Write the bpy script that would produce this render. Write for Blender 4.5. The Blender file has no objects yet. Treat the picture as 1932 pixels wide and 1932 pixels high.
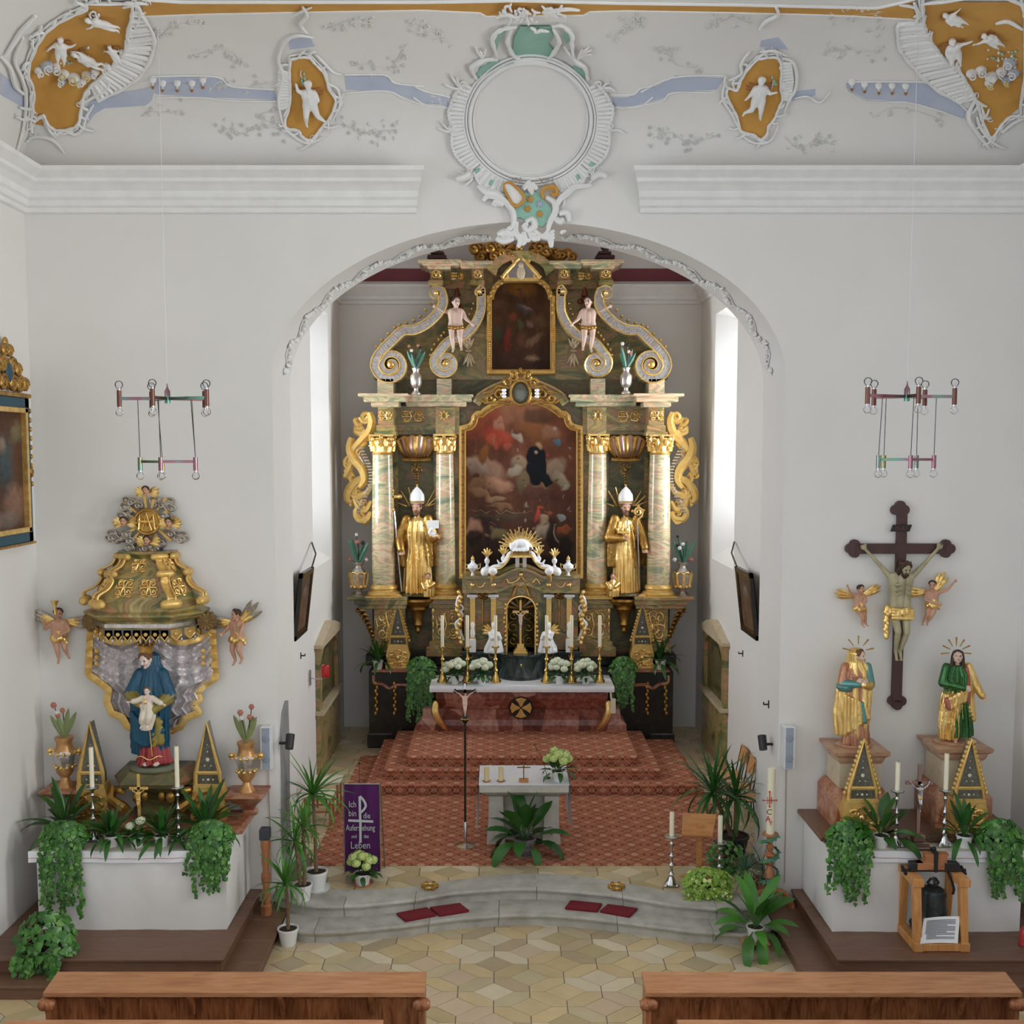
import bpy,math,random
import numpy as np
from mathutils import Vector,Matrix
from mathutils.bvhtree import BVHTree
random.seed(7)
S=bpy.context.scene
COL=S.collection
PI=math.pi
sin,cos=math.sin,math.cos

# ------------------------------------------------------------------ camera
FPX,PPX,PPY,CD,CH,TH=2015.,945.,1016.,13.,5.8,math.radians(4.7)
cd=bpy.data.cameras.new('camera');cam=bpy.data.objects.new('camera',cd);COL.objects.link(cam)
cam.location=(0,-CD,CH);cam.rotation_euler=(PI/2-TH,0,0)
cd.sensor_width=36;cd.lens=36*FPX/1932
cd.shift_x=(966-PPX)/1932;cd.shift_y=(PPY-966)/1932
cd.clip_end=200
S.camera=cam

# ------------------------------------------------------------------ world and light
S.view_settings.view_transform='Standard';S.view_settings.look='None'
S.view_settings.exposure=0.16;S.view_settings.gamma=1.0
try:S.view_settings.use_curve_mapping=False
except Exception:pass
W=bpy.data.worlds.new('overcast_sky');S.world=W;W.use_nodes=True
_bg=W.node_tree.nodes['Background']
_bg.inputs[0].default_value=(0.93,0.965,1.0,1);_bg.inputs[1].default_value=1.0
def area(name,loc,rot,sx,sy,power,col=(1,1,1)):
    l=bpy.data.lights.new(name,'AREA');l.shape='RECTANGLE';l.size=sx;l.size_y=sy
    l.energy=power;l.color=col
    o=bpy.data.objects.new(name,l);COL.objects.link(o);o.location=loc;o.rotation_euler=rot
    return o
# daylight entering through the chancel windows
area('daylight_chancel_left',(-4.35,5.55,6.1),(0,-PI/2,0),4.2,1.5,330,(.95,.98,1))
area('daylight_chancel_right',(5.1,5.55,6.1),(0,PI/2,0),4.2,1.5,480,(.97,.985,1))
# daylight through the tall nave windows, which stand in the side walls behind the camera's view
for i,y in enumerate((-4.6,-9.2)):
    area('daylight_nave_left',(-6.3,y,5.6),(0,-PI/2+.15,0),4.6,1.9,210,(.86,.93,1))
    area('daylight_nave_right',(7.0,y,5.6),(0,PI/2-.15,0),4.6,1.9,400,(1,.97,.92))

# ------------------------------------------------------------------ pixel -> place
_c,_s=cos(TH),sin(TH)
def ray(px,py):
    x=(px-PPX)/FPX;y=(py-PPY)/FPX
    return Vector((x,_c-y*_s,-_s-y*_c))
EYE=Vector((0,-CD,CH))
def U(px,py,Y=0.0):
    d=ray(px,py);return EYE+d*((Y+CD)/d.y)
def G(px,py,z=0.0):
    d=ray(px,py);return EYE+d*((z-CH)/d.z)
def UX(px,py,X):
    d=ray(px,py);return EYE+d*(X/d.x)
def sc(Y):return(Y+CD)/FPX # metres per pixel at depth Y

# ------------------------------------------------------------------ mesh builder
class MB:
    def __init__(s):s.v=[];s.f=[];s.m=[]
    def add(s,vs,fs,m=0):
        n=len(s.v);s.v.extend([tuple(p)for p in vs])
        s.f.extend([tuple(i+n for i in f)for f in fs]);s.m.extend([m]*len(fs));return s
    def box(s,a,b,m=0,bev=0.0):
        x0,y0,z0=[min(p,q)for p,q in zip(a,b)];x1,y1,z1=[max(p,q)for p,q in zip(a,b)]
        if bev>0:
            e=min(bev,(x1-x0)*.4,(y1-y0)*.4,(z1-z0)*.4)
            ring=lambda z,k:[(x0+k,y0+k,z),(x1-k,y0+k,z),(x1-k,y1-k,z),(x0+k,y1-k,z)]
            vs=ring(z0,e)+ring(z0+e,0)+ring(z1-e,0)+ring(z1,e)
            fs=[(3,2,1,0),(12,13,14,15)]
            for r in range(3):
                for i in range(4):
                    j=(i+1)%4;fs.append((r*4+i,r*4+j,r*4+4+j,r*4+4+i))
            return s.add(vs,fs,m)
        vs=[(x0,y0,z0),(x1,y0,z0),(x1,y1,z0),(x0,y1,z0),(x0,y0,z1),(x1,y0,z1),(x1,y1,z1),(x0,y1,z1)]
        return s.add(vs,[(3,2,1,0),(4,5,6,7),(0,1,5,4),(1,2,6,5),(2,3,7,6),(3,0,4,7)],m)
    def loft(s,rings,m=0,closed=True,cap=True):
        n=len(rings[0]);vs=[p for r in rings for p in r];fs=[]
        for k in range(len(rings)-1):
            for i in range(n if closed else n-1):
                j=(i+1)%n
                fs.append((k*n+i,k*n+j,(k+1)*n+j,(k+1)*n+i))
        if cap and closed:
            fs.append(tuple(range(n))[::-1]);b=(len(rings)-1)*n;fs.append(tuple(b+i for i in range(n)))
        return s.add(vs,fs,m)
    def lathe(s,prof,c=(0,0,0),seg=16,sx=1,sy=1,m=0,a0=0,ang=2*PI,rot=0,flute=0,nfl=8):
        full=abs(ang-2*PI)<1e-4;k=seg if full else seg+1
        rings=[]
        for r,z in prof:
            rr=[]
            for i in range(k):
                a=a0+ang*i/seg
                q=r*(1+flute*cos(nfl*a))if flute else r
                rr.append((c[0]+sx*q*cos(a+rot),c[1]+sy*q*sin(a+rot),c[2]+z))
            rings.append(rr)
        return s.loft(rings,m,closed=full,cap=full)
    def tube(s,pts,r,seg=6,m=0,closed=False,flat=1.0,up=None):
        P=[Vector(p)for p in pts];n=len(P)
        if n<2:return s
        R=r if isinstance(r,(list,tuple))else[r]*n
        rings=[];N=None
        for i in range(n):
            a=P[(i-1)%n]if(closed or i>0)else P[i];b=P[(i+1)%n]if(closed or i<n-1)else P[i]
            t=b-a
            if t.length<1e-9:t=Vector((0,0,1))
            t.normalize()
            if up is not None:
                N=Vector(up)-t*t.dot(Vector(up))
            elif N is None:
                N=t.orthogonal()
            else:N=N-t*t.dot(N)
            if N.length<1e-6:N=t.orthogonal()
            N.normalize();B=t.cross(N)
            rings.append([tuple(P[i]+N*(R[i]*flat*cos(2*PI*k/seg))+B*(R[i]*sin(2*PI*k/seg)))for k in range(seg)])
        if closed:
            rings.append(rings[0]);return s.loft(rings,m,True,False)
        return s.loft(rings,m)
    def prism(s,poly,y0,y1,m=0): # polygon in x,z extruded along y
        n=len(poly);vs=[(x,y0,z)for x,z in poly]+[(x,y1,z)for x,z in poly]
        ar=sum(poly[i][0]*poly[(i+1)%n][1]-poly[(i+1)%n][0]*poly[i][1]for i in range(n))
        idx=list(range(n))if ar>0 else list(range(n))[::-1]
        fs=[tuple(idx),tuple(n+i for i in idx[::-1])]
        for k in range(n):
            i=idx[k];j=idx[(k+1)%n];fs.append((j,i,n+i,n+j))
        return s.add(vs,fs,m)
    def prismz(s,poly,z0,z1,m=0): # polygon in x,y extruded along z
        n=len(poly);vs=[(x,y,z0)for x,y in poly]+[(x,y,z1)for x,y in poly]
        ar=sum(poly[i][0]*poly[(i+1)%n][1]-poly[(i+1)%n][0]*poly[i][1]for i in range(n))
        idx=list(range(n))if ar>0 else list(range(n))[::-1]
        fs=[tuple(idx[::-1]),tuple(n+i for i in idx)]
        for k in range(n):
            i=idx[k];j=idx[(k+1)%n];fs.append((i,j,n+j,n+i))
        return s.add(vs,fs,m)
    def ell(s,c,r,seg=10,rg=7,m=0,rot=None):
        if not isinstance(r,(tuple,list)):r=(r,r,r)
        vs=[(0,0,-1)]+[(sin(PI*k/rg)*cos(2*PI*i/seg),sin(PI*k/rg)*sin(2*PI*i/seg),-cos(PI*k/rg))for k in range(1,rg)for i in range(seg)]+[(0,0,1)]
        fs=[]
        for i in range(seg):
            j=(i+1)%seg;fs.append((0,1+j,1+i));b=1+(rg-2)*seg;fs.append((b+i,b+j,len(vs)-1))
            for k in range(rg-2):fs.append((1+k*seg+i,1+k*seg+j,1+(k+1)*seg+j,1+(k+1)*seg+i))
        out=[]
        for p in vs:
            q=Vector((p[0]*r[0],p[1]*r[1],p[2]*r[2]))
            if rot is not None:q=rot@q
            out.append(tuple(q+Vector(c)))
        return s.add(out,fs,m)
    def cap(s,p0,r0,p1,r1,m=0,seg=10): # closed tapered capsule
        p0=Vector(p0);p1=Vector(p1);t=p1-p0;L=t.length
        if L<1e-6:return s.ell(p0,max(r0,r1),m=m)
        t/=L;N=t.orthogonal().normalized();B=t.cross(N);rings=[]
        for k in range(1,4):
            a=PI/2*k/3;rings.append((p0-t*(r0*cos(a)),r0*sin(a)))
        for k in range(3,0,-1):
            a=PI/2*k/3;rings.append((p1+t*(r1*cos(a)),r1*sin(a)))
        return s.loft([[tuple(c+N*(r*cos(2*PI*i/seg))+B*(r*sin(2*PI*i/seg)))for i in range(seg)]for c,r in rings],m)
    def grid(s,fn,nu,nv,m=0):
        vs=[fn(i/nu,j/nv)for j in range(nv+1)for i in range(nu+1)]
        fs=[(j*(nu+1)+i,j*(nu+1)+i+1,(j+1)*(nu+1)+i+1,(j+1)*(nu+1)+i)for j in range(nv)for i in range(nu)]
        return s.add(vs,fs,m)
    def merge(s,o,mtx=None,m=None):
        vs=o.v if mtx is None else[tuple(mtx@Vector(p))for p in o.v]
        n=len(s.v);s.v.extend(vs);s.f.extend([tuple(i+n for i in f)for f in o.f])
        s.m.extend(o.m if m is None else[m]*len(o.f));return s
    def mesh(s,name,mats,origin=(0,0,0),smooth=True):
        me=bpy.data.meshes.new(name)
        ox,oy,oz=origin
        me.from_pydata([(x-ox,y-oy,z-oz)for x,y,z in s.v],[],s.f)
        if not isinstance(mats,(list,tuple)):mats=[mats]
        for q in mats:me.materials.append(q)
        if len(mats)>1:me.polygons.foreach_set('material_index',s.m)
        if smooth:
            me.polygons.foreach_set('use_smooth',[True]*len(me.polygons))
            me.set_sharp_from_angle(angle=math.radians(40))
        me.update();return me
    def parts(s,name,mats,parent,gap=.004): # one object for each separate piece
        n=len(s.v);par=list(range(n))
        def fd(i):
            while par[i]!=i:par[i]=par[par[i]];i=par[i]
            return i
        for f in s.f:
            a=fd(f[0])
            for i in f[1:]:par[fd(i)]=a
        gr={}
        for k,f in enumerate(s.f):gr.setdefault(fd(f[0]),[]).append(k)
        A=np.array(s.v);it=[]
        for fs in gr.values():
            q=A[sorted({i for k in fs for i in s.f[k]})];it.append([fs,q.min(0)-gap,q.max(0)+gap])
        ch=True
        while ch:
            ch=False;out=[]
            for x in it:
                for y in out:
                    if(x[1]<=y[2]).all()and(y[1]<=x[2]).all():y[0]=y[0]+x[0];y[1]=np.minimum(x[1],y[1]);y[2]=np.maximum(x[2],y[2]);ch=True;break
                else:out.append(x)
            it=out
        r=[]
        for fs,_,_ in it:
            q=MB();ix={}
            for k in fs:
                q.f.append(tuple(ix.setdefault(i,len(ix))for i in s.f[k]));q.m.append(s.m[k])
            q.v=[s.v[i]for i in ix];r.append(q.obj(name,mats,parent))
        return r[0]
    def obj(s,name,mats,parent=None,smooth=True,local=False):
        if parent is None:
            a=np.array(s.v);o3=((a[:,0].min()+a[:,0].max())/2,(a[:,1].min()+a[:,1].max())/2,a[:,2].min())
        elif local:o3=(0,0,0)
        else:
            t=parent
            while t.parent:t=t.parent
            o3=tuple(t.location)
        o=bpy.data.objects.new(name,s.mesh(name,mats,o3,smooth));COL.objects.link(o)
        if parent is None:o.location=o3
        else:o.parent=parent
        return o
def thing(name,label,cat,loc=(0,0,0),rotz=0,group=None,kind=None):
    o=bpy.data.objects.new(name,None);COL.objects.link(o);o.empty_display_size=.1
    o.location=loc;o.rotation_euler=(0,0,rotz)
    return tag(o,label,cat,group,kind)
def tag(o,label=None,cat=None,group=None,kind=None):
    if label:o['label']=label
    if cat:o['category']=cat
    if group:o['group']=group
    if kind:o['kind']=kind
    return o
def struct(o,label=None):
    o['kind']='structure'
    if label:o['label']=label
    return o
def dup(root,loc=None,rotz=None,label=None,group=None,parent=None,scale=None):
    r=root.copy();COL.objects.link(r);r.parent=parent
    if loc is not None:r.location=loc
    if rotz is not None:r.rotation_euler=(0,0,rotz)
    if scale is not None:r.scale=scale
    if label:r['label']=label
    if group:r['group']=group
    for ch in list(root.children):dup(ch,parent=r)
    return r
def inst(name,me,parent,loc=(0,0,0),rot=(0,0,0),scale=(1,1,1),mtx=None):
    o=bpy.data.objects.new(name,me);COL.objects.link(o);o.parent=parent
    if mtx is not None:o.matrix_local=mtx
    else:o.location=loc;o.rotation_euler=rot;o.scale=scale
    return o
def XZ(pts,Y):return[(U(x,y,Y).x,U(x,y,Y).z)for x,y in pts]
def boxU(b,x0,y0,x1,y1,Yf,Yb,m=0,bev=0.0): # box whose front face fills the pixel rectangle at depth Yf
    p=U((x0+x1)/2,y1,Yf);q=U((x0+x1)/2,y0,Yf);ym=(y0+y1)/2
    return b.box((U(x0,ym,Yf).x,Yf,p.z),(U(x1,ym,Yf).x,Yb,q.z),m,bev)
def frame(b,poly,Y,prof,m=0,closed=True): # sweep a moulding (offset outwards, y) round a polygon in x,z
    n=len(poly);P=[Vector((x,z))for x,z in poly]
    ar=sum(P[i].x*P[(i+1)%n].y-P[(i+1)%n].x*P[i].y for i in range(n));sg=1 if ar>0 else-1
    rings=[]
    for i in range(n):
        a=P[i]-P[(i-1)%n];c=P[(i+1)%n]-P[i]
        if not closed and i==0:a=c
        if not closed and i==n-1:c=a
        a.normalize();c.normalize()
        na=Vector((a.y,-a.x))*sg;nc=Vector((c.y,-c.x))*sg
        w=na+nc;w=w/max(.3,(1+na.dot(nc)))
        rings.append([(P[i].x+w.x*o,Y+y,P[i].y+w.y*o)for o,y in prof])
    if closed:rings.append(rings[0])
    k=len(prof);vs=[p for r in rings for p in r];fs=[]
    for q in range(len(rings)-1):
        for i in range(k-1):fs.append((q*k+i,(q+1)*k+i,(q+1)*k+i+1,q*k+i+1))
    return b.add(vs,fs,m)
def arc(cx,cy,rx,ry,a0,a1,n=12):return[(cx+rx*cos(math.radians(a0+(a1-a0)*i/n)),cy+ry*sin(math.radians(a0+(a1-a0)*i/n)))for i in range(n+1)]
def spiral(cx,cy,r0,r1,a0,turns,n=28):
    return[(cx+(r0+(r1-r0)*(i/n))*cos(a0+turns*2*PI*i/n),cy+(r0+(r1-r0)*(i/n))*sin(a0+turns*2*PI*i/n))for i in range(n+1)]
def smoothpath(pts,k=5): # Catmull-Rom
    P=[Vector(p)for p in pts];out=[]
    for i in range(len(P)-1):
        a=P[max(i-1,0)];b=P[i];c=P[i+1];d=P[min(i+2,len(P)-1)]
        for j in range(k):
            t=j/k
            out.append(.5*((2*b)+(c-a)*t+(2*a-5*b+4*c-d)*t*t+(3*b-a-3*c+d)*t**3))
    out.append(P[-1]);return[tuple(p)for p in out]
def text(name,body,mat,parent,loc,rot,size,ext=.002,align='CENTER',sx=1.0):
    cu=bpy.data.curves.new(name,'FONT');cu.body=body;cu.size=size;cu.extrude=ext;cu.align_x=align;cu.resolution_u=2
    t=bpy.data.objects.new(name,cu);COL.objects.link(t);dg=bpy.context.evaluated_depsgraph_get();dg.update()
    me=bpy.data.meshes.new_from_object(t.evaluated_get(dg));bpy.data.objects.remove(t);me.name=name
    me.materials.clear();me.materials.append(mat)
    o=bpy.data.objects.new(name,me);COL.objects.link(o);o.parent=parent
    l=Vector(loc)
    if parent is not None:l=l-Vector(parent.location)
    o.location=l;o.rotation_euler=rot;o.scale=(sx,1,1);return o

# ------------------------------------------------------------------ materials
MATS={}
def nodes(name):
    m=bpy.data.materials.new(name);m.use_nodes=True;nt=m.node_tree
    return m,nt,nt.nodes,nt.links,nt.nodes['Principled BSDF']
def ramp(nt,stops):
    r=nt.nodes.new('ShaderNodeValToRGB');e=r.color_ramp.elements
    while len(e)<len(stops):e.new(.5)
    for k,(p,c)in enumerate(stops):e[k].position=p;e[k].color=(c[0],c[1],c[2],1)
    return r
def mk(name,c1,rough=.5,metal=0,c2=None,scale=6,bump=0,bscale=40,stretch=(1,1,1),stops=None,dist=0,detail=4,coat=0,rot=(0,0,0),rnd=0,spec=None):
    m,nt,N,L,P=nodes(name)
    tc=N.new('ShaderNodeTexCoord');mp=N.new('ShaderNodeMapping');mp.inputs['Scale'].default_value=stretch;mp.inputs['Rotation'].default_value=rot
    L.new(tc.outputs['Object'],mp.inputs[0])
    if stops is None and c2 is not None:stops=[(.3,c1),(.7,c2)]
    if stops:
        nz=N.new('ShaderNodeTexNoise');nz.inputs['Scale'].default_value=scale;nz.inputs['Detail'].default_value=detail;nz.inputs['Distortion'].default_value=dist
        L.new(mp.outputs[0],nz.inputs['Vector']);r=ramp(nt,stops);L.new(nz.outputs[0],r.inputs[0]);out=r.outputs[0]
        if rnd:
            oi=N.new('ShaderNodeObjectInfo');hs=N.new('ShaderNodeHueSaturation');mr=N.new('ShaderNodeMapRange')
            mr.inputs[3].default_value=1-rnd;mr.inputs[4].default_value=1+rnd
            L.new(oi.outputs['Random'],mr.inputs[0]);L.new(mr.outputs[0],hs.inputs['Value']);L.new(out,hs.inputs['Color'])
            ad=N.new('ShaderNodeVectorMath');ad.operation='ADD';L.new(tc.outputs['Object'],ad.inputs[0])
            cb=N.new('ShaderNodeCombineXYZ');ml=N.new('ShaderNodeMath');ml.operation='MULTIPLY';ml.inputs[1].default_value=40
            L.new(oi.outputs['Random'],ml.inputs[0]);L.new(ml.outputs[0],cb.inputs[0]);L.new(cb.outputs[0],ad.inputs[1]);L.new(ad.outputs[0],mp.inputs[0])
            out=hs.outputs[0]
        L.new(out,P.inputs['Base Color'])
    else:P.inputs['Base Color'].default_value=(*c1,1)
    P.inputs['Roughness'].default_value=rough;P.inputs['Metallic'].default_value=metal
    if coat:P.inputs['Coat Weight'].default_value=coat;P.inputs['Coat Roughness'].default_value=.15
    if spec is not None:P.inputs['Specular IOR Level'].default_value=spec
    if bump:
        nb=N.new('ShaderNodeTexNoise');nb.inputs['Scale'].default_value=bscale;nb.inputs['Detail'].default_value=3
        L.new(mp.outputs[0],nb.inputs['Vector']);b=N.new('ShaderNodeBump');b.inputs['Strength'].default_value=bump;b.inputs['Distance'].default_value=.02
        L.new(nb.outputs[0],b.inputs['Height']);L.new(b.outputs[0],P.inputs['Normal'])
    MATS[name]=m;return m
plaster=mk('plaster',(.78,.762,.735),.9,c2=(.755,.737,.71),scale=1.1,bump=.06,bscale=9)
plaster_low=mk('plaster_altar',(.8,.79,.77),.9,c2=(.74,.73,.71),scale=2.5,bump=.1,bscale=6)
stucco=mk('stucco_white',(.84,.835,.82),.85,c2=(.78,.775,.76),scale=5,bump=.15,bscale=50)
ochre=mk('stucco_ochre',(.62,.33,.075),.85,c2=(.54,.27,.055),scale=3,bump=.1)
bluewash=mk('stucco_blue',(.44,.49,.62),.9,c2=(.52,.56,.66),scale=3)
mint=mk('stucco_mint',(.27,.5,.4),.85,c2=(.32,.55,.45),scale=4)
brownwing=mk('stucco_brown',(.38,.16,.04),.7)
gold=mk('gold_leaf',(1,.74,.3),.32,.85,c2=(.8,.5,.15),scale=14,bump=.25,bscale=30)
gold_old=mk('gold_dark',(.62,.37,.1),.38,.85,c2=(.3,.16,.04),scale=10,bump=.3,bscale=26)
gold_matt=mk('gold_ochre_paint',(.78,.54,.18),.4,.4,c2=(.66,.4,.11),scale=12,bump=.2,bscale=40)
brass=mk('brass',(.82,.56,.18),.22,1,c2=(.7,.45,.14),scale=5)
silver=mk('silver_leaf',(.74,.71,.68),.28,.85,c2=(.5,.45,.43),scale=16,bump=.3,bscale=34)
silver_cloud=mk('silver_cloud',(.6,.56,.5),.38,.7,c2=(.33,.27,.22),scale=18,bump=.3,bscale=30)
pewter=mk('pewter',(.66,.66,.66),.2,1,c2=(.5,.5,.52),scale=9)
pewter_dark=mk('bronze_brown_metal',(.34,.22,.19),.35,.8)
mstops=[(.3,(.05,.055,.018)),(.4,(.14,.15,.05)),(.45,(.4,.27,.08)),(.49,(.17,.155,.05)),(.54,(.46,.22,.11)),(.58,(.22,.2,.075)),(.63,(.5,.38,.15)),(.7,(.13,.12,.045))]
marble=mk('painted_marble',(0,0,0),.3,scale=.95,stops=mstops,stretch=(1,1,2.2),rot=(0,.6,0),dist=1.6,detail=6,coat=.2)
marble_r=mk('painted_marble_mirror',(0,0,0),.3,scale=.95,stops=mstops,stretch=(1,1,2.2),rot=(0,-.6,0),dist=1.6,detail=6,coat=.2)
marble_dark=mk('painted_marble_dark',(0,0,0),.4,scale=1.4,stops=[(.3,(.025,.025,.01)),(.43,(.08,.075,.025)),(.5,(.16,.13,.045)),(.56,(.09,.09,.035)),(.64,(.22,.11,.05))],stretch=(1,1,2),rot=(0,.7,0),dist=1.5,detail=6)
colstops=[(.3,(.2,.23,.14)),(.4,(.34,.35,.21)),(.45,(.68,.54,.3)),(.5,(.36,.36,.23)),(.55,(.68,.4,.25)),(.6,(.72,.6,.38)),(.68,(.33,.32,.19))]
marble_col=mk('column_marble',(0,0,0),.22,scale=1.5,stops=colstops,stretch=(.7,.7,2.6),rot=(0,.55,0),dist=1.4,detail=6,coat=.5)
marble_col_r=mk('column_marble_mirror',(0,0,0),.22,scale=1.5,stops=colstops,stretch=(.7,.7,2.6),rot=(0,-.55,0),dist=1.4,detail=6,coat=.5)
marble_top=mk('attic_marble',(0,0,0),.35,scale=1.0,stops=[(.3,(.09,.09,.03)),(.4,(.2,.2,.07)),(.46,(.45,.32,.11)),(.5,(.23,.21,.08)),(.55,(.52,.27,.15)),(.6,(.29,.26,.1)),(.66,(.52,.4,.19))],stretch=(1,1,2),rot=(0,.8,0),dist=1.8,detail=6,coat=.2)
marble_ped=mk('pale_red_marble',(0,0,0),.35,scale=4,stops=[(.3,(.33,.13,.07)),(.5,(.5,.28,.17)),(.7,(.58,.44,.28))],dist=1.2,detail=6)
marble_redv=mk('red_vein_marble',(0,0,0),.35,scale=5,stops=[(.3,(.24,.06,.03)),(.5,(.42,.17,.09)),(.75,(.55,.36,.24))],dist=1.6,detail=6)
marble_gray=mk('yellow_marble',(0,0,0),.4,scale=3,stops=[(.3,(.5,.4,.25)),(.55,(.6,.5,.34)),(.75,(.48,.36,.26))],dist=1)
def redmarble():
    m,nt,N,L,P=nodes('red_marble');tc=N.new('ShaderNodeTexCoord');mp=N.new('ShaderNodeMapping');mp.inputs['Rotation'].default_value=(0,.75,0);mp.inputs['Scale'].default_value=(1,1,.7)
    L.new(tc.outputs['Object'],mp.inputs[0]);nz=N.new('ShaderNodeTexNoise');nz.inputs['Scale'].default_value=2;L.new(mp.outputs[0],nz.inputs[0])
    mx=N.new('ShaderNodeMix');mx.data_type='VECTOR';mx.inputs[0].default_value=.25;L.new(mp.outputs[0],mx.inputs[4]);L.new(nz.outputs[1],mx.inputs[5])
    vo=N.new('ShaderNodeTexVoronoi');vo.inputs['Scale'].default_value=3.2;L.new(mx.outputs[1],vo.inputs[0])
    sp=N.new('ShaderNodeSeparateColor');L.new(vo.outputs['Color'],sp.inputs[0])
    n2=N.new('ShaderNodeTexNoise');n2.inputs['Scale'].default_value=14;n2.inputs['Detail'].default_value=6;L.new(tc.outputs['Object'],n2.inputs[0])
    ma=N.new('ShaderNodeMath');ma.operation='ADD';L.new(sp.outputs[0],ma.inputs[0]);L.new(n2.outputs[0],ma.inputs[1])
    m2=N.new('ShaderNodeMath');m2.operation='MULTIPLY';m2.inputs[1].default_value=.55;L.new(ma.outputs[0],m2.inputs[0])
    r=ramp(nt,[(.25,(.1,.025,.016)),(.42,(.23,.06,.04)),(.56,(.36,.14,.1)),(.72,(.5,.27,.2))]);L.new(m2.outputs[0],r.inputs[0]);L.new(r.outputs[0],P.inputs['Base Color'])
    P.inputs['Roughness'].default_value=.3;return m
marble_red=redmarble()
marble_black=mk('black_marble',(0,0,0),.3,scale=2.2,stops=[(.35,(.006,.007,.006)),(.6,(.016,.019,.015)),(.75,(.045,.055,.04))],dist=2,detail=7,coat=.2)
marble_drum=mk('blue_black_marble',(0,0,0),.25,scale=3,stops=[(.35,(.01,.016,.016)),(.55,(.035,.055,.055)),(.72,(.12,.16,.15))],stretch=(1,1,.6),dist=2,detail=7,coat=.4)
wood_dark=mk('brown_platform_wood',(.2,.105,.065),.4,c2=(.15,.075,.045),scale=5,stretch=(1,12,12),bump=.1)
wood_darky=mk('brown_platform_wood_side',(.14,.07,.04),.45,c2=(.1,.048,.028),scale=5,stretch=(12,1,12),bump=.1)
wood_pew=mk('pew_wood',(0,0,0),.4,scale=3,stops=[(.3,(.15,.045,.015)),(.5,(.32,.11,.038)),(.7,(.42,.17,.065))],stretch=(7,7,1),dist=1.2,detail=5,rnd=.16,bump=.08)
wood_pewtop=mk('pew_rail_wood',(0,0,0),.38,scale=3,stops=[(.3,(.34,.14,.06)),(.5,(.43,.2,.09)),(.72,(.5,.25,.12))],stretch=(1,8,8),dist=.8,detail=5,bump=.05)
wood_pine=mk('pine_wood',(0,0,0),.45,scale=4,stops=[(.3,(.5,.21,.06)),(.55,(.6,.28,.09)),(.75,(.66,.34,.13))],stretch=(6,6,1),dist=.8,rnd=.08)
wood_ply=mk('beech_ply',(0,0,0),.4,scale=4,stops=[(.3,(.55,.27,.1)),(.6,(.63,.34,.14))],stretch=(1,6,6),dist=.6)
wood_lect=mk('lectern_wood',(0,0,0),.4,scale=4,stops=[(.3,(.42,.17,.05)),(.6,(.52,.24,.08))],stretch=(1,6,6),dist=.6)
wood_turn=mk('turned_wood',(0,0,0),.4,scale=6,stops=[(.3,(.3,.1,.04)),(.6,(.45,.19,.08))],dist=.5)
wood_cross=mk('cross_wood',(.075,.03,.026),.45,c2=(.055,.022,.02),scale=8,stretch=(1,1,.2))
black=mk('black_iron',(.014,.014,.015),.45)
blackgloss=mk('black_lacquer',(.012,.01,.01),.25)
stone=mk('step_sandstone',(0,0,0),.75,scale=5,stops=[(.3,(.36,.345,.3)),(.5,(.46,.445,.4)),(.7,(.54,.525,.48))],detail=8,bump=.25,bscale=60,rnd=.05)
stone_alt=mk('altar_sandstone',(0,0,0),.7,scale=9,stops=[(.3,(.5,.47,.41)),(.7,(.6,.575,.52))],detail=6,bump=.15,bscale=70)
tile_mats=[]
for i,(a,b)in enumerate([((.56,.44,.24),(.64,.52,.31)),((.47,.38,.21),(.53,.43,.24)),((.66,.57,.4),(.72,.63,.46)),((.45,.36,.23),(.52,.41,.26)),((.6,.46,.24),(.66,.53,.31)),((.62,.5,.35),(.58,.44,.3)),((.52,.44,.28),(.58,.49,.31))]):
    tile_mats.append(mk('floor_stone',a,.28,c2=b,scale=5,detail=6,bump=.03,bscale=20,rnd=.07))
grout=mk('floor_grout',(.2,.175,.13),.9)
white_cloth=mk('altar_linen',(.84,.85,.88),.9,c2=(.8,.81,.85),scale=9,bump=.1)
cream_cloth=mk('cream_linen',(.72,.68,.55),.9,c2=(.68,.64,.5),scale=6)
pink_line=mk('pink_braid',(.6,.35,.33),.8)
ceramic=mk('white_ceramic',(.82,.82,.81),.25)
plastic=mk('grey_speaker_grille',(.33,.38,.45),.6,c2=(.3,.35,.42),scale=200)
plastic_w=mk('white_speaker_case',(.72,.73,.74),.5)
wax=mk('candle_wax',(.83,.78,.6),.45);wax.node_tree.nodes['Principled BSDF'].inputs['Subsurface Weight'].default_value=.2
wax_y=mk('beeswax',(.72,.6,.33),.45)
terracotta=mk('terracotta_dish',(.5,.23,.14),.6)
soil=mk('potting_soil',(.035,.022,.014),.95,bump=.5)
red_cloth=mk('red_felt',(.2,.012,.022),.95,c2=(.16,.01,.018),scale=60,bump=.1)
purple=mk('purple_velvet',(.085,.006,.1),.85,c2=(.06,.004,.075),scale=4)
greyprint=mk('silver_grey_print',(.52,.55,.57),.7)
thinline=mk('paper_print',(.28,.28,.3),.9)
paper=mk('white_paper',(.85,.85,.86),.8)
white_fig=mk('white_lacquer',(.85,.85,.86),.3)
skin=mk('painted_skin',(.58,.33,.22),.45,c2=(.52,.27,.17),scale=9)
skin_pale=mk('pale_painted_skin',(.7,.52,.42),.45,c2=(.64,.44,.35),scale=9)
skin_wan=mk('wan_painted_skin',(.44,.4,.25),.45,c2=(.34,.29,.17),scale=9)
skin_white=mk('rosy_white_skin',(.74,.6,.53),.45)
hair=mk('dark_painted_hair',(.045,.02,.012),.5,bump=.5,bscale=60)
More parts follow.
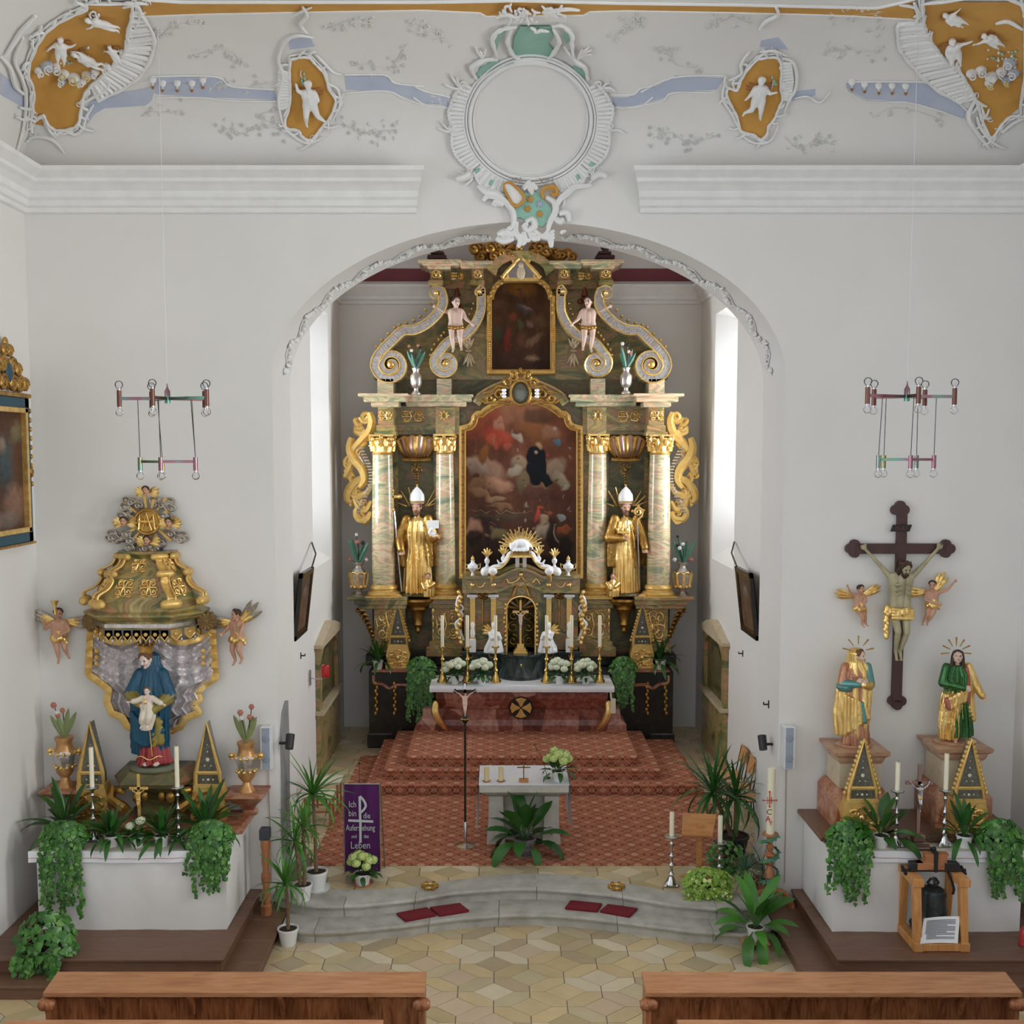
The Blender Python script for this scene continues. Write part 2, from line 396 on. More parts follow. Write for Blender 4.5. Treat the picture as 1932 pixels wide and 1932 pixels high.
hair_b=mk('brown_painted_hair',(.16,.07,.03),.5,bump=.5,bscale=60)
lip=mk('painted_lips',(.4,.07,.05),.5);eye=mk('painted_eye',(.03,.02,.018),.4)
robe_gold=mk('gilt_robe',(1,.74,.3),.33,.8,c2=(.7,.42,.12),scale=3,bump=1,bscale=4,stretch=(5,5,.9))
blue_robe=mk('blue_robe',(.006,.085,.16),.42,c2=(.005,.055,.105),scale=3,bump=1,bscale=4,stretch=(5,5,.9))
red_robe=mk('red_robe',(.3,.02,.022),.45)
green_robe=mk('green_gilt_robe',(.05,.19,.05),.28,.5,c2=(.03,.1,.03),scale=3,bump=1,bscale=4,stretch=(5,5,.9))
olive_robe=mk('olive_lining',(.26,.2,.04),.45)
teal_robe=mk('teal_gilt_robe',(.12,.3,.29),.32,.4)
rose_robe=mk('rose_gilt_robe',(.58,.29,.17),.35,.4,c2=(.42,.18,.1),scale=3,bump=1,bscale=4,stretch=(5,5,.9))
cream_robe=mk('cream_robe',(.72,.64,.52),.5)
leaf_g=mk('leaf_green',(.04,.17,.02),.34,c2=(.075,.24,.03),scale=3,rnd=.3)
leaf_d=mk('leaf_deep_green',(.02,.09,.016),.28,c2=(.038,.135,.022),scale=3,rnd=.3)
leaf_b=mk('leaf_blue_green',(.03,.1,.05),.4,c2=(.045,.14,.07),scale=3,rnd=.3)
leaf_l=mk('leaf_light_green',(.16,.3,.03),.45,c2=(.24,.38,.05),scale=8,rnd=.2)
ivy_m=mk('ivy_green',(0,0,0),.35,scale=9,stops=[(.3,(.016,.075,.01)),(.5,(.04,.16,.018)),(.7,(.09,.27,.035))])
ivy_w=mk('ivy_pale_edge',(.14,.3,.07),.4)
petal_w=mk('petal_white',(.8,.82,.66),.6,c2=(.72,.78,.52),scale=20);petal_g=mk('petal_lime',(.52,.68,.16),.6,c2=(.66,.76,.33),scale=20)
trunk=mk('plant_trunk',(.25,.16,.09),.85,c2=(.16,.1,.06),scale=14,bump=.6)
dark_blue=mk('blue_frame_paint',(.02,.075,.11),.5);deep_blue=mk('deep_blue_board',(.008,.03,.12),.6)
red_glass=mk('red_lamp_glass',(.5,.01,.01),.2);red_plastic=mk('red_plastic',(.45,.03,.03),.4)
red_paint=mk('red_wax',(.5,.02,.03),.5);tin_green=mk('painted_tin_leaf',(.06,.2,.13),.5);tin_olive=mk('olive_tin_leaf',(.22,.27,.11),.5)
rose_bead=mk('rose_bead',(.45,.17,.12),.5);tin_white=mk('white_tin_flower',(.7,.68,.62),.5)
relic=mk('reliquary_glass',(.06,.062,.045),.15,c2=(.14,.135,.1),scale=40,detail=6,coat=.6)
maroon=mk('maroon_band',(.23,.06,.07),.8,c2=(.2,.05,.06),scale=3)
pink_ceiling=mk('pinkish_plaster',(.72,.63,.61),.9)
iron_rail=mk('dark_bronze_lamp',(.16,.075,.06),.3,.9)
irid=mk('iridescent_brass',(0,0,0),.22,.95,scale=2.5,stops=[(.3,(.3,.16,.1)),(.45,(.32,.15,.2)),(.58,(.12,.35,.28)),(.7,(.4,.25,.08))])
grey_stone=mk('grey_epitaph_stone',(.3,.3,.3),.8,c2=(.24,.24,.24),scale=4,bump=.2)
bell_m=mk('bell_bronze',(.035,.04,.042),.4,.7,c2=(.06,.07,.07),scale=20,bump=.15)
def clear_glass(name):
    m,nt,N,L,P=nodes(name);g=N.new('ShaderNodeBsdfGlossy');g.inputs['Roughness'].default_value=.03;t=N.new('ShaderNodeBsdfTransparent');t.inputs[0].default_value=(.93,.95,.97,1)
    f=N.new('ShaderNodeFresnel');f.inputs[0].default_value=1.5;x=N.new('ShaderNodeMixShader')
    L.new(f.outputs[0],x.inputs[0]);L.new(t.outputs[0],x.inputs[1]);L.new(g.outputs[0],x.inputs[2]);L.new(x.outputs[0],N['Material Output'].inputs[0]);return m
glass_pane=clear_glass('window_glass')
bulb_glass=clear_glass('bulb_glass');_n=bulb_glass.node_tree.nodes;_n['Transparent BSDF'].inputs[0].default_value=(.98,.98,.99,1);_n['Fresnel'].inputs[0].default_value=1.28
def carpet_mat(name,base,dark,light):
    m,nt,N,L,P=nodes(name);tc=N.new('ShaderNodeTexCoord');sx=N.new('ShaderNodeSeparateXYZ');L.new(tc.outputs['Object'],sx.inputs[0])
    def mth(op,a,b=None,c=None):
        n=N.new('ShaderNodeMath');n.operation=op
        for i,q in enumerate((a,b,c)):
            if q is None:continue
            if isinstance(q,(int,float)):n.inputs[i].default_value=q
            else:L.new(q,n.inputs[i])
        return n.outputs[0]
    px,py=.36,.36
    yy=mth('ADD',sx.outputs[1],sx.outputs[2])
    u=mth('MULTIPLY',sx.outputs[0],1/px);row=mth('MULTIPLY',yy,1/py)
    fr=lambda a:mth('SUBTRACT',mth('FRACT',a),.5)
    def motif(du,dv,r,wd):
        a=mth('ABSOLUTE',fr(mth('ADD',u,du)));b=mth('ABSOLUTE',fr(mth('ADD',row,dv)))
        d=mth('ADD',a,mth('MULTIPLY',b,1.2));return mth('LESS_THAN',mth('ABSOLUTE',mth('SUBTRACT',d,r)),wd)
    def ring(du,dv,r,wd):
        a=fr(mth('ADD',u,du));b=fr(mth('ADD',row,dv));d=mth('SQRT',mth('ADD',mth('MULTIPLY',a,a),mth('MULTIPLY',b,b)))
        return mth('LESS_THAN',mth('ABSOLUTE',mth('SUBTRACT',d,r)),wd)
    lt=mth('MAXIMUM',motif(0,0,.1,.045),ring(.5,.5,.1,.03));lt=mth('MAXIMUM',lt,motif(0,0,.46,.02));lt=mth('MAXIMUM',lt,ring(.5,.5,.02,.03))
    dk=mth('MAXIMUM',ring(0,.5,.16,.035),ring(.5,0,.16,.035));dk=mth('MAXIMUM',dk,motif(.5,.5,.3,.02));dk=mth('MAXIMUM',dk,ring(0,0,.3,.015))
    nz=N.new('ShaderNodeTexNoise');nz.inputs['Scale'].default_value=60;L.new(tc.outputs['Object'],nz.inputs[0])
    r0=ramp(nt,[(.3,base),(.7,tuple(min(1,q*1.3)for q in base))]);L.new(nz.outputs[0],r0.inputs[0])
    a=N.new('ShaderNodeMix');a.data_type='RGBA';L.new(mth('MULTIPLY',dk,.75),a.inputs[0]);L.new(r0.outputs[0],a.inputs[6]);a.inputs[7].default_value=(*dark,1)
    b=N.new('ShaderNodeMix');b.data_type='RGBA';L.new(mth('MULTIPLY',lt,.8),b.inputs[0]);L.new(a.outputs[2],b.inputs[6]);b.inputs[7].default_value=(*light,1)
    L.new(b.outputs[2],P.inputs['Base Color']);P.inputs['Roughness'].default_value=.95;P.inputs['Specular IOR Level'].default_value=.1;return m
carpet_m=carpet_mat('patterned_carpet',(.4,.15,.09),(.16,.05,.03),(.64,.45,.31))
def vcol_mat(name,rough=.55,coat=.03):
    m,nt,N,L,P=nodes(name);a=N.new('ShaderNodeVertexColor');a.layer_name='paint';L.new(a.outputs[0],P.inputs['Base Color'])
    P.inputs['Roughness'].default_value=rough;P.inputs['Coat Weight'].default_value=coat;P.inputs['Specular IOR Level'].default_value=.12;return m
canvas=vcol_mat('oil_paint')
def painting(name,inside,x0,x1,z0,z1,Y,nx,nz,strokes,parent,base=((.05,.03,.02),(.12,.06,.03)),seed=1,place=None):
    """flat canvas; strokes = (u, v, ru, rv, angle, colour, softness, opacity) in canvas units, v from the top"""
    rg=np.random.RandomState(seed)
    uu,vv=np.meshgrid((np.arange(nx)+.5)/nx,(np.arange(nz)+.5)/nz);asp=(z1-z0)/(x1-x0)
    colr=np.zeros((nz,nx,3));t=vv[...,None]
    colr[:]=np.array(base[0])*(1-t)+np.array(base[1])*t
    def blot(n,amp):
        g=rg.rand(n+2,n+2);a=uu*n;b=vv*n;i=a.astype(int);j=b.astype(int);fa=a-i;fb=b-j
        fa=fa*fa*(3-2*fa);fb=fb*fb*(3-2*fb)
        return amp*((g[j,i]*(1-fa)+g[j,i+1]*fa)*(1-fb)+(g[j+1,i]*(1-fa)+g[j+1,i+1]*fa)*fb-.5)
    nse=blot(6,1)+blot(14,.7)+blot(32,.5);colr*=(1+.5*nse)[...,None]
    wob=blot(18,.05);wob2=blot(22,.05)
    for(u,v,ru,rv,an,c3,soft,op)in strokes:
        du=uu-u+wob;dv=(vv-v)*asp+wob2;ca,sa=cos(an),sin(an)
        a=(du*ca+dv*sa)/ru;b=(-du*sa+dv*ca)/rv;d=np.sqrt(a*a+b*b)
        k=np.clip((1-d)/max(soft,.02)+.0,0,1)*op;k=(k*k*(3-2*k))[...,None]if op>.99 else k[...,None]
        shade=(1-.35*np.clip(b,-1,1)+.25*nse)[...,None]
        colr=colr*(1-k)+np.array(c3)*np.clip(shade,.3,1.6)*k
    colr=np.clip(colr*(.92+.16*rg.rand(nz,nx,1)),.004,1)
    b=MB();P=place or(lambda u,v:(x0+(x1-x0)*u,Y,z1-(z1-z0)*v))
    keep={};cols=[]
    for j in range(nz):
        for i in range(nx):
            if inside is not None and not inside(x0+(x1-x0)*(i+.5)/nx,z1-(z1-z0)*(j+.5)/nz):continue
            idx=[]
            for q,r in((i,j),(i,j+1),(i+1,j+1),(i+1,j)):
                if(q,r)not in keep:keep[(q,r)]=len(b.v);b.v.append(tuple(P(q/nx,r/nz)))
                idx.append(keep[(q,r)])
            b.f.append(tuple(idx));b.m.append(0);cols.append(colr[j,i])
    o=b.obj(name,canvas,parent,smooth=False)
    at=o.data.color_attributes.new('paint','FLOAT_COLOR','CORNER')
    arr=np.repeat(np.c_[np.array(cols),np.ones(len(cols))],4,axis=0).astype(np.float32)
    at.data.foreach_set('color',arr.ravel());return o
def inpoly(poly):
    P=list(poly);n=len(P)
    def f(x,z):
        c=False;j=n-1
        for i in range(n):
            xi,zi=P[i];xj,zj=P[j]
            if(zi>z)!=(zj>z)and x<(xj-xi)*(z-zi)/(zj-zi)+xi:c=not c
            j=i
        return c
    return f

# ================================================================== STRUCTURE
XL,XR=-5.68,6.36 # nave side walls
JL,JR,AX=-2.76,3.44,.34 # arch jambs and axis
CL,CR,YB=-3.12,3.87,7.9 # chancel walls
ZC=.32 # chancel floor
Z0,HC,RC=9.0,1.21,1.8 # cove start, height, reach
ZT=Z0+HC
# front wall with the chancel arch
zs,zk=6.63,8.52;am=(JL+JR)/2;aw=(JR-JL)/2
outl=[(XL-.3,-.1),(JL,-.1),(JL,zs)]+[(am-aw*cos(a),zs+(zk-zs)*sin(a))for a in[PI*i/60 for i in range(1,60)]]+[(JR,zs),(JR,-.1),(XR+.3,-.1),(XR+.3,9.3),(XL-.3,9.3)]
b=MB();b.prism(outl,0,1.1);struct(b.obj('wall_front',plaster),'white plaster wall with the wide round chancel arch')
# cove
def gg(u):u=min(max(u,0),1);return 1-math.sqrt(max(0,1-u*u))
def lun(X,u):
    w=1.42*math.sqrt(max(0,1-max(u,0)**2.2));d=(w-abs(X-.36))/.16
    d=min(max(d,0),1);return d*d*(3-2*d)
def covY(X,z):
    u=(z-Z0)/HC;return-RC*gg(u)*(1-.45*lun(X,u))
def cove_hit(px,py,off=0.0):
    d=ray(px,py)
    def inside(t):
        p=EYE+d*t
        if p.z>ZT:return False
        r=RC*gg((p.z-Z0)/HC)
        return p.y<covY(p.x,p.z)and p.x>XL+r and p.x<XR-r
    t=7.0/d.y
    while inside(t)and t<15:t+=.04
    lo,hi=t-.04,t
    for _ in range(14):
        m=(lo+hi)/2
        if inside(m):lo=m
        else:hi=m
    p=EYE+d*lo
    def F(q):
        r=RC*gg((q.z-Z0)/HC);return max(q.y-covY(q.x,q.z),XL+r-q.x,q.x-XR+r,q.z-ZT)
    e=.02;g=Vector([(F(p+Vector(k))-F(p-Vector(k)))/(2*e)for k in((e,0,0),(0,e,0),(0,0,e))])
    n=-g.normalized()if g.length>1e-6 else Vector((0,-1,0))
    return p+n*off,n
b=MB();na,nx=22,150
def covf(i,j):
    a=PI/2*j;u=sin(a);r=RC*(1-cos(a));X=XL+r+(XR-XL-2*r)*i;z=Z0+HC*u
    return(X,covY(X,z),z)
b.grid(lambda i,j:covf(1-i,j),nx,na)
for sx,sg in((XL,1),(XR,-1)):
    def sidef(i,j,sx=sx,sg=sg):
        a=PI/2*j;r=RC*(1-cos(a));ya=-r;return(sx+sg*r,ya+(-13.6-ya)*i,Z0+HC*sin(a))
    b.grid(sidef if sg<0 else(lambda i,j:sidef(1-i,j)),8,na)
b.box((XL+RC,-13.6,ZT),(XR-RC,-RC,ZT+.15))
struct(b.obj('ceiling',plaster),'white coved nave ceiling with stucco')
# nave side walls with tall windows outside the view
def wall_x(name,x0,x1,ya,yb,za,zb,holes,mat=plaster):
    b=MB();ys=ya
    for(h0,h1,z0,z1)in sorted(holes):
        b.box((x0,ys,za),(x1,h0,zb));b.box((x0,h0,za),(x1,h1,z0));b.box((x0,h0,z1),(x1,h1,zb));ys=h1
    b.box((x0,ys,za),(x1,yb,zb));return struct(b.obj(name,mat))
nh=[(-5.6,-3.6,3.2,8.0),(-10.2,-8.2,3.2,8.0)]
wall_x('wall_left',XL-.6,XL,-13.6,.02,-.1,ZT,nh)['label']='white nave side wall with gilt framed painting'
wall_x('wall_right',XR,XR+.6,-13.6,.02,-.1,ZT,nh)['label']='white nave side wall beyond the bell'
k=1
for xs in(XL-.3,XR+.3):
    for(h0,h1,z0,z1)in nh:
        b=MB();b.box((xs-.01,h0,z0),(xs+.01,h1,z1));struct(b.obj('window_%d'%k,glass_pane));k+=1
# cornices
prof=[(-.02,8.6),(.05,8.62),(.05,8.67),(.09,8.69),(.09,8.75),(.13,8.78),(.13,8.85),(.2,8.9),(.26,8.93),(.26,8.97),(.34,9.01),(.38,9.03),(.38,9.08),(-.02,9.1)]
def cornice(name,rings,lab):
    b=MB();b.loft(rings);struct(b.obj(name,stucco,smooth=False),lab)
xe1,xe2=U(782,350,-.1).x,U(1212,350,-.1).x
cornice('trim_1',[[(XL+o,-o,z)for o,z in prof],[(xe1+o*.35,-o,z)for o,z in prof]],'stepped white cornice ending beside the arch crown, on the painting side')
cornice('trim_2',[[(xe2-o*.35,-o,z)for o,z in prof],[(XR-o,-o,z)for o,z in prof]],'stepped white cornice ending beside the arch crown, on the crucifix side')
cornice('trim_3',[[(XL+o,-13.5,z)for o,z in prof],[(XL+o,-o,z)for o,z in prof]],'stepped white cornice of the side wall over the painting')
cornice('trim_4',[[(XR-o,-o,z)for o,z in prof],[(XR-o,-13.5,z)for o,z in prof]],'stepped white cornice of the side wall over the bell')
# chancel
hole=(4.66,6.49,3.83,8.25)
def chancel_wall(name,X,sg,lab):
    o,t=X,X-sg*.95;h0,h1,z0,z1=hole
    b=MB();b.box((o,1.05,0),(t,h0,10.2));b.box((o,h1,0),(t,YB+.3,10.2))
    inner=[(o,h0,z0),(o,h1,z0),(o,h1,z1),(o,h0,z1)]
    outer=[(t,h0+.28,z0+.62),(t,h1-.28,z0+.62),(t,h1-.28,z1-.25),(t,h0+.28,z1-.25)]
    b.add([(o,h0,0),(o,h1,0)]+inner+[(o,h0,10.2),(o,h1,10.2)],[(0,1,3,2),(5,4,7,6)]if sg>0 else[(2,3,1,0),(6,7,4,5)])
    b.add([(t,h0,0),(t,h1,0)]+outer+[(t,h0,10.2),(t,h1,10.2),(t,h0,z0),(t,h1,z0),(t,h0,z1),(t,h1,z1)],[(0,1,3,2),(5,4,7,6),(2,5,10,8),(3,4,11,9),(0,2,8,0),(1,3,9,1)][:4])
    b.add(inner+outer,[(0,1,5,4),(1,2,6,5),(2,3,7,6),(3,0,4,7)])
    struct(b.obj(name,plaster,smooth=False),lab)
    g=MB();g.box((t+sg*.03,h0+.28,z0+.62),(t+sg*.04,h1-.28,z1-.25))
    return g
g=chancel_wall('wall_chancel_left',CL,1,'white chancel wall with window on the banner side');struct(g.obj('window_5',glass_pane),'bright chancel window on the banner side')
g=chancel_wall('wall_chancel_right',CR,-1,'white chancel wall with window above the chairs');struct(g.obj('window_6',glass_pane),'bright chancel window above the chairs')
b=MB();b.box((CL-.3,YB,0),(CR+.3,YB+.3,10.2));struct(b.obj('wall_back',plaster),'grey shaded plaster wall behind the high altar')
b=MB();b.box((CL-1,.9,10.1),(CR+1,YB+.3,10.3));struct(b.obj('ceiling_chancel',pink_ceiling),'pinkish white chancel ceiling')
b=MB();b.box((XL,.3,9.2),(XR,1.1,10.4));struct(b.obj('wall_above_arch',plaster))
cp=[(-.02,8.6),(.04,8.62),(.04,8.68),(.08,8.7),(.08,8.76),(.15,8.86),(.2,8.92),(.2,8.97),(-.02,8.98)]
b=MB();b.loft([[(CL+o,1.1,z)for o,z in cp],[(CL+o,YB-o,z)for o,z in cp],[(CR-o,YB-o,z)for o,z in cp],[(CR-o,1.1,z)for o,z in cp]])
struct(b.obj('trim_5',stucco,smooth=False),'white moulded cornice running round the chancel')
b=MB();b.box((CL,YB-.012,9.05),(CR,YB+.02,9.29));b.box((CL-.02,1.1,9.05),(CL+.012,YB,9.29));b.box((CR-.012,1.1,9.05),(CR+.02,YB,9.29))
struct(b.obj('trim_6',maroon),'dark red painted band above the chancel cornice')
# pale smooth border strips painted round the jambs are part of the wall; floor slabs
b=MB();b.box((XL,-13.6,-.2),(XR,.5,-.006));floor=struct(b.obj('floor',grout),'beige stone floor of rhombus and hexagon slabs')
b=MB();b.box((CL-.2,.25,0),(CR+.2,YB,ZC-.008));chfloor=struct(b.obj('floor_chancel',grout),'raised beige stone chancel floor')
# tiles: rhombi with elongated hexagons between them
tw,thh,dx,dy=.222,.19,.387,.312
rh=[(-tw,0),(0,-thh),(tw,0),(0,thh)]
hxr=[(tw,0),(dx,0),(dx,-(dy-thh)),(dx-tw,-dy),(0,-dy),(0,-thh)]
hxl=[(-x,y)for x,y in hxr]
def shrink(poly,k=.0045):
    n=len(poly);cx=sum(p[0]for p in poly)/n;cy=sum(p[1]for p in poly)/n;out=[]
    for x,y in poly:
        d=math.hypot(x-cx,y-cy);out.append((cx+(x-cx)*(1-k*1.4/d),cy+(y-cy)*(1-k*1.4/d)))
    return out
tile_me=[]
for poly in(rh,hxr,hxl):
    row=[]
    for tm in tile_mats:
        q=MB();p=shrink(poly);p2=shrink(poly,.0065);n=len(p)
        ar=sum(p[i][0]*p[(i+1)%n][1]-p[(i+1)%n][0]*p[i][1]for i in range(n))
        if ar<0:p=p[::-1];p2=p2[::-1]
        q.loft([[(x,y,-.012)for x,y in p],[(x,y,-.0015)for x,y in p],[(x,y,0)for x,y in p2]])
        row.append(q.mesh('tile',tm,smooth=False))
    tile_me.append(row)
# step curves (world x, y at each nosing height)
def curve(pts,z):
    w=[G(x,y,z)for x,y in pts];xs=[p.x for p in w];ys=[p.y for p in w]
    return lambda X:float(np.interp(X,xs,ys))
lowc=curve([(520,1722),(532,1746),(562,1756),(600,1758),(654,1756),(753,1747),(853,1733),(960,1725),(1020,1725),(1100,1730),(1200,1742),(1300,1755),(1400,1762),(1440,1758),(1490,1730)],.16)
upc=curve([(535,1690),(555,1703),(599,1709),(679,1708),(778,1698),(853,1684),(960,1676),(1010,1676),(1072,1680),(1158,1688),(1277,1708),(1360,1714),(1420,1712),(1490,1690)],.32)
rng=random.Random(3)
def put_tiles(par,z,ok,ox,oy,kr,jr):
    n=0
    for kx in kr:
        for jy in jr:
            if(kx+jy)%2:continue
            cx,cy=ox+kx*dx,oy+jy*dy
            for t,poly in enumerate((rh,hxr,hxl)):
                pts=[(cx+x,cy+y)for x,y in poly]
                if z>.1 and not all(y>upc(min(max(x,-2.7),3.4))+.03 and(y>1.1 or JL-.02<x<JR+.02)for x,y in pts):continue
                if not any(ok(x,y)for x,y in pts):continue
                o=inst('tile',rng.choice(tile_me[t]),par);l=par.location
                o.location=(cx-l.x,cy-l.y,z-l.z);n+=1
    return n
def vis(x,y):
    if not(-2.75<y<lowc(x)+.12 if-2.8<x<3.5 else-2.75<y<-1.85):return False
    if-3.95<x<-2.7 and y>-2.2:return False
    if x>3.4 and y>-2.0:return False
    f=FPX*x/(y+CD);return-980<f<1020
print('tiles',put_tiles(floor,0.0,vis,.31,-1.635,range(-17,18),range(-5,6)))
def vis2(x,y):return y>upc(min(max(x,-2.7),3.4))+.03 and(y<.95 or x<-2.35 or x>3.1)and y<YB and CL<x<CR and(y>1.1 or JL-.05<x<JR+.05)
print('tiles',put_tiles(chfloor,ZC,vis2,.1,.55,range(-10,11),range(-2,25)))
# curved stone steps, each of several blocks
T=thing('stone_steps','two curved grey sandstone steps up to the chancel','steps',(AX,0,0),kind='structure')
def step_blocks(cv,z0,z1,back,cuts):
    for a,c in zip(cuts[:-1],cuts[1:]):
        xs=np.linspace(a+.003,c-.003,max(4,int((c-a)/.09)));b=MB();rings=[]
        h=z1-z0
        pr=[(0,z0),(0,z0+h*.45),(.012,z0+h*.52),(.012,z0+h*.58),(.03,z0+h*.66),(.045,z0+h*.78),(.045,z0+h*.9),(.034,z1)]
        for X in xs:
            y=cv(X);e=.03;dyd=(cv(X+e)-cv(X-e))/(2*e);L=math.hypot(1,dyd);nxv,nyv=dyd/L,-1/L
            r=[(X+nxv*(o-.045),y+nyv*(o-.045),z)for o,z in pr]
            yb=back(X);r+=[(X,yb,z1),(X,yb,z0)]
            rings.append(r)
        b.loft(rings);b.obj('step_block',stone,T)
step_blocks(lowc,0,.16,lambda X:upc(min(max(X,-2.7),3.4))+.1,[-2.62,-2.2,-.86,-.02,1.4,2.5,3.26])
step_blocks(upc,.16,.322,lambda X:upc(X)+.44+.05*sin(X*2),[JL+.01,-1.9,-1.05,.45,1.5,2.6,JR-.01])

# ================================================================== FIGURES AND ORNAMENT
def fig(name,pb,voxel,mats,parent,it=2):
    me=pb.mesh('tmp',mats,smooth=False);ob=bpy.data.objects.new('tmp',me);COL.objects.link(ob)
    m=ob.modifiers.new('r','REMESH');m.mode='VOXEL';m.voxel_size=voxel;m.adaptivity=0
    s=ob.modifiers.new('s','SMOOTH');s.factor=.5;s.iterations=it
    dg=bpy.context.evaluated_depsgraph_get();dg.update()
    out=bpy.data.meshes.new_from_object(ob.evaluated_get(dg));bpy.data.objects.remove(ob)
    tree=BVHTree.FromPolygons([Vector(p)for p in pb.v],pb.f)
    n=len(out.polygons);c=np.zeros(n*3,np.float32);out.polygons.foreach_get('center',c);c=c.reshape(-1,3)
    mi=[0]*n
    if len(mats)>1:
        fm=pb.m
        for i in range(n):
            h=tree.find_nearest(Vector(c[i]))
            if h[2]is not None:mi[i]=fm[h[2]]
    out.materials.clear()
    for q in mats:out.materials.append(q)
    out.polygons.foreach_set('material_index',mi);out.polygons.foreach_set('use_smooth',[True]*n)
    t=parent
    while t.parent:t=t.parent
    out.transform(Matrix.Translation(-Vector(t.location)));out.name=name
    o=bpy.data.objects.new(name,out);COL.objects.link(o);o.parent=parent;return o
def head(b,c,hh,yaw=0,pitch=0,tilt=0,sk=0,hr=1,ey=2,lp=3,beard=False,long=False,bald=False):
    R=Matrix.Rotation(yaw,3,'Z')@Matrix.Rotation(pitch,3,'X')@Matrix.Rotation(tilt,3,'Y');c=Vector(c)
    P=lambda x,y,z:c+R@(Vector((x,y,z))*hh)
    b.ell(P(0,0,.06),(.37*hh,.43*hh,.42*hh),12,9,sk,R);b.ell(P(0,-.1,-.2),(.27*hh,.3*hh,.3*hh),12,8,sk,R)
    b.cap(P(0,-.4,.08),.05*hh,P(0,-.5,-.1),.075*hh,sk,6);b.ell(P(0,-.33,-.42),.1*hh,8,6,sk)
    for s in(-1,1):
        b.ell(P(s*.15,-.37,.06),(.075*hh,.05*hh,.045*hh),6,5,ey,R);b.ell(P(s*.15,-.35,.16),(.12*hh,.08*hh,.035*hh),6,5,sk,R)
        b.ell(P(s*.37,.02,-.02),(.05*hh,.1*hh,.13*hh),6,5,sk,R);b.ell(P(s*.17,-.3,-.13),.12*hh,6,5,sk)
    b.ell(P(0,-.41,-.27),(.075*hh,.05*hh,.035*hh),6,5,lp,R)
    if not bald:
        b.ell(P(0,.09,.16),(.42*hh,.43*hh,.41*hh),12,8,hr,R)
        for a in range(9):
            q=PI*(a/8);b.ell(P(.36*cos(q),-.12,.2+.3*sin(q)),.13*hh,6,5,hr)
    if long:
        for s in(-1,1):
            b.cap(P(s*.36,0,.1),.16*hh,P(s*.44,.08,-.7),.14*hh,hr,8);b.cap(P(s*.3,.2,.1),.18*hh,P(s*.35,.25,-.8),.15*hh,hr,8)
    if beard:
        b.ell(P(0,-.3,-.48),(.2*hh,.17*hh,.24*hh),8,7,hr,R);b.cap(P(-.14,-.38,-.2),.04*hh,P(.14,-.38,-.2),.04*hh,hr,6)
        for s in(-1,1):b.cap(P(s*.3,-.1,-.1),.08*hh,P(s*.17,-.26,-.45),.12*hh,hr,6)
    return P
def hand(b,wr,d,hh,sk=0,side=1,curl=.35,spread=.06,palm=(0,-1,0)):
    wr=Vector(wr);d=Vector(d).normalized();n=Vector(palm);n=(n-d*n.dot(d));n=n.normalized()if n.length>1e-4 else d.orthogonal().normalized()
    r=d.cross(n)*side;e=wr+d*(.3*hh)
    b.cap(wr,.1*hh,e,.14*hh,sk,8);b.ell(wr+d*.22*hh,.15*hh,8,6,sk)
    for k,L in zip((-1.5,-.5,.5,1.5),(.26,.31,.29,.22)):
        p=e+r*(k*.085*hh);q=p+d*(L*.55*hh)+r*(k*spread*hh);t=q+(d*(1-curl)+n*curl)*(L*.55*hh)
        b.cap(p,.05*hh,q,.046*hh,sk,6);b.cap(q,.046*hh,t,.04*hh,sk,6)
    p=wr+d*.1*hh-r*.1*hh;q=p+(d*.6-r*.6)*(.25*hh);b.cap(p,.06*hh,q,.055*hh,sk,6);b.cap(q,.055*hh,q+d*.17*hh,.045*hh,sk,6)
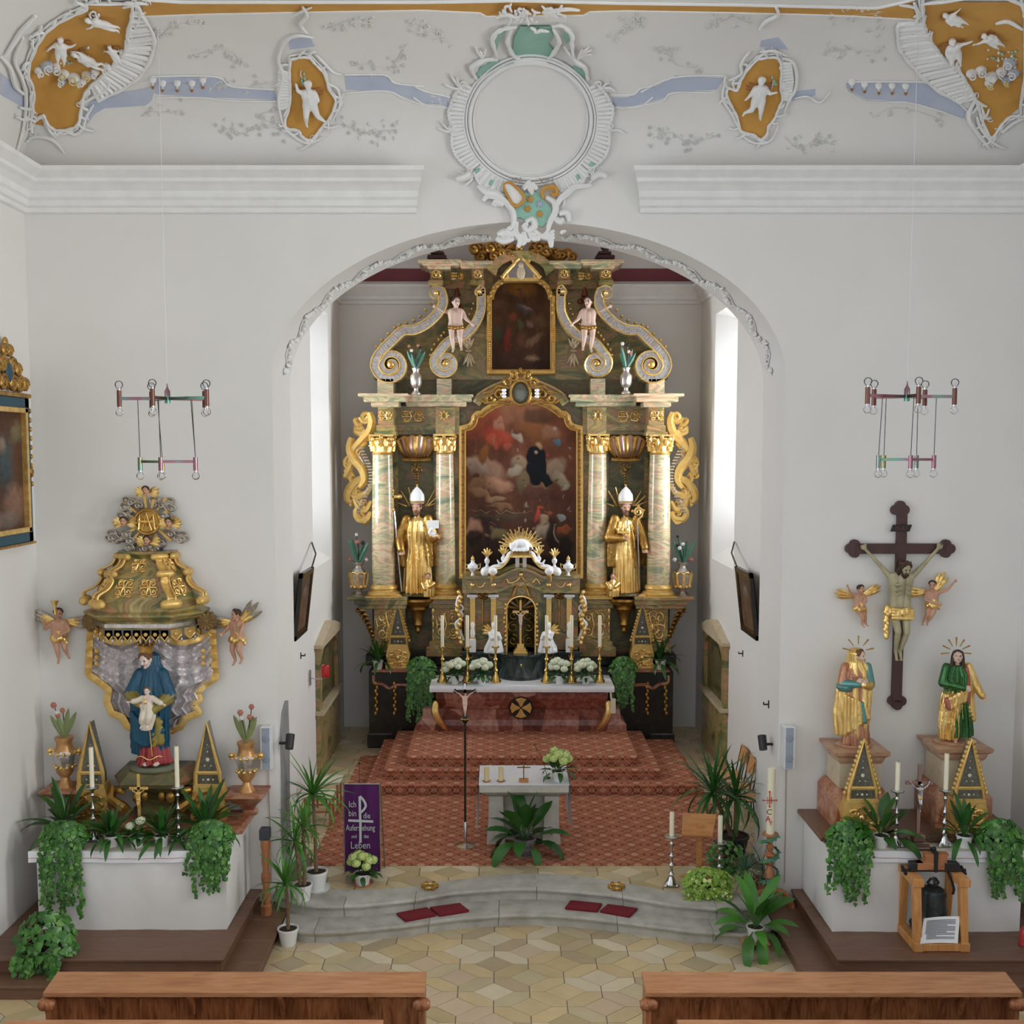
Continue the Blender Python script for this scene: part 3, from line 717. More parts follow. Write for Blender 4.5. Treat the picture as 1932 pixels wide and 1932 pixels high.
def human(b,o,H,J=None,child=False,sk=0,yaw=0,legs=True,arms=True,torso=True,hands=True,fat=1.0,headkw=None,mir=False):
    D=dict(head=(0,-.01,.925),neck=(0,0,.845),shL=(-.115,0,.805),shR=(.115,0,.805),elL=(-.15,.01,.64),elR=(.15,.01,.64),wrL=(-.14,-.06,.5),wrR=(.14,-.06,.5),
             hipL=(-.055,0,.5),hipR=(.055,0,.5),knL=(-.06,-.02,.27),knR=(.06,-.02,.27),anL=(-.06,.01,.045),anR=(.06,.01,.045),toL=(-.07,-.08,.02),toR=(.07,-.08,.02),hdL=None,hdR=None)
    hu=.133
    if child:
        hu=.205
        D.update(head=(0,-.01,.9),neck=(0,0,.79),shL=(-.125,0,.725),shR=(.125,0,.725),elL=(-.18,.0,.58),elR=(.18,.0,.58),wrL=(-.17,-.07,.45),wrR=(.17,-.07,.45),
                 hipL=(-.075,0,.42),hipR=(.075,0,.42),knL=(-.085,-.03,.23),knR=(.085,-.03,.23),anL=(-.08,.0,.05),anR=(.08,.0,.05),toL=(-.09,-.08,.02),toR=(.09,-.08,.02))
    if J:D.update(J)
    if mir:
        E={}
        for k,v in D.items():
            q=k[:-1]+{'L':'R','R':'L'}.get(k[-1],k[-1]);q=q if q in D else k
            E[q]=None if v is None else(-v[0],v[1],v[2])
        D=E
    Rz=Matrix.Rotation(yaw,3,'Z');o=Vector(o)
    K={k:(o+Rz@(Vector(v)*H)if v is not None else None)for k,v in D.items()}
    hh=hu*H;f=fat*(1.16 if child else 1.0)
    if torso:
        mid=(K['hipL']+K['hipR'])/2;nk=K['neck'];b.cap((K['shL']+K['shR'])/2-Vector((0,0,.2*hh)),.45*hh*f,mid+Vector((0,0,.15*hh)),.36*hh*f,sk,12)
        for s in 'LR':
            sh=K['sh'+s]*.62+nk*.2+((K['shL']+K['shR'])/2)*.18;hp=K['hip'+s]
            wa=sh*.45+hp*.4+mid*.15
            b.cap(sh-Vector((0,0,.12*hh)),.42*hh*f,wa,.35*hh*f,sk,10);b.cap(wa,.35*hh*f,hp,.4*hh*f,sk,10)
            b.cap(nk,.16*hh*f,K['sh'+s],.22*hh*f,sk,8)
    b.cap(K['neck']-Vector((0,0,.05*hh)),.2*hh*f,K['head'],.2*hh,sk,8)
    if arms:
        for s,sd in(('L',1),('R',-1)):
            if K['el'+s]is None:continue
            b.cap(K['sh'+s],.24*hh*f,K['el'+s],.18*hh*f,sk,8);b.cap(K['el'+s],.18*hh*f,K['wr'+s],.115*hh*f,sk,8)
            if hands:
                d=(K['wr'+s]-K['el'+s])if K.get('hd'+s)is None else(K['hd'+s]-K['wr'+s]);hand(b,K['wr'+s],d,hh*(1 if not child else .8),sk,sd)
    if legs:
        for s in 'LR':
            if K['kn'+s]is None:continue
            b.cap(K['hip'+s],.37*hh*f,K['kn'+s],.25*hh*f,sk,10);b.ell(K['kn'+s],.25*hh*f,8,6,sk)
            ca=K['kn'+s]*.65+K['an'+s]*.35;b.cap(K['kn'+s],.22*hh*f,ca,.24*hh*f,sk,8);b.cap(ca,.23*hh*f,K['an'+s],.14*hh*f,sk,8)
            b.cap(K['an'+s],.14*hh*f,K['to'+s],.1*hh*f,sk,8)
            tv=K['to'+s];rr=Vector((1,0,0))
            for q in range(-2,3):b.ell(tv+Rz@Vector((q*.055*hh,-.09*hh+abs(q)*.02*hh,-.02*hh)),.05*hh,6,5,sk)
    kw=dict(yaw=yaw);kw.update(headkw or{});kw.setdefault('sk',sk)
    head(b,K['head'],hh,**kw)
    return K,hh
def robe(b,rings,m,nf=9,amp=.1,seg=56,ph=0.0,seed=0,grow=True):
    rg=random.Random(seed);w=[(rg.uniform(.3,1),rg.randint(nf-4,nf+5),rg.uniform(0,6.28))for _ in range(3)];out=[];n=len(rings)
    for i,(x,y,z,rx,ry)in enumerate(rings):
        t=i/(n-1);A=amp*1.25*((1-.55*t)if grow else 1)
        r=[]
        for k in range(seg):
            a=2*PI*k/seg;q=sum(c*cos(f*a+p+ph*t*2)for c,f,p in w)/1.6;q=1+A*(abs(q)*1.6-.7);r.append((x+rx*q*cos(a),y+ry*q*sin(a),z))
        out.append(r)
    b.loft(out,m)
def densify(rings,k=4):
    P=[Vector(r)for r in rings];out=[]
    for i in range(len(P)-1):
        for j in range(k):out.append(tuple(P[i].lerp(P[i+1],j/k)))
    return out+[tuple(P[-1])]
def feather_wing(b,root,dirs,L,m=0,w=.16,nrm=(0,-1,0)): # fan of feather blades
    root=Vector(root);nr=Vector(nrm)
    n=len(dirs)
    for i,(dx_,dz_)in enumerate(dirs):
        d=Vector((dx_,0,dz_)).normalized();l=L*(1-.1*abs(i-n*.3));s=d.cross(nr).normalized()
        ww=L*w;pts=[root,root+d*l*.35,root+d*l*.75,root+d*l]
        ws=[.5,1,.9,.15];y=nr*(.012*L*i)
        top=[p+s*(ww*q*.5)+y for p,q in zip(pts,ws)];bot=[p-s*(ww*q*.5)+y for p,q in zip(pts,ws)];mid=[p+nr*(.05*L)+y for p in pts]
        for q in range(3):
            b.add([top[q],mid[q],mid[q+1],top[q+1]],[(0,1,2,3)],m);b.add([mid[q],bot[q],bot[q+1],mid[q+1]],[(0,1,2,3)],m)
            b.add([top[q]-nr*.01,bot[q]-nr*.01,bot[q+1]-nr*.01,top[q+1]-nr*.01],[(3,2,1,0)],m)
# --- carved scroll ornament on a local plane: P(u,v) -> point, u,v in metres
def plane(Y):return lambda u,v,h=0:Vector((u,Y-h,v))
def filigree(b,P,cx,cz,w,h,r,m=0,kind=0):
    def T(pts,rad):b.tube([P(cx+x*w/2,cz+z*h/2,rad_ if False else r*.4)for x,z in pts],rad,5,m,up=None)
    def taper(n,a=1.0):return[r*a*(.35+.65*sin(PI*min(1,.15+.85*i/(n-1))))for i in range(n)]
    def both(pts,a=1.0):
        for s in(-1,1):T([(s*x,z)for x,z in pts],taper(len(pts),a))
    asp=w/h
    if kind==0: # panel of mirrored scrolls
        both(spiral(.55,.5,.36,.06,PI*1.1,-1.4,16));both(spiral(.55,-.5,.36,.06,PI*.9,1.4,16))
        both(smoothpath([(0,.95),(.25,.8),(.2,.4),(.08,0),(.2,-.4),(.25,-.8),(0,-.95)],4));both(smoothpath([(.1,0),(.5,.06),(.9,0),(.98,.35)],4));both(smoothpath([(.9,0),(.98,-.35)],4))
        both(smoothpath([(.3,.95),(.7,.98),(.97,.8)],4),.8);both(smoothpath([(.3,-.95),(.7,-.98),(.97,-.8)],4),.8)
    elif kind==1: # rosette
        b.tube([P(cx+cos(a)*w*.3,cz+sin(a)*h*.3,r*.4)for a in[2*PI*i/14 for i in range(14)]],r,5,m,closed=True)
        for i in range(8):b.ell(P(cx+cos(i*PI/4)*w*.42,cz+sin(i*PI/4)*h*.42,r*.4),r*1.6,6,5,m)
    elif kind==2: # pendant of bell flowers
        for i in range(5):
            t=i/4;b.ell(P(cx,cz+h*(.5-t),r*.4),(r*(2.4-1.6*t),r*1.2,h*.11),6,5,m)
            for s in(-1,1):T([(0,1-2*t),(s*(.8-.6*t),1.05-2*t),(s*(.9-.6*t),.8-2*t)],r*.9)
    elif kind==3: # leafy mask / small cartouche
        both(spiral(.6,.35,.35,.05,PI*1.2,-1.3,12));both(smoothpath([(0,-.9),(.5,-.75),(.85,-.3),(.5,0),(0,.1)],4));both(smoothpath([(0,.95),(.4,.7),(.25,.3)],3))
        b.ell(P(cx,cz-.1*h,r*.4),(w*.12,r*1.4,h*.2),8,6,m)
def scroll_band(pts,wid): # centre line (2-D) + half widths -> two edges
    n=len(pts);A,B=[],[]
    for i in range(n):
        p=Vector(pts[i]);t=(Vector(pts[min(i+1,n-1)])-Vector(pts[max(i-1,0)]));t.normalize();nn=Vector((-t.y,t.x));A.append(p+nn*wid[i]);B.append(p-nn*wid[i])
    return A,B
def volute(par,pts,wid,Yf,Yb,face,edge,body,name='volute'):
    A,B=scroll_band(pts,wid);n=len(pts);b=MB();V=lambda p,Y:(lambda q:(q.x,Y,q.z))(U(p.x,p.y,Yf))
    fr=MB();sd=MB();ed=MB()
    for i in range(n-1):
        a,c,d,e=V(A[i],Yf),V(A[i+1],Yf),V(B[i+1],Yf),V(B[i],Yf);fr.add([a,c,d,e],[(0,1,2,3),(3,2,1,0)][:1])
        for q,r in((A[i],A[i+1]),(B[i],B[i+1])):sd.add([V(q,Yf),V(r,Yf),V(r,Yb),V(q,Yb)],[(0,1,2,3)])
    # little cross ribs on the face
    acc=0
    for i in range(1,n-1):
        acc+=(Vector(pts[i])-Vector(pts[i-1])).length
        if acc>4.2 and wid[i]>2.5:
            acc=0;fr.tube([V(A[i]*.8+B[i]*.2,Yf-.008),V(A[i]*.2+B[i]*.8,Yf-.008)],sc(Yf)*.7,4)
    rr=[sc(Yf)*max(.7,min(1.8,.3*w))for w in wid]
    ed.tube([V(p,Yf-.01)for p in A],rr,5);ed.tube([V(p,Yf-.01)for p in B],rr,5)
    o=sd.obj(name,body,par);fr.obj('fluted_face',face,o);ed.obj('gilt_edge',edge,o);return o

# ================================================================== HIGH ALTAR
HA=thing('high_altar','tall painted marble and gilded high altar retable filling the chancel','altar',(.37,7.2,ZC))
MX=lambda x:1966-x
def sides():
    return((lambda x:x,marble,marble_col,-1),(MX,marble_r,marble_col_r,1))
def bxs(b,f,x0,y0,x1,y1,Yf,Yb,m=0,bev=0):
    x0,x1=sorted((f(x0),f(x1)));return boxU(b,x0,y0,x1,y1,Yf,Yb,m,bev)
# black plinth with counters
b=MB();q0,q1=U(696,1300,6.42).x,U(1270,1300,6.42).x;zc=U(983,1266,6.42).z
b.box((q0,6.42,ZC),(q1,7.86,zc),bev=.01);b.box((q0-.03,6.36,ZC),(q0+.42,7.86,ZC+.27),bev=.02);b.box((q1-.42,6.36,ZC),(q1+.03,7.86,ZC+.27),bev=.02)
b.box((U(690,1240,6.9).x,6.9,zc),(U(1276,1240,6.9).x,7.86,U(983,1234,6.9).z),bev=.02)
plin=b.obj('plinth',marble_black,HA)
b=MB()
for f,_,_,sg in sides():
    x0,x1=sorted((U(f(702),1266,6.4).x,U(f(800),1266,6.4).x));b.box((x0,6.38,zc-.02),(x1,6.9,zc+.02),bev=.008)
    for p in([(705,1274),(706,1288),(722,1291),(735,1299),(748,1292),(770,1293)],):
        b.tube([U(f(x),y,6.41)for x,y in smoothpath(p,3)],.03,5)
b.parts('counter_top',marble_redv,HA)
for f,_,_,sg in sides():
    for x in(710,745):
        b=MB()
        for i in range(9):
            p=U(f(x+((i%2)*2-1)*1.3),1290+i*7,6.4);b.ell(p,(.035,.022,.045),6,5)
        b.obj('gilt_garland',gold_old,plin)
# predella zone
b=MB();boxU(b,703,1128,1263,1238,7.15,7.8);b.obj('predella_panel',marble_dark,HA)
for f,mm,mc,sg in sides():
    b=MB();bxs(b,f,706,1146,764,1216,6.62,7.3,bev=.01);bxs(b,f,700,1213,770,1232,6.58,7.3,bev=.02)
    ped=b.obj('pedestal',mm,HA)
    b=MB();bxs(b,f,668,1131,768,1142,6.48,7.3,bev=.01);bxs(b,f,676,1140,766,1149,6.52,7.3,bev=.01);bxs(b,f,655,1127,768,1133,6.44,7.3,bev=.01);b.obj('ledge',mm,ped)
    b=MB();W=sc(6.6);P=plane(6.61);c=U(f(735),1180,6.61);filigree(b,P,c.x,c.z,50*W,62*W,.016)
    filigree(b,P,c.x,c.z,28*W,40*W,.014,kind=3);b.obj('gilt_panel_ornament',gold,ped)
    b=MB() # gilded bracket carrying the ledge end
    for i in range(7):
        t=i/6;p=U(f(676+26*t**.7),1151+48*t,6.66);b.ell(p,(.055-.02*t,.16,.05),7,5);b.tube([U(f(678+26*t**.7),1151+48*t,6.5),U(f(692+14*t),1153+48*t,6.55)],.02,5)
    b.obj('gilt_bracket',gold_old,ped)
    b=MB();bxs(b,f,815,1146,872,1214,6.85,7.4,bev=.01);bxs(b,f,810,1210,876,1222,6.82,7.4,bev=.02);bxs(b,f,804,1220,880,1240,6.78,7.4,bev=.02)
    bxs(b,f,806,1131,876,1141,6.76,7.4,bev=.01);bxs(b,f,810,1139,874,1148,6.8,7.4,bev=.01);ped2=b.obj('pedestal',mm,HA)
    b=MB();c=U(f(844),1178,6.84);P=plane(6.84);W=sc(6.84);filigree(b,P,c.x,c.z,42*W,54*W,.016)
    for q in(-27,27):filigree(b,P,c.x+q*W,c.z,4*W,54*W,.012,kind=2)
    b.obj('gilt_panel_ornament',gold,ped2)
    # turned gilt console under the bishop
    b=MB();p=U(f(788),1128,6.85);b.lathe([(.3,0),(.32,-.04),(.26,-.1),(.17,-.16),(.19,-.2),(.12,-.26),(.08,-.42),(.1,-.5),(.05,-.56),(.06,-.62),(.01,-.68)],p,16)
    b.obj('statue_console',gold_old,HA)
# main panel
b=MB();boxU(b,716,742,1250,1132,7.35,7.8);b.obj('main_panel',marble,HA)
for f,mm,mc,sg in sides():
    b=MB();bxs(b,f,752,824,818,1130,7.33,7.36);b.obj('niche_panel',marble_dark if sg<0 else marble_dark,HA)
def column(f,x,ytop,ycap,ybase,ybot,rp,Yc,mc):
    W=sc(Yc-.2);c=U(f(x),ybase,Yc);z0=U(f(x),ybot,Yc).z;z1=U(f(x),ybase,Yc).z;z2=U(f(x),ycap,Yc).z;z3=U(f(x),ytop,Yc).z;r=rp*W
    b=MB();n=12;b.lathe([(r*(1-.16*(i/n)**1.6),z1+(z2-z1)*i/n)for i in range(n+1)],(c.x,Yc,0),28);o=b.obj('column',mc,HA)
    b=MB();h=z1-z0;b.box((c.x-r*1.42,Yc-r*1.42,z0),(c.x+r*1.42,Yc+r*1.42,z0+h*.25));b.lathe([(r*1.38,z0+h*.25),(r*1.42,z0+h*.4),(r*1.3,z0+h*.55),(r*1.12,z0+h*.6),(r*1.1,z0+h*.7),(r*1.2,z0+h*.8),(r*1.16,z0+h*.95),(r*1.0,z0+h*1.1)],(c.x,Yc,0),28)
    b.obj('column_base',gold_matt,o)
    b=MB();h=z3-z2;rt=r*.84
    b.lathe([(rt*1.02,z2-.02),(rt*1.1,z2),(rt*.98,z2+h*.08),(rt*1.02,z2+h*.5),(rt*1.28,z2+h*.82)],(c.x,Yc,0),20)
    for row,(zz,k,out)in enumerate(((.12,8,1.02),(.4,8,1.1))):
        for i in range(k):
            a=2*PI*(i+.5*row)/k;d=Vector((cos(a),sin(a),0));p=Vector((c.x,Yc,z2+h*zz))+d*rt*out
            b.tube([p,p+Vector((0,0,h*.2))+d*.01,p+Vector((0,0,h*.33))+d*rt*.18,p+Vector((0,0,h*.27))+d*rt*.32],[rt*.2,rt*.24,rt*.17,rt*.1],6)
    for i in range(4):
        a=PI/4+i*PI/2;d=Vector((cos(a),sin(a),0));s=Vector((-d.y,d.x,0));p=Vector((c.x,Yc,z2+h*.76))+d*rt*1.3
        b.cap(p-s*rt*.16,rt*.24,p+s*rt*.16,rt*.24,0,10);b.tube([p+d*(rt*.27*cos(t))+Vector((0,0,rt*.27*sin(t)))for t in[k*.5 for k in range(14)]],rt*.06,5)
    for i in range(4):a=i*PI/2;b.ell((c.x+cos(a)*rt*1.25,Yc+sin(a)*rt*1.25,z2+h*.86),rt*.2,6,5)
    R=rt*1.5;b.prismz([(c.x+R*k*cos(a),Yc+R*k*sin(a))for a,k in[(PI/4*i,1.16 if i%2 else .86)for i in range(8)]],z2+h*.9,z3)
    b.obj('capital',gold,o)
for f,mm,mc,sg in sides():
    column(f,724,820,856,1104,1128,22.5,6.75,mc)
    column(f,840,819,855,1102,1127,19.5,6.98,mc)
# entablature
for f,mm,mc,sg in sides():
    b=MB();bxs(b,f,710,802,745,820,6.56,7.4,bev=.01);bxs(b,f,713,768,742,804,6.6,7.4);bxs(b,f,706,815,747,822,6.54,7.4)
    bxs(b,f,745,766,866,820,7.02,7.5);bxs(b,f,822,768,858,819,6.86,7.4);bxs(b,f,745,801,862,812,6.98,7.4)
    e=b.obj('entablature',mm,HA)
    b=MB();bxs(b,f,675,742,770,748,6.3,7.5,bev=.01);bxs(b,f,686,747,765,758,6.38,7.5,bev=.01);bxs(b,f,700,757,752,768,6.48,7.5,bev=.02)
    bxs(b,f,760,744,893,750,6.7,7.5,bev=.01);bxs(b,f,764,749,890,758,6.76,7.5,bev=.01);bxs(b,f,766,757,880,767,6.86,7.5,bev=.02)
    b.obj('cornice',mc,e)
    for(x,y,w,h,Y,k)in((727,784,24,17,6.59,0),(779,786,42,20,7.01,0),(838,784,18,18,6.85,1)):
        b=MB();c=U(f(x),y,Y);W=sc(Y);filigree(b,plane(Y),c.x,c.z,w*W,h*W,.013,kind=k);b.obj('gilt_applique',gold,e)
    # shell above the niche
    b=MB();n=9
    for i in range(n):
        t=(i/(n-1)-.5)*2;p0=U(f(786+t*14),866,7.1);p1=U(f(785+t*33),824+6*t*t,6.98-.1*(1-t*t));pm=(p0+p1)/2+Vector((0,-.05-.06*(1-t*t),-.05))
        b.tube(smoothpath([p0,pm,p1],4),[.035+.006*k for k in range(9)],7,m=i%2)
    b.tube([U(f(786+t*19),868+abs(t)*-1,6.98)for t in(-1.4,-.7,0,.7,1.4)],.035,6);b.tube([U(f(785+t*34),823+5*t*t+1.5*cos(t*14),6.9-.05*(1-t*t))for t in[k/8-1 for k in range(17)]],.022,6)
    sh=b.obj('shell',[gold_old,pewter_dark],HA)
    b=MB();c=U(f(786),890,7.3);W=sc(7.3);filigree(b,plane(7.3),c.x,c.z+.06,22*W,22*W,.014,kind=3);filigree(b,plane(7.3),c.x,c.z-.13,8*W,20*W,.012,kind=2);b.obj('gilt_pendant',gold_old,sh)
# central painting with curved head
fr_in=[(879,1078),(879,814)]+[(879+(23*sin(t)),814-24*(1-cos(t)))for t in[.5,.9,1.3,1.57]]+[(904,788),(911,788),(920,780),(936,770),(955,763),(970,760),(983,759)]
fr_in=fr_in+[(MX(x),y)for x,y in fr_in[::-1][1:]]
ip=XZ(fr_in,7.28);b=MB()
frame(b,ip,7.28,[(0,.0),(0,-.06),(.018,-.09),(.03,-.06),(.04,-.05),(.09,-.08),(.1,-.1),(.125,-.11),(.14,-.08),(.14,.08)])
fo=b.obj('picture_frame',gold_matt,HA)
b=MB()
for x in(872.5,1093.5):
    for i in range(34):b.ell(U(x,812+i*7.9,7.21),(.022,.012,.03 if i%2 else .018),6,4)
for s in(0,1):
    for p in[(884,803),(893,795),(897,783),(918,776),(930,768),(944,762),(958,757)]:b.ell(U(p[0]if not s else MX(p[0]),p[1],7.21),(.026,.012,.026),6,4)
b.obj('frame_inlay',marble_redv,fo)
xs=[p[0]for p in ip];zz=[p[1]for p in ip]
br,pk,rd,dk,lt,bl=(.13,.06,.03),(.4,.2,.13),(.36,.05,.03),(.02,.013,.01),(.42,.34,.24),(.1,.2,.26)
def pc(x,y):return((x-155)/1105,(y-110)/1710)
st=[]
def sk_(x,y,rx,ry,a,c,so=.38,op=.92):u,v=pc(x,y);st.append((u,v,rx/1105,ry/1105,a,tuple(q**1.12*.9 for q in c),so,op))
for a in[(600,200,500,160,0,(.36,.17,.1)),(300,330,280,150,-.4,(.32,.09,.05)),(850,250,160,110,0,(.14,.07,.04)),(850,400,260,90,.3,(.24,.1,.04)),(350,780,240,130,.4,(.33,.2,.14)),(460,930,180,90,.2,(.4,.22,.14)),(250,740,200,70,.5,(.34,.25,.19)),
          (480,340,60,90,0,(.42,.2,.13)),(470,470,190,110,.2,(.36,.07,.04)),(500,290,22,28,0,pk),(420,500,90,70,.6,(.42,.1,.05)),(340,640,55,120,.1,(.26,.11,.03)),(560,560,60,60,0,(.34,.1,.06)),(670,470,80,40,.6,(.4,.32,.25)),
          (1000,420,130,80,0,(.33,.17,.11)),(1040,380,40,30,0,(.45,.34,.27)),(1070,520,34,50,0,bl),(940,640,60,34,0,(.36,.06,.05)),(1050,760,120,110,0,(.3,.22,.15)),(1110,880,110,80,.6,(.34,.28,.2)),(1150,960,60,40,-.6,(.36,.3,.24)),
          (690,720,110,90,.4,(.28,.2,.13)),(640,800,90,60,-.4,(.32,.27,.2)),(720,900,80,140,.2,(.17,.13,.07)),(900,1010,200,120,0,(.11,.05,.035)),(900,950,90,30,0,(.22,.14,.07)),
          (870,740,110,210,.06,(.012,.013,.016)),(820,640,80,80,.3,(.012,.013,.018)),(930,870,90,70,.6,(.012,.013,.016)),(875,540,28,30,0,(.33,.2,.13)),(835,620,22,14,0,(.4,.26,.18)),
          (260,960,90,120,.2,(.22,.12,.06)),(250,860,34,34,0,(.08,.04,.03)),(350,1040,180,50,.4,(.28,.16,.09)),(470,1080,110,40,0,(.3,.19,.12)),(500,1160,160,34,.2,(.22,.13,.07)),
          (500,1220,360,8,0,(.22,.18,.12)),(500,1270,360,40,0,(.09,.065,.04)),(240,1390,100,110,0,(.33,.19,.13)),(430,1230,46,46,0,(.11,.045,.03)),(400,1330,120,60,.6,(.05,.03,.03)),(390,1430,60,110,.2,(.045,.025,.025)),(480,1440,110,80,0,(.2,.16,.08)),(240,1480,100,90,0,(.025,.016,.012)),
          (860,1240,30,90,.3,(.4,.07,.05)),(910,1170,36,24,0,(.36,.09,.05)),(930,1290,60,50,0,(.38,.26,.17)),(1000,1230,46,40,0,(.3,.1,.04)),(1100,1270,50,46,.4,(.3,.32,.32)),(1130,1390,120,40,-.1,(.28,.09,.04)),(920,1400,90,90,0,(.36,.28,.2)),(1020,1470,70,190,-.1,(.03,.018,.014)),(1050,1450,12,110,-.35,(.3,.22,.18)),(1150,1600,90,200,0,(.02,.013,.01)),(420,1620,260,160,0,(.035,.02,.014)),(700,1720,500,90,0,(.025,.014,.01))]:
    sk_(*a)
# garment highlights and faces scattered through the crowd
rg=random.Random(11)
for i in range(60):
    sk_(rg.uniform(640,1200),rg.uniform(560,1400),rg.uniform(10,26),rg.uniform(8,30),rg.uniform(-1,1),rg.choice([(.34,.22,.15),(.26,.1,.06),(.3,.27,.2),(.12,.07,.04),(.05,.03,.02)]),.5,.6)
for i in range(40):
    sk_(rg.uniform(180,640),rg.uniform(380,1500),rg.uniform(10,40),rg.uniform(6,20),rg.uniform(-1,1),rg.choice([(.36,.2,.13),(.3,.1,.06),(.1,.05,.03),(.28,.2,.14)]),.5,.5)
for a in[(872,750,105,215,.06,(.012,.013,.016),.15,1),(822,650,78,88,.3,(.012,.013,.018),.15,1),(940,880,95,62,.6,(.012,.013,.016),.15,1),(875,545,30,32,0,(.33,.2,.13),.3,.95),(876,540,42,44,0,(.5,.36,.16),.1,.25),(835,622,24,15,0,(.42,.27,.19),.3,.95)]:sk_(*a)
painting('altar_painting',inpoly(ip),min(xs),max(xs),min(zz),max(zz),7.27,190,294,st,HA,base=((.16,.055,.028),(.03,.016,.011)),seed=4)
# arched centre of the cornice and gilt crest
arc_o=[(893,758),(900,747),(920,733),(945,722),(965,717),(983,715)];arc_i=[(904,766),(910,757),(927,744),(948,735),(966,731),(983,730)]
po=arc_o+[(MX(x),y)for x,y in arc_o[::-1][1:]];pi_=arc_i+[(MX(x),y)for x,y in arc_i[::-1][1:]]
b=MB();b.prism(XZ(po+pi_[::-1],6.9),6.9,7.5);b.prism(XZ(pi_+[(MX(893),800),(893,800)],7.1),7.32,7.5);b.tube([U(x,y,6.88)for x,y in smoothpath(po,3)],.03,6);b.obj('arched_pediment',marble_top,HA)
b=MB();Y=6.72;c=U(982,742,Y);b.ell(c,(.17,.05,.2),16,10,1)
b.tube([U(982+19*cos(a),741+23*sin(a),Y-.03)for a in[2*PI*i/24 for i in range(24)]],.03,6,closed=True)
for s in(-1,1):
    for pts in(spiral(982+s*24,722,9,2,PI/2-s*PI/2,-s*1.3,14),spiral(982+s*12,711,8,2,PI/2-s*PI/2,s*1.3,14),spiral(982+s*40,744,11,2,PI/2+s*PI/2,s*1.3,14),spiral(982+s*58,752,9,2,PI/2+s*PI/2,-s*1.4,14),[(982+s*20,762),(982+s*40,758),(982+s*66,760),(982+s*78,752)],[(982+s*26,730),(982+s*44,728),(982+s*52,738),(982+s*70,742)]):
        b.tube([U(x,y,Y-.02)for x,y in pts],[.035*(1-.6*i/len(pts))for i in range(len(pts))],6)
    for y in(736,742,748):b.ell(U(982+s*31,y,Y-.05),(.045,.03,.03),6,5,2)
for i in range(5):b.ell(U(966+8*i,705-3*(2-abs(i-2)),Y-.02),(.04,.03,.06),6,5)
b.obj('gilt_crest',[gold_old,relic,white_fig],HA)
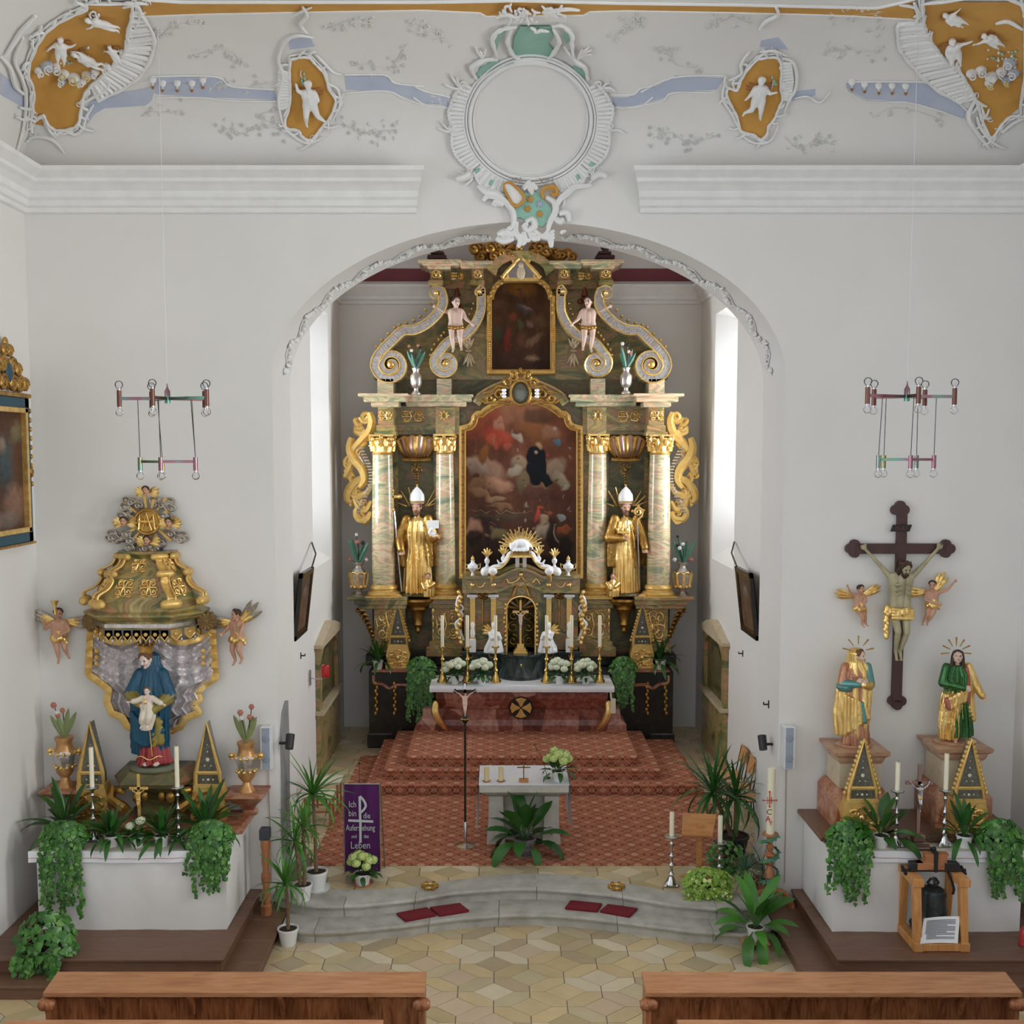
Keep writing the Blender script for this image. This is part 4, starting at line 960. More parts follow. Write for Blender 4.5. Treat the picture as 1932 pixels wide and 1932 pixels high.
# attic
body=[(706,716),(704,690),(712,660),(745,626),(790,615),(818,590),(822,555),(818,540)]
b=MB();b.prism(XZ(body+[(MX(x),y)for x,y in body[::-1]],7.35),7.35,7.75);b.obj('attic_panel',marble_top,HA)
b=MB();boxU(b,715,716,1251,746,7.3,7.75);b.obj('attic_base',marble_dark,HA)
for f,mm,mc,sg in sides():
    b=MB()
    for x0,x1,Y in((712,742,6.75),(824,852,6.95)):bxs(b,f,x0,714,x1,745,Y,7.5,bev=.01)
    b.parts('attic_block',mc,HA)
    # outer volute: small top curl, S stem with a knee, big lower spiral
    pts=spiral(824,553,3,11,0,1.0,16);pts=[(824+(x-824),y)for x,y in pts]
    top=spiral(823,553,2,10.5,PI,1.35,22)
    stem=smoothpath([top[-1],(836,566),(828,588),(806,610),(782,622),(760,624),(742,640),(722,660),(707,682)],5)
    big=spiral(737,688,30,5,PI*.98,-1.9,40)
    path=top[:-1]+stem[:-1]+big;n=len(path);nt,ns=len(top),len(stem)
    wid=[1.5+3*(i/nt)if i<nt else(8.5 if i<nt+ns-4 else max(2.2,8.5-6.3*((i-nt-ns+4)/(n-nt-ns+4))**.8))for i in range(n)]
    path=[(f(x),y)for x,y in path]
    v1=volute(HA,path,wid,6.75,7.36,silver,gold,mc)
    b=MB()
    for(x,y)in((737,688),(823,553)):b.ell(U(f(x),y,6.75),(sc(6.75)*(7 if x<800 else 5),.09,sc(6.75)*(7 if x<800 else 5)),12,8)
    lf=[(816,575),(806,588),(796,600),(784,608),(770,613),(757,616),(748,621),(736,633),(724,645),(714,657)]
    for x,y in lf:b.ell(U(f(x-3),y-3,6.95),(.035,.14,.035),6,5)
    b.parts('gilt_leafwork',gold,v1)
    top=spiral(904,550,2,9,PI*.2,-1.3,22)
    stem=smoothpath([top[-1],(908,566),(906,590),(893,615),(874,633),(852,641),(838,652),(826,668)],5)
    big=spiral(840,686,23,4,PI*1.2,-1.9,40)
    path=top[:-1]+stem[:-1]+big;n=len(path);nt,ns=len(top),len(stem)
    wid=[1.5+2.5*(i/nt)if i<nt else(7.5 if i<nt+ns-4 else max(2,7.5-5.5*((i-nt-ns+4)/(n-nt-ns+4))**.8))for i in range(n)]
    v2=volute(HA,[(f(x),y)for x,y in path],wid,6.85,7.36,silver,gold,mc)
    b=MB()
    for(x,y)in((840,686),(904,550)):b.ell(U(f(x),y,6.85),(sc(6.85)*(6 if x<870 else 4.5),.08,sc(6.85)*(6 if x<870 else 4.5)),12,8)
    for x,y in[(893,574),(890,584),(886,594),(880,604),(873,612),(866,619),(838,628),(833,634),(828,641),(820,650),(815,660),(812,670)]:b.ell(U(f(x),y,7.0),(.03,.12,.04),6,5)
    b.parts('gilt_leafwork',gold,v2)
    # palm spray beside the upper painting
    b=MB()
    for i,(dx_,dy_)in enumerate(((-16,-22),(-8,-28),(2,-30),(10,-24),(-10,26),(-2,30),(6,30),(12,24))):
        b.tube([U(f(884),662+(2 if dy_>0 else-2),7.33),U(f(884+dx_*.35),662+dy_*.5,7.28),U(f(884+dx_),662+dy_,7.26)],[.012,.04,.01],6)
    b.tube([U(f(878),662,7.3),U(f(890),662,7.3)],.02,6);b.obj('gilt_palm_spray',marble_gray,HA)
    # upper entablature
    b=MB();bxs(b,f,812,505,834,527,6.95,7.5);bxs(b,f,808,527,836,538,6.9,7.5,bev=.02);bxs(b,f,890,505,912,527,7.02,7.5);bxs(b,f,886,527,914,538,6.98,7.5,bev=.02)
    bxs(b,f,832,500,930,545,7.25,7.6);e=b.obj('upper_entablature',mm,HA)
    b=MB();bxs(b,f,788,489,870,495,6.7,7.6,bev=.01);bxs(b,f,796,494,866,500,6.78,7.6,bev=.02);bxs(b,f,806,499,850,507,6.86,7.6,bev=.02)
    bxs(b,f,866,491,930,498,6.9,7.6,bev=.02);bxs(b,f,868,497,926,506,6.98,7.6,bev=.02);b.obj('upper_cornice',marble_ped if 0 else mc,e)
    for(x,y,w,h,Y,k)in((823,517,18,15,6.94,3),(863,521,26,12,7.24,0),(901,517,16,15,7.01,3)):
        b=MB();c=U(f(x),y,Y);W=sc(Y);filigree(b,plane(Y),c.x,c.z,w*W,h*W,.012,kind=k);b.obj('gilt_applique',gold,e)
    b=MB();c=U(f(863),570,7.3)
    for i in range(14):b.ell(c+Vector((random.uniform(-.1,.1),-.02,random.uniform(-.18,.1))),random.uniform(.03,.055),6,5)
    b.tube([c+Vector((0,-.05,.1)),c+Vector((0,-.05,.26))],[.07,.02],6);b.obj('flower_drop',mk('flower_drop_red',(.3,.09,.03),.4,.4,c2=(.16,.03,.02),scale=12),HA)
    b=MB();bxs(b,f,806,480,842,489,7.0,7.4,bev=.02);bxs(b,f,812,473,838,481,7.05,7.35,bev=.03)
    for i in range(5):
        b.tube([U(f(824),474,7.2),U(f(824+(i-2)*6),464-random.uniform(0,8),7.2)],[.05,.02],5)
    b.obj('dark_urn_stump',wood_cross,HA)
# arched top
ao=[(918,506),(925,496),(940,484),(960,475),(983,472)];ai=[(936,520),(940,506),(950,497),(966,490),(983,488)]
b=MB();po=ao+[(MX(x),y)for x,y in ao[::-1][1:]];pi_=ai+[(MX(x),y)for x,y in ai[::-1][1:]]
b.prism(XZ(po+pi_[::-1],6.95),6.95,7.6);b.prism(XZ(pi_,7.2),7.3,7.6);b.prism(XZ([(912,500),(912,548),(MX(912),548),(MX(912),500)],7.3),7.32,7.6);b.obj('arched_top',marble_top,HA)
up_in=[(928,697),(928,566),(932,565),(933,556),(938,545),(946,537),(955,534),(957,531),(983,531)]
up_in=up_in+[(MX(x),y)for x,y in up_in[::-1][1:]];ip=XZ(up_in,7.25);b=MB()
frame(b,ip,7.25,[(0,0),(0,-.05),(.015,-.08),(.03,-.05),(.075,-.06),(.085,-.09),(.1,-.06),(.1,.1)]);fo2=b.obj('picture_frame',gold_matt,HA)
b=MB()
for x in(923,1043):
    for i in range(7):b.tube([U(x-5,617+i*4,7.17),U(x+5,619+i*4,7.17)],.02,5)
for i in range(12):
    for x in(923,1043):b.ell(U(x,648+i*4.3,7.18),(.02,.012,.014),5,4)
for s in(0,1):
    for x,y in[(923,575),(923,590),(927,558),(931,548),(938,540),(946,534)]:b.ell(U(MX(x)if s else x,y,7.17),(.03,.02,.04),6,4)
b.parts('frame_leaf',gold,fo2)
xs=[p[0]for p in ip];zz=[p[1]for p in ip];st=[]
def s2(x,y,rx,ry,a,c,so=.7,op=.8):st.append(((x-600)/705,(y-380)/1030,rx/705,ry/705,a,c,so,op))
for a in[(950,470,230,120,0,(.26,.11,.02)),(960,520,50,60,0,(.1,.05,.03)),(930,470,60,20,.2,(.05,.03,.02)),(1000,700,130,60,.5,(.06,.08,.09)),(1020,690,110,24,.5,(.27,.13,.1)),(1060,880,70,50,.8,(.25,.14,.12)),(850,800,90,70,0,(.17,.04,.02)),(780,1080,60,200,.1,(.16,.02,.014)),(950,1080,90,130,0,(.1,.035,.02)),(1150,850,150,110,0,(.1,.05,.025)),(1120,1060,160,60,-.7,(.15,.09,.05)),(1090,1280,110,50,0,(.2,.12,.07)),(700,660,110,90,0,(.09,.045,.025)),(670,1000,80,120,0,(.03,.04,.025)),(950,910,40,110,0,(.08,.08,.03)),(820,530,20,130,-.8,(.06,.05,.04))]:
    s2(*a)
painting('upper_painting',inpoly(ip),min(xs),max(xs),min(zz),max(zz),7.24,90,130,st,HA,base=((.075,.035,.015),(.035,.014,.008)),seed=9)
# relief cartouche above the upper painting
b=MB();tri=[(948,524),(952,517),(962,506),(970,498),(976,490),(983,485)];tri=tri+[(MX(x),y)for x,y in tri[::-1][1:]]
b.prism(XZ(tri,7.0),7.0,7.25,1);b.tube([U(x,y,6.98)for x,y in smoothpath(tri,4)],.035,6)
for i in range(7):b.ell(U(968+5*i,490-4*(3-abs(i-3)),6.98),(.035,.03,.06),6,5)
for s in(-1,1):b.tube([U(983+s*x,y,6.98)for x,y in spiral(30,520,7,1,0,1.3,12)],.025,6)
boxU(b,950,524,1016,530,6.98,7.25);b.ell(U(983,515,6.97),(.08,.05,.13),8,6,2);b.ell(U(983,501,6.97),(.05,.05,.06),8,6,2);b.obj('relief_cartouche',[gold_matt,pewter,marble_gray],HA)
# gilded clouds on the summit
b=MB();rg=random.Random(5)
for cx_,w in((920,26),(952,15),(990,26),(1020,14),(1055,26)):
    for i in range(10):
        x=cx_+rg.uniform(-w,w);y=478+rg.uniform(-13,8);p=U(x,y,7.1+rg.uniform(-.1,.1));r=rg.uniform(.06,.11)
        b.tube([p+Vector((r*(1-k/16)*cos(k*.7),-.03*k/8,r*(1-k/16)*sin(k*.7)))for k in range(14)],.03,5)
        b.ell(p+Vector((0,.04,0)),(r,.06,r),7,5)
b.obj('gilt_cloud_crown',gold_old,HA)
# openwork scrolls on both flanks
for f,mm,mc,sg in sides():
    b=MB();Y=6.85
    def tub(pts,r,m=0,k=None):
        q=smoothpath(pts,4);n=len(q);b.tube([U(f(x),y,Y)for x,y in q],[r*(.35+.65*sin(PI*(.12+.8*i/(n-1))))for i in range(n)],6,m,flat=1.2)
    b.tube([U(f(x),y,Y)for x,y in spiral(690,787,11,2,PI*1.0,-1.7,26)],.045,6)
    tub([(697,778),(702,795),(697,815),(682,832),(668,848),(664,870)],.085);tub([(700,800),(690,818),(672,816),(670,806)],.05);tub([(664,826),(660,845),(668,865),(684,885),(688,905),(678,920)],.095)
    tub([(668,850),(655,866),(652,874),(658,872)],.05);tub([(670,862),(660,885),(654,898),(662,896)],.06);tub([(690,900),(672,908),(658,925),(656,942),(664,948)],.075);tub([(660,930),(672,936),(692,930),(702,912)],.06)
    tub([(668,940),(676,955),(690,962),(700,945)],.06);tub([(684,950),(672,965),(678,980),(694,977),(698,965)],.065);tub([(700,965),(690,985),(676,978)],.05);tub([(664,940),(662,955),(660,945)],.03)
    rq=random.Random(17)
    for i in range(34):
        t=i/33;x=676+13*sin(t*7.5+.6);y=800+t*172;d=rq.uniform(1.6,4.2);l=rq.uniform(9,17);tub([(x,y),(x+l*.5*cos(d),y+l*.5*sin(d)),(x+l*cos(d+.7),y+l*sin(d+.7)),(x+l*.8*cos(d+1.1),y+l*.8*sin(d+1.1))],rq.uniform(.03,.05))
    sc_o=b.obj('side_scroll',gold_matt,HA);b=MB()
    for i in range(22):
        t=i/21;x=686+14*sin(t*PI*1.4-.4);y=846+t*120;b.ell(U(f(x),y,Y-.06),(.055,.03,.022),6,4)
    tub([(668,852),(680,862),(690,885),(692,905)],.04);tub([(662,930),(675,945),(690,958)],.035);b.obj('silver_beading',silver,sc_o)
# ------------------------------------------------------------------ small statues on the retable
def candle(name,p,r,h,label,group=None,mat=wax):
    b=MB();b.lathe([(r,0),(r,h*.96),(r*.92,h),(r*.3,h-.004)],p,14);b.tube([Vector(p)+Vector((0,0,h-.01)),Vector(p)+Vector((.002,0,h+.02))],.0025,5,1)
    return tag(b.obj(name,[mat,black]),label,'candle',group)
def bishop(px,py,lab,sg):
    o=U(px,py,6.82);T=thing('bishop_statue',lab,'statue',tuple(o));H=1.72;b=MB()
    rr=[(0,0,0,.26,.2),(0,0,.12*H,.25,.19),(0,0,.35*H,.23,.17),(0,0,.52*H,.2,.15),(0,0,.68*H,.22,.15),(0,0,.78*H,.17,.12),(0,0,.83*H,.06,.06)]
    R3=densify([(o.x+x,o.y+y,o.z+z,rx,ry)for x,y,z,rx,ry in rr],4);robe(b,R3,4,11,.28,64,ph=.8,seed=3+sg)
    cl=[(0,.02,.28*H,.32,.18),(0,.02,.45*H,.33,.19),(0,.01,.62*H,.32,.2),(0,0,.74*H,.26,.17),(0,0,.81*H,.1,.09)]
    robe(b,densify([(o.x+x,o.y+y+.06,o.z+z,rx,ry)for x,y,z,rx,ry in cl],4),5,7,.25,56,ph=1.5,seed=8+sg)
    J=dict(elL=(-.2,-.02,.6),wrL=(-.17,-.1,.48),elR=(.18,-.03,.6),wrR=(.13 if sg>0 else .22,-.12,.62))
    if sg>0:J=dict(elL=(-.18,-.03,.6),wrL=(-.05,-.12,.6),elR=(.19,-.02,.6),wrR=(.2,-.09,.5))
    K,hh=human(b,o,H,J,sk=0,legs=False,torso=False,headkw=dict(yaw=-.25 if sg<0 else .1,pitch=.12,hr=1,ey=2,lp=3,beard=True))
    for s in 'LR':b.cap(K['sh'+s],.09,K['el'+s],.1,5);b.cap(K['el'+s],.1,K['wr'+s],.075,5)
    fig('figure',b,.0125,[skin,hair_b,eye,lip,robe_gold,gold_old],T)
    b=MB();h=K['head']+Vector((0,.02,.08))
    rings=[]
    for t,w,d in((0,.125,.11),(.08,.14,.11),(.16,.13,.09),(.24,.08,.05),(.31,.012,.01)):rings.append([(h.x+w*cos(a),h.y+d*sin(a),h.z+t)for a in[2*PI*i/16 for i in range(16)]])
    b.loft(rings);mi=b.obj('mitre',white_fig,T);b=MB();b.tube([h+Vector((.13*cos(a),.115*sin(a),.03))for a in[2*PI*i/16 for i in range(16)]],.02,5,closed=True);b.ell(h+Vector((0,0,.33)),.025,6,5);b.parts('mitre_band',gold,mi)
    b=MB()
    for a in(-2.4,-2.0,-.75,-.4,.0,PI+.0):b.tube([K['head']+Vector((.2*cos(a),.16,.02-.2*sin(a)*0)),K['head']+Vector((.42*cos(a),.18,.1+abs(sin(a))*.3))],[.02,.008],5)
    b.parts('halo_ray',gold,T)
    b=MB()
    if sg<0:
        s0=U(758,1116,6.72);s1=U(743,960,6.7);b.tube([s0,s1],.016,6);T2=b.obj('staff',pewter,T);b=MB();c=U(740,940,6.7)
        b.box(c+Vector((-.03,-.02,-.2)),c+Vector((.03,.02,.13)),bev=.01);b.box(c+Vector((-.14,-.02,-.0)),c+Vector((.14,.02,.055)),bev=.01);b.ell(c+Vector((0,0,-.22)),.05,8,6)
        for d in((-.14,.03),(.14,.03),(0,.14)):b.ell(c+Vector((d[0],0,d[1])),.045,8,6)
        b.obj('staff_cross',gold,T2)
        b=MB();p=U(817,990,6.55);W=sc(6.55);b.box(p+Vector((-11*W,0,-7*W)),p+Vector((11*W,.012,8.5*W)));q=b.obj('white_card',white_fig,T)
        b=MB();b.cap(U(814,999,6.57),.04,U(812,1004,6.6),.05);b.cap(K['wrR'],.06,U(812,1004,6.6),.05);b.obj('hand_support',white_fig,T)
    else:
        s0=U(1206,1080,6.72);s1=U(1203,990,6.7);b.tube([U(1207,1112,6.75),s0,s1],.016,6);T2=b.obj('crosier',pewter,T);b=MB()
        b.tube([U(x,y,6.7)for x,y in[(1203,990),(1204,980),(1211,974)]+spiral(1204,966,9,2,0,-1.6,20)],.02,6)
        for a in range(5):b.ell(U(1204+11*cos(a*1.2-1.5),966+11*sin(a*1.2-1.5),6.7),.028,6,5)
        b.obj('crosier_crook',gold,T2)
        b=MB();p=U(1177,1004,6.6);W=sc(6.6);b.box(p+Vector((-12*W,-.02,-3*W)),p+Vector((11*W,.14,2.5*W)),bev=.01)
        for i in range(3):b.ell(p+Vector(((i-1)*.08-.03,.05,.045)),.04,8,6)
        b.obj('book',gold,T)
    b=MB();b.lathe([(.3,0),(.32,.02),(.3,.05),(.22,.06)],o-Vector((0,0,.055)),16,sy=.7);b.obj('base',marble_dark,T)
bishop(788,1118,'gilded bishop statue holding a tall cross staff and white card',-1)
bishop(1179,1118,'gilded bishop statue with crosier and a book on his arm',1)
def kneeler(px,py,lab,f):
    o=U(px,py,6.62);T=thing('small_gilt_figure',lab,'statue',tuple(o));b=MB();H=.44
    robe(b,densify([(o.x,o.y,o.z,.12,.1),(o.x,o.y,o.z+.12,.13,.1),(o.x+.01*f,o.y,o.z+.24,.1,.08),(o.x,o.y,o.z+.31,.05,.05)],4),1,7,.3,40,seed=4)
    b.ell(o+Vector((0,-.01,.37)),(.045,.05,.06),8,7,0);b.ell(o+Vector((0,.015,.39)),.052,8,6,2);b.cap(o+Vector((-.1,-.02,.25)),.045,o+Vector((-.06,-.11,.16)),.03,1);b.cap(o+Vector((.1,-.02,.25)),.045,o+Vector((.03,-.11,.2)),.03,1)
    fig('figure',b,.011,[skin,gold,hair],T)
kneeler(808,1126,'small gilt figure crouching beside the cross staff bishop',1);kneeler(1156,1126,'small gilt figure crouching beside the crosier bishop',-1)
def upper_putto(px,py,lab,mir):
    o=U(px,py,6.8);T=thing('putto',lab,'statue',tuple(o));b=MB();H=.95
    J=dict(elL=(-.24,-.03,.72),wrL=(-.36,-.05,.8),elR=(.2,-.02,.58),wrR=(.3,-.06,.5),knL=(-.07,-.05,.22),anL=(-.05,.02,.03),toL=(-.06,-.03,-.04),knR=(.08,-.05,.24),anR=(.1,.03,.06),toR=(.11,-.02,.0))
    K,hh=human(b,o,H,J,child=True,mir=mir,headkw=dict(yaw=.5*(-1 if mir else 1),hr=1,ey=2,lp=3),fat=.85)
    for t in(-1,-.5,0,.5,1):b.ell(o+Vector((t*.11,-.03,.4*H+.02*abs(t))),(.05,.1,.035),8,6,4)
    fig('figure',b,.012,[skin_pale,hair,eye,lip,gold_old],T)
upper_putto(860,660,'painted putto on the high altar volute, arm raised outward, towards the banner side',False);upper_putto(1110,660,'painted putto on the high altar volute, arm raised outward, towards the chairs side',True)
# ------------------------------------------------------------------ vases with painted metal flowers
def metal_bouquet(T,p,h,seed,lo=.0,leafmat=tin_green,hang=False):
    rg=random.Random(seed)
    for i in range(4):
        b=MB();a=(-.42,-.2,.25,.45)[i]+rg.uniform(-.06,.06);l=h*rg.uniform(.75,1.0);d=Vector((sin(a),rg.uniform(-.15,.1),cos(a)));s=Vector((cos(a),0,-sin(a)))
        pts=[(0,.012),(.3,.03),(.6,.035),(.85,.022),(1,.003)]
        L_=[p+d*(l*t)+s*w for t,w in pts];R_=[p+d*(l*t)-s*w for t,w in pts];M_=[p+d*(l*t)+Vector((0,-.012,0))for t,w in pts]
        for k in range(4):b.add([L_[k],M_[k],M_[k+1],L_[k+1]],[(0,1,2,3)]);b.add([M_[k],R_[k],R_[k+1],M_[k+1]],[(0,1,2,3)])
        b.obj('tin_leaf',leafmat,T,smooth=True)
    for i in range(4 if not hang else 6):
        b=MB();low=hang and i>3;a=rg.uniform(-.3,.3)if not low else(-1.1 if i==4 else 1.1);l=h*(rg.uniform(.6,1.15)if not low else .35);e=p+Vector((sin(a)*l,-.03,cos(a)*l));b.tube([p,p*.5+e*.5+Vector((.01,0,0)),e],.006,5)
        st_=b.obj('wire_stem',black,T);b=MB();r=rg.uniform(.022,.032);m=rg.choice([rose_bead,tin_white,rose_bead,black])
        b.ell(e,(r,r,r*.9),8,6)
        for k in range(6):b.ell(e+Vector((cos(k*PI/3)*r*.8,-.008,sin(k*PI/3)*r*.8)),r*.55,6,5)
        b.obj('bloom',m,st_)
def ledge_vase(px,py,lab,seed):
    o=U(px,py,6.7);T=thing('altar_vase',lab,'vase',tuple(o));W=sc(6.7);b=MB()
    b.lathe([(.12,0),(.13,.02),(.1,.05),(.06,.09),(.06,.13),(.08,.16)],o,16);b.lathe([(.14,.46),(.14,.5),(.07,.56),(.06,.6),(.09,.64),(.1,.67),(.07,.67)],o,16);b.parts('foot_or_neck',silver,T)
    b=MB();b.lathe([(.08,.16),(.13,.2),(.12,.24),(.145,.3),(.165,.46),(.13,.47)],o,24,flute=.06,nfl=8);vb=b.obj('body',silver_cloud,T);b=MB()
    for i in range(8):
        a=i*PI/4;b.tube([o+Vector((cos(a)*r,sin(a)*r,z))for r,z in((.135,.22),(.15,.3),(.175,.46))],.022,5);b.ell(o+Vector((cos(a+.39)*.14,sin(a+.39)*.14,.22)),.035,6,5);b.tube([o+Vector((cos(a+t)*.17,sin(a+t)*.17,.46+.03*sin(t/.785*PI)))for t in(0,.26,.52,.785)],.016,5)
    b.obj('gilt_ribs',gold,vb);metal_bouquet(T,o+Vector((0,0,.64)),.5,seed,hang=True)
ledge_vase(677,1128,'silver and gilt vase of tin flowers beside the bishop with the cross staff',2);ledge_vase(1287,1128,'silver and gilt vase of tin flowers beside the bishop with the crosier',5)
def upper_vase(px,py,lab,seed):
    o=U(px,py,6.6);T=thing('silver_vase',lab,'vase',tuple(o));b=MB()
    b.lathe([(.08,0),(.085,.02),(.04,.07),(.04,.1),(.08,.14),(.1,.2),(.1,.33),(.06,.38),(.05,.42),(.075,.47),(.05,.47)],o,20,flute=.05,nfl=8);b.obj('body',silver,T);metal_bouquet(T,o+Vector((0,0,.44)),.42,seed)
upper_vase(785,744,'small silver vase on the altar cornice with two pale wire flowers',12);upper_vase(1181,743,'small silver vase on the altar cornice with a red flower',15)

# ------------------------------------------------------------------ mensa, tabernacle and their furniture
AL=thing('high_altar_table','red marble sarcophagus altar table with round black and gold cross','altar table',(.37,5.9,.81))
zt=U(983,1297,5.5).z
def mring(hx,yf,yb,z):return[(.37-hx,yf,z),(.37+hx,yf,z),(.37+hx,yb,z),(.37-hx,yb,z)]
b=MB();zb=.81
for sec in([(1.88,5.78,zb),(1.88,5.78,zb+.1),(1.78,5.82,zb+.2),(1.76,5.84,zb+.38)],):b.loft([mring(h,y,6.4,z)for h,y,z in sec])
hz=zt-zb
b.loft([mring(h,y,6.4,zb+z)for h,y,z in[(1.5,5.72,.0),(1.5,5.72,.1),(1.44,5.74,.2),(1.36,5.74,.36),(1.36,5.74,.4),(1.44,5.68,.42),(1.52,5.6,.62),(1.52,5.6,.72),(1.56,5.56,.76),(1.56,5.56,hz)]]);b.obj('body',marble_red,AL,smooth=False)
b=MB();c=U(983,1336,5.58);c.y=5.63;b.lathe([(.0,-.05),(.21,-.05),(.215,0),(.2,.02),(0,.02)],(0,0,0),28);M_=Matrix.Translation(c)@Matrix.Rotation(PI/2+.1,4,'X');b.v=[tuple(M_@Vector(p))for p in b.v]
em=b.obj('emblem',black,AL);b=MB()
for k in range(4):
    a=k*PI/2;L=[]
    for r,w in((.02,.012),(.1,.05),(.16,.1)):L.append((r,w))
    poly=[(cos(a)*r-sin(a)*w,sin(a)*r+cos(a)*w)for r,w in L]+[(cos(a)*.19,sin(a)*.19)]+[(cos(a)*r+sin(a)*w,sin(a)*r-cos(a)*w)for r,w in L[::-1]]
    q=MB();q.prismz(poly,.018,.026);b.merge(q,M_)
b.obj('gold_cross',gold_matt,em)
for s in(-1,1):
    b=MB();x0=.37+s*1.5;b.tube(smoothpath([(x0+s*.02,5.55,zt-.3),(x0+s*.03,5.5,zt-.42),(x0-s*.02,5.5,zt-.56),(x0-s*.12,5.56,zt-.72),(x0-s*.17,5.62,zt-.8)],5),[.02+.05*sin(PI*min(1,.25+i/24))for i in range(21)],8);b.ell((x0+s*.02,5.54,zt-.3),(.05,.04,.06),8,6);b.obj('gilt_corner_leaf',gold,AL)
b=MB();b.box((.37-1.6,5.46,zt-.02),(.37+1.6,6.45,zt+.02),bev=.01);b.obj('slab',marble_red,AL)
b=MB()
def clothf(u,v):
    x=.37-1.62+3.24*u;w=.006*sin(u*37)+.004*sin(u*90)
    return(x,5.44-.012*sin(v*3)+w,zt+.028-.1*v)
b.box((.37-1.62,5.45,zt+.021),(.37+1.62,6.4,zt+.03));b.grid(clothf,60,3);b.grid(lambda u,v:(lambda p:(p[0],p[1]+.01,p[2]))(clothf(1-u,v)),60,3)
mc_=tag(b.obj('altar_cloth',white_cloth),'white linen cloth on the red marble high altar table','cloth')
b=MB();p=U(1152,1304,5.44);b.tube([p,p+Vector((.01,0,-.12)),p+Vector((.03,0,-.14))],.018,6);b.box(p+Vector((0,-.01,-.4)),p+Vector((.09,.01,-.13)),bev=.01);tag(b.obj('folded_cloth_tassel',cream_cloth),'cream tassel cloth hanging from the corner of the high altar table','cloth')
Z1=zt+.03
def ALp(px,py,Y):return U(px,py,Y)
# tabernacle
TB=thing('tabernacle','marbled tabernacle with gilt niche standing on the high altar table','tabernacle',(.37,6.3,Z1))
b=MB();c=U(983,1272,6.05)
b.lathe([(.46,0),(.48,.04),(.45,.06),(.45,.4),(.5,.44),(.5,.47)],(c.x,6.35,Z1),32);dr=b.obj('drum',marble_drum,TB)
b=MB();b.ell((c.x,5.89,Z1+.28),(.02,.015,.035),6,5);b.obj('keyhole',brass,dr)
zb2=Z1+.47;Wt=sc(6.2)
b=MB();x0,x1=U(872,1225,6.3).x,U(1094,1225,6.3).x;b.box((x0,6.3,Z1),(x1,7.0,zb2));b.box((x0-.03,6.22,zb2-.05),(x1+.03,7.0,zb2),bev=.01);sbase=b.obj('base',marble_drum,TB)
b=MB()
for x in(888,928,1038,1078):p=U(x,1236,6.28);b.tube([p+Vector((.05*cos(a),0,.05*sin(a)))for a in[k*.7 for k in range(9)]],.012,5,closed=True)
b.parts('gilt_ring',gold_old,sbase)
ztab=U(983,1120,6.25).z;nx0,nx1=U(956,1170,6.2).x,U(1010,1170,6.2).x;nzt=U(983,1148,6.2).z;ntop=U(983,1125,6.2).z
b=MB();b.box((x0+.03,6.4,zb2),(nx0-.14,7.0,ztab));b.box((nx1+.14,6.4,zb2),(x1-.03,7.0,ztab));cx=(nx0+nx1)/2;hw=(nx1-nx0)/2
po=[(cx-hw-.2,zb2),(cx-hw,zb2),(cx-hw,nzt)]+[(cx-hw*cos(PI*i/12),nzt+(ntop-nzt)*sin(PI*i/12))for i in range(1,12)]+[(cx+hw,nzt),(cx+hw,zb2),(cx+hw+.2,zb2),(cx+hw+.2,ztab+.05),(cx,ztab+.33),(cx-hw-.2,ztab+.05)]
b.prism(po,6.22,6.55);b.obj('body',marble,TB)
b=MB();b.lathe([(hw*1.15,zb2),(hw*1.15,nzt+.25)],(cx,6.42,0),16,a0=0,ang=PI);b.obj('niche',marble_dark,TB)
b=MB()
for i in range(7):
    a=PI*(i+.5)/7;b.tube([(cx+.05*cos(a),6.5,nzt-.05+.05*sin(a)),(cx+.3*cos(a),6.45,nzt-.05+.3*sin(a))],[.015,.045],5,i%2)
for s in(-1,1):
    for k,z in enumerate((.15,.4,.62)):b.tube([(cx+s*x,6.56,zb2+z+y)for x,y in spiral(.14,0,.11,.02,PI/2,1.3*(-1 if k%2 else 1),14)],.014,5)
b.obj('niche_gilding',[gold_old,silver],TB)
b=MB() # gilt arch edge and festoons
b.tube([(cx-hw,6.2,zb2),(cx-hw,6.2,nzt)]+[(cx-hw*cos(PI*i/12),6.2,nzt+(ntop-nzt)*sin(PI*i/12))for i in range(1,12)]+[(cx+hw,6.2,nzt),(cx+hw,6.2,zb2)],.02,6)
for s in(-1,1):
    b.tube([U(983+s*x,y,6.18)for x,y in smoothpath([(0,1102),(10,1108),(16,1124),(24,1130)],4)],[.035]*5+[.03]*4+[.02]*4,6);b.tube([U(983+s*x,y,6.1)for x,y in smoothpath([(0,1086),(8,1096),(22,1100),(28,1092),(36,1102)],4)],.016,6)
    for i in range(10):b.ell(U(983+s*(30+random.uniform(-2,2)),1140+i*8.5,6.19),(.03,.02,.035),6,4)
b.ell(U(983,1104,6.16),.05,8,6);b.ell(U(983,1084,6.1),.05,8,6);b.obj('gilt_festoon',gold,TB)
b=MB() # entablature with arched centre
def arch_y(x,base,rise):return base-rise*max(0,cos(max(-1,min(1,(x-983)/42))*PI/2))
for y0,y1,Yf,rise in((1087,1092,6.04,15),(1091,1114,6.12,15),(1113,1119,6.06,15)):
    pl=[(872,y0)]+[(940+86*i/14,arch_y(940+86*i/14,y0,rise))for i in range(15)]+[(1094,y0),(1094,y1)]+[(1026-86*i/14,arch_y(1026-86*i/14,y1,rise))for i in range(15)]+[(872,y1)]
    b.prism(XZ(pl,Yf),Yf,6.9)
en=b.obj('entablature',marble_gray if 0 else marble,TB,smooth=False)
b=MB()
for x in(892,931,1035,1073):b.ell(U(x,1104,6.11),(.045,.025,.045),8,6)
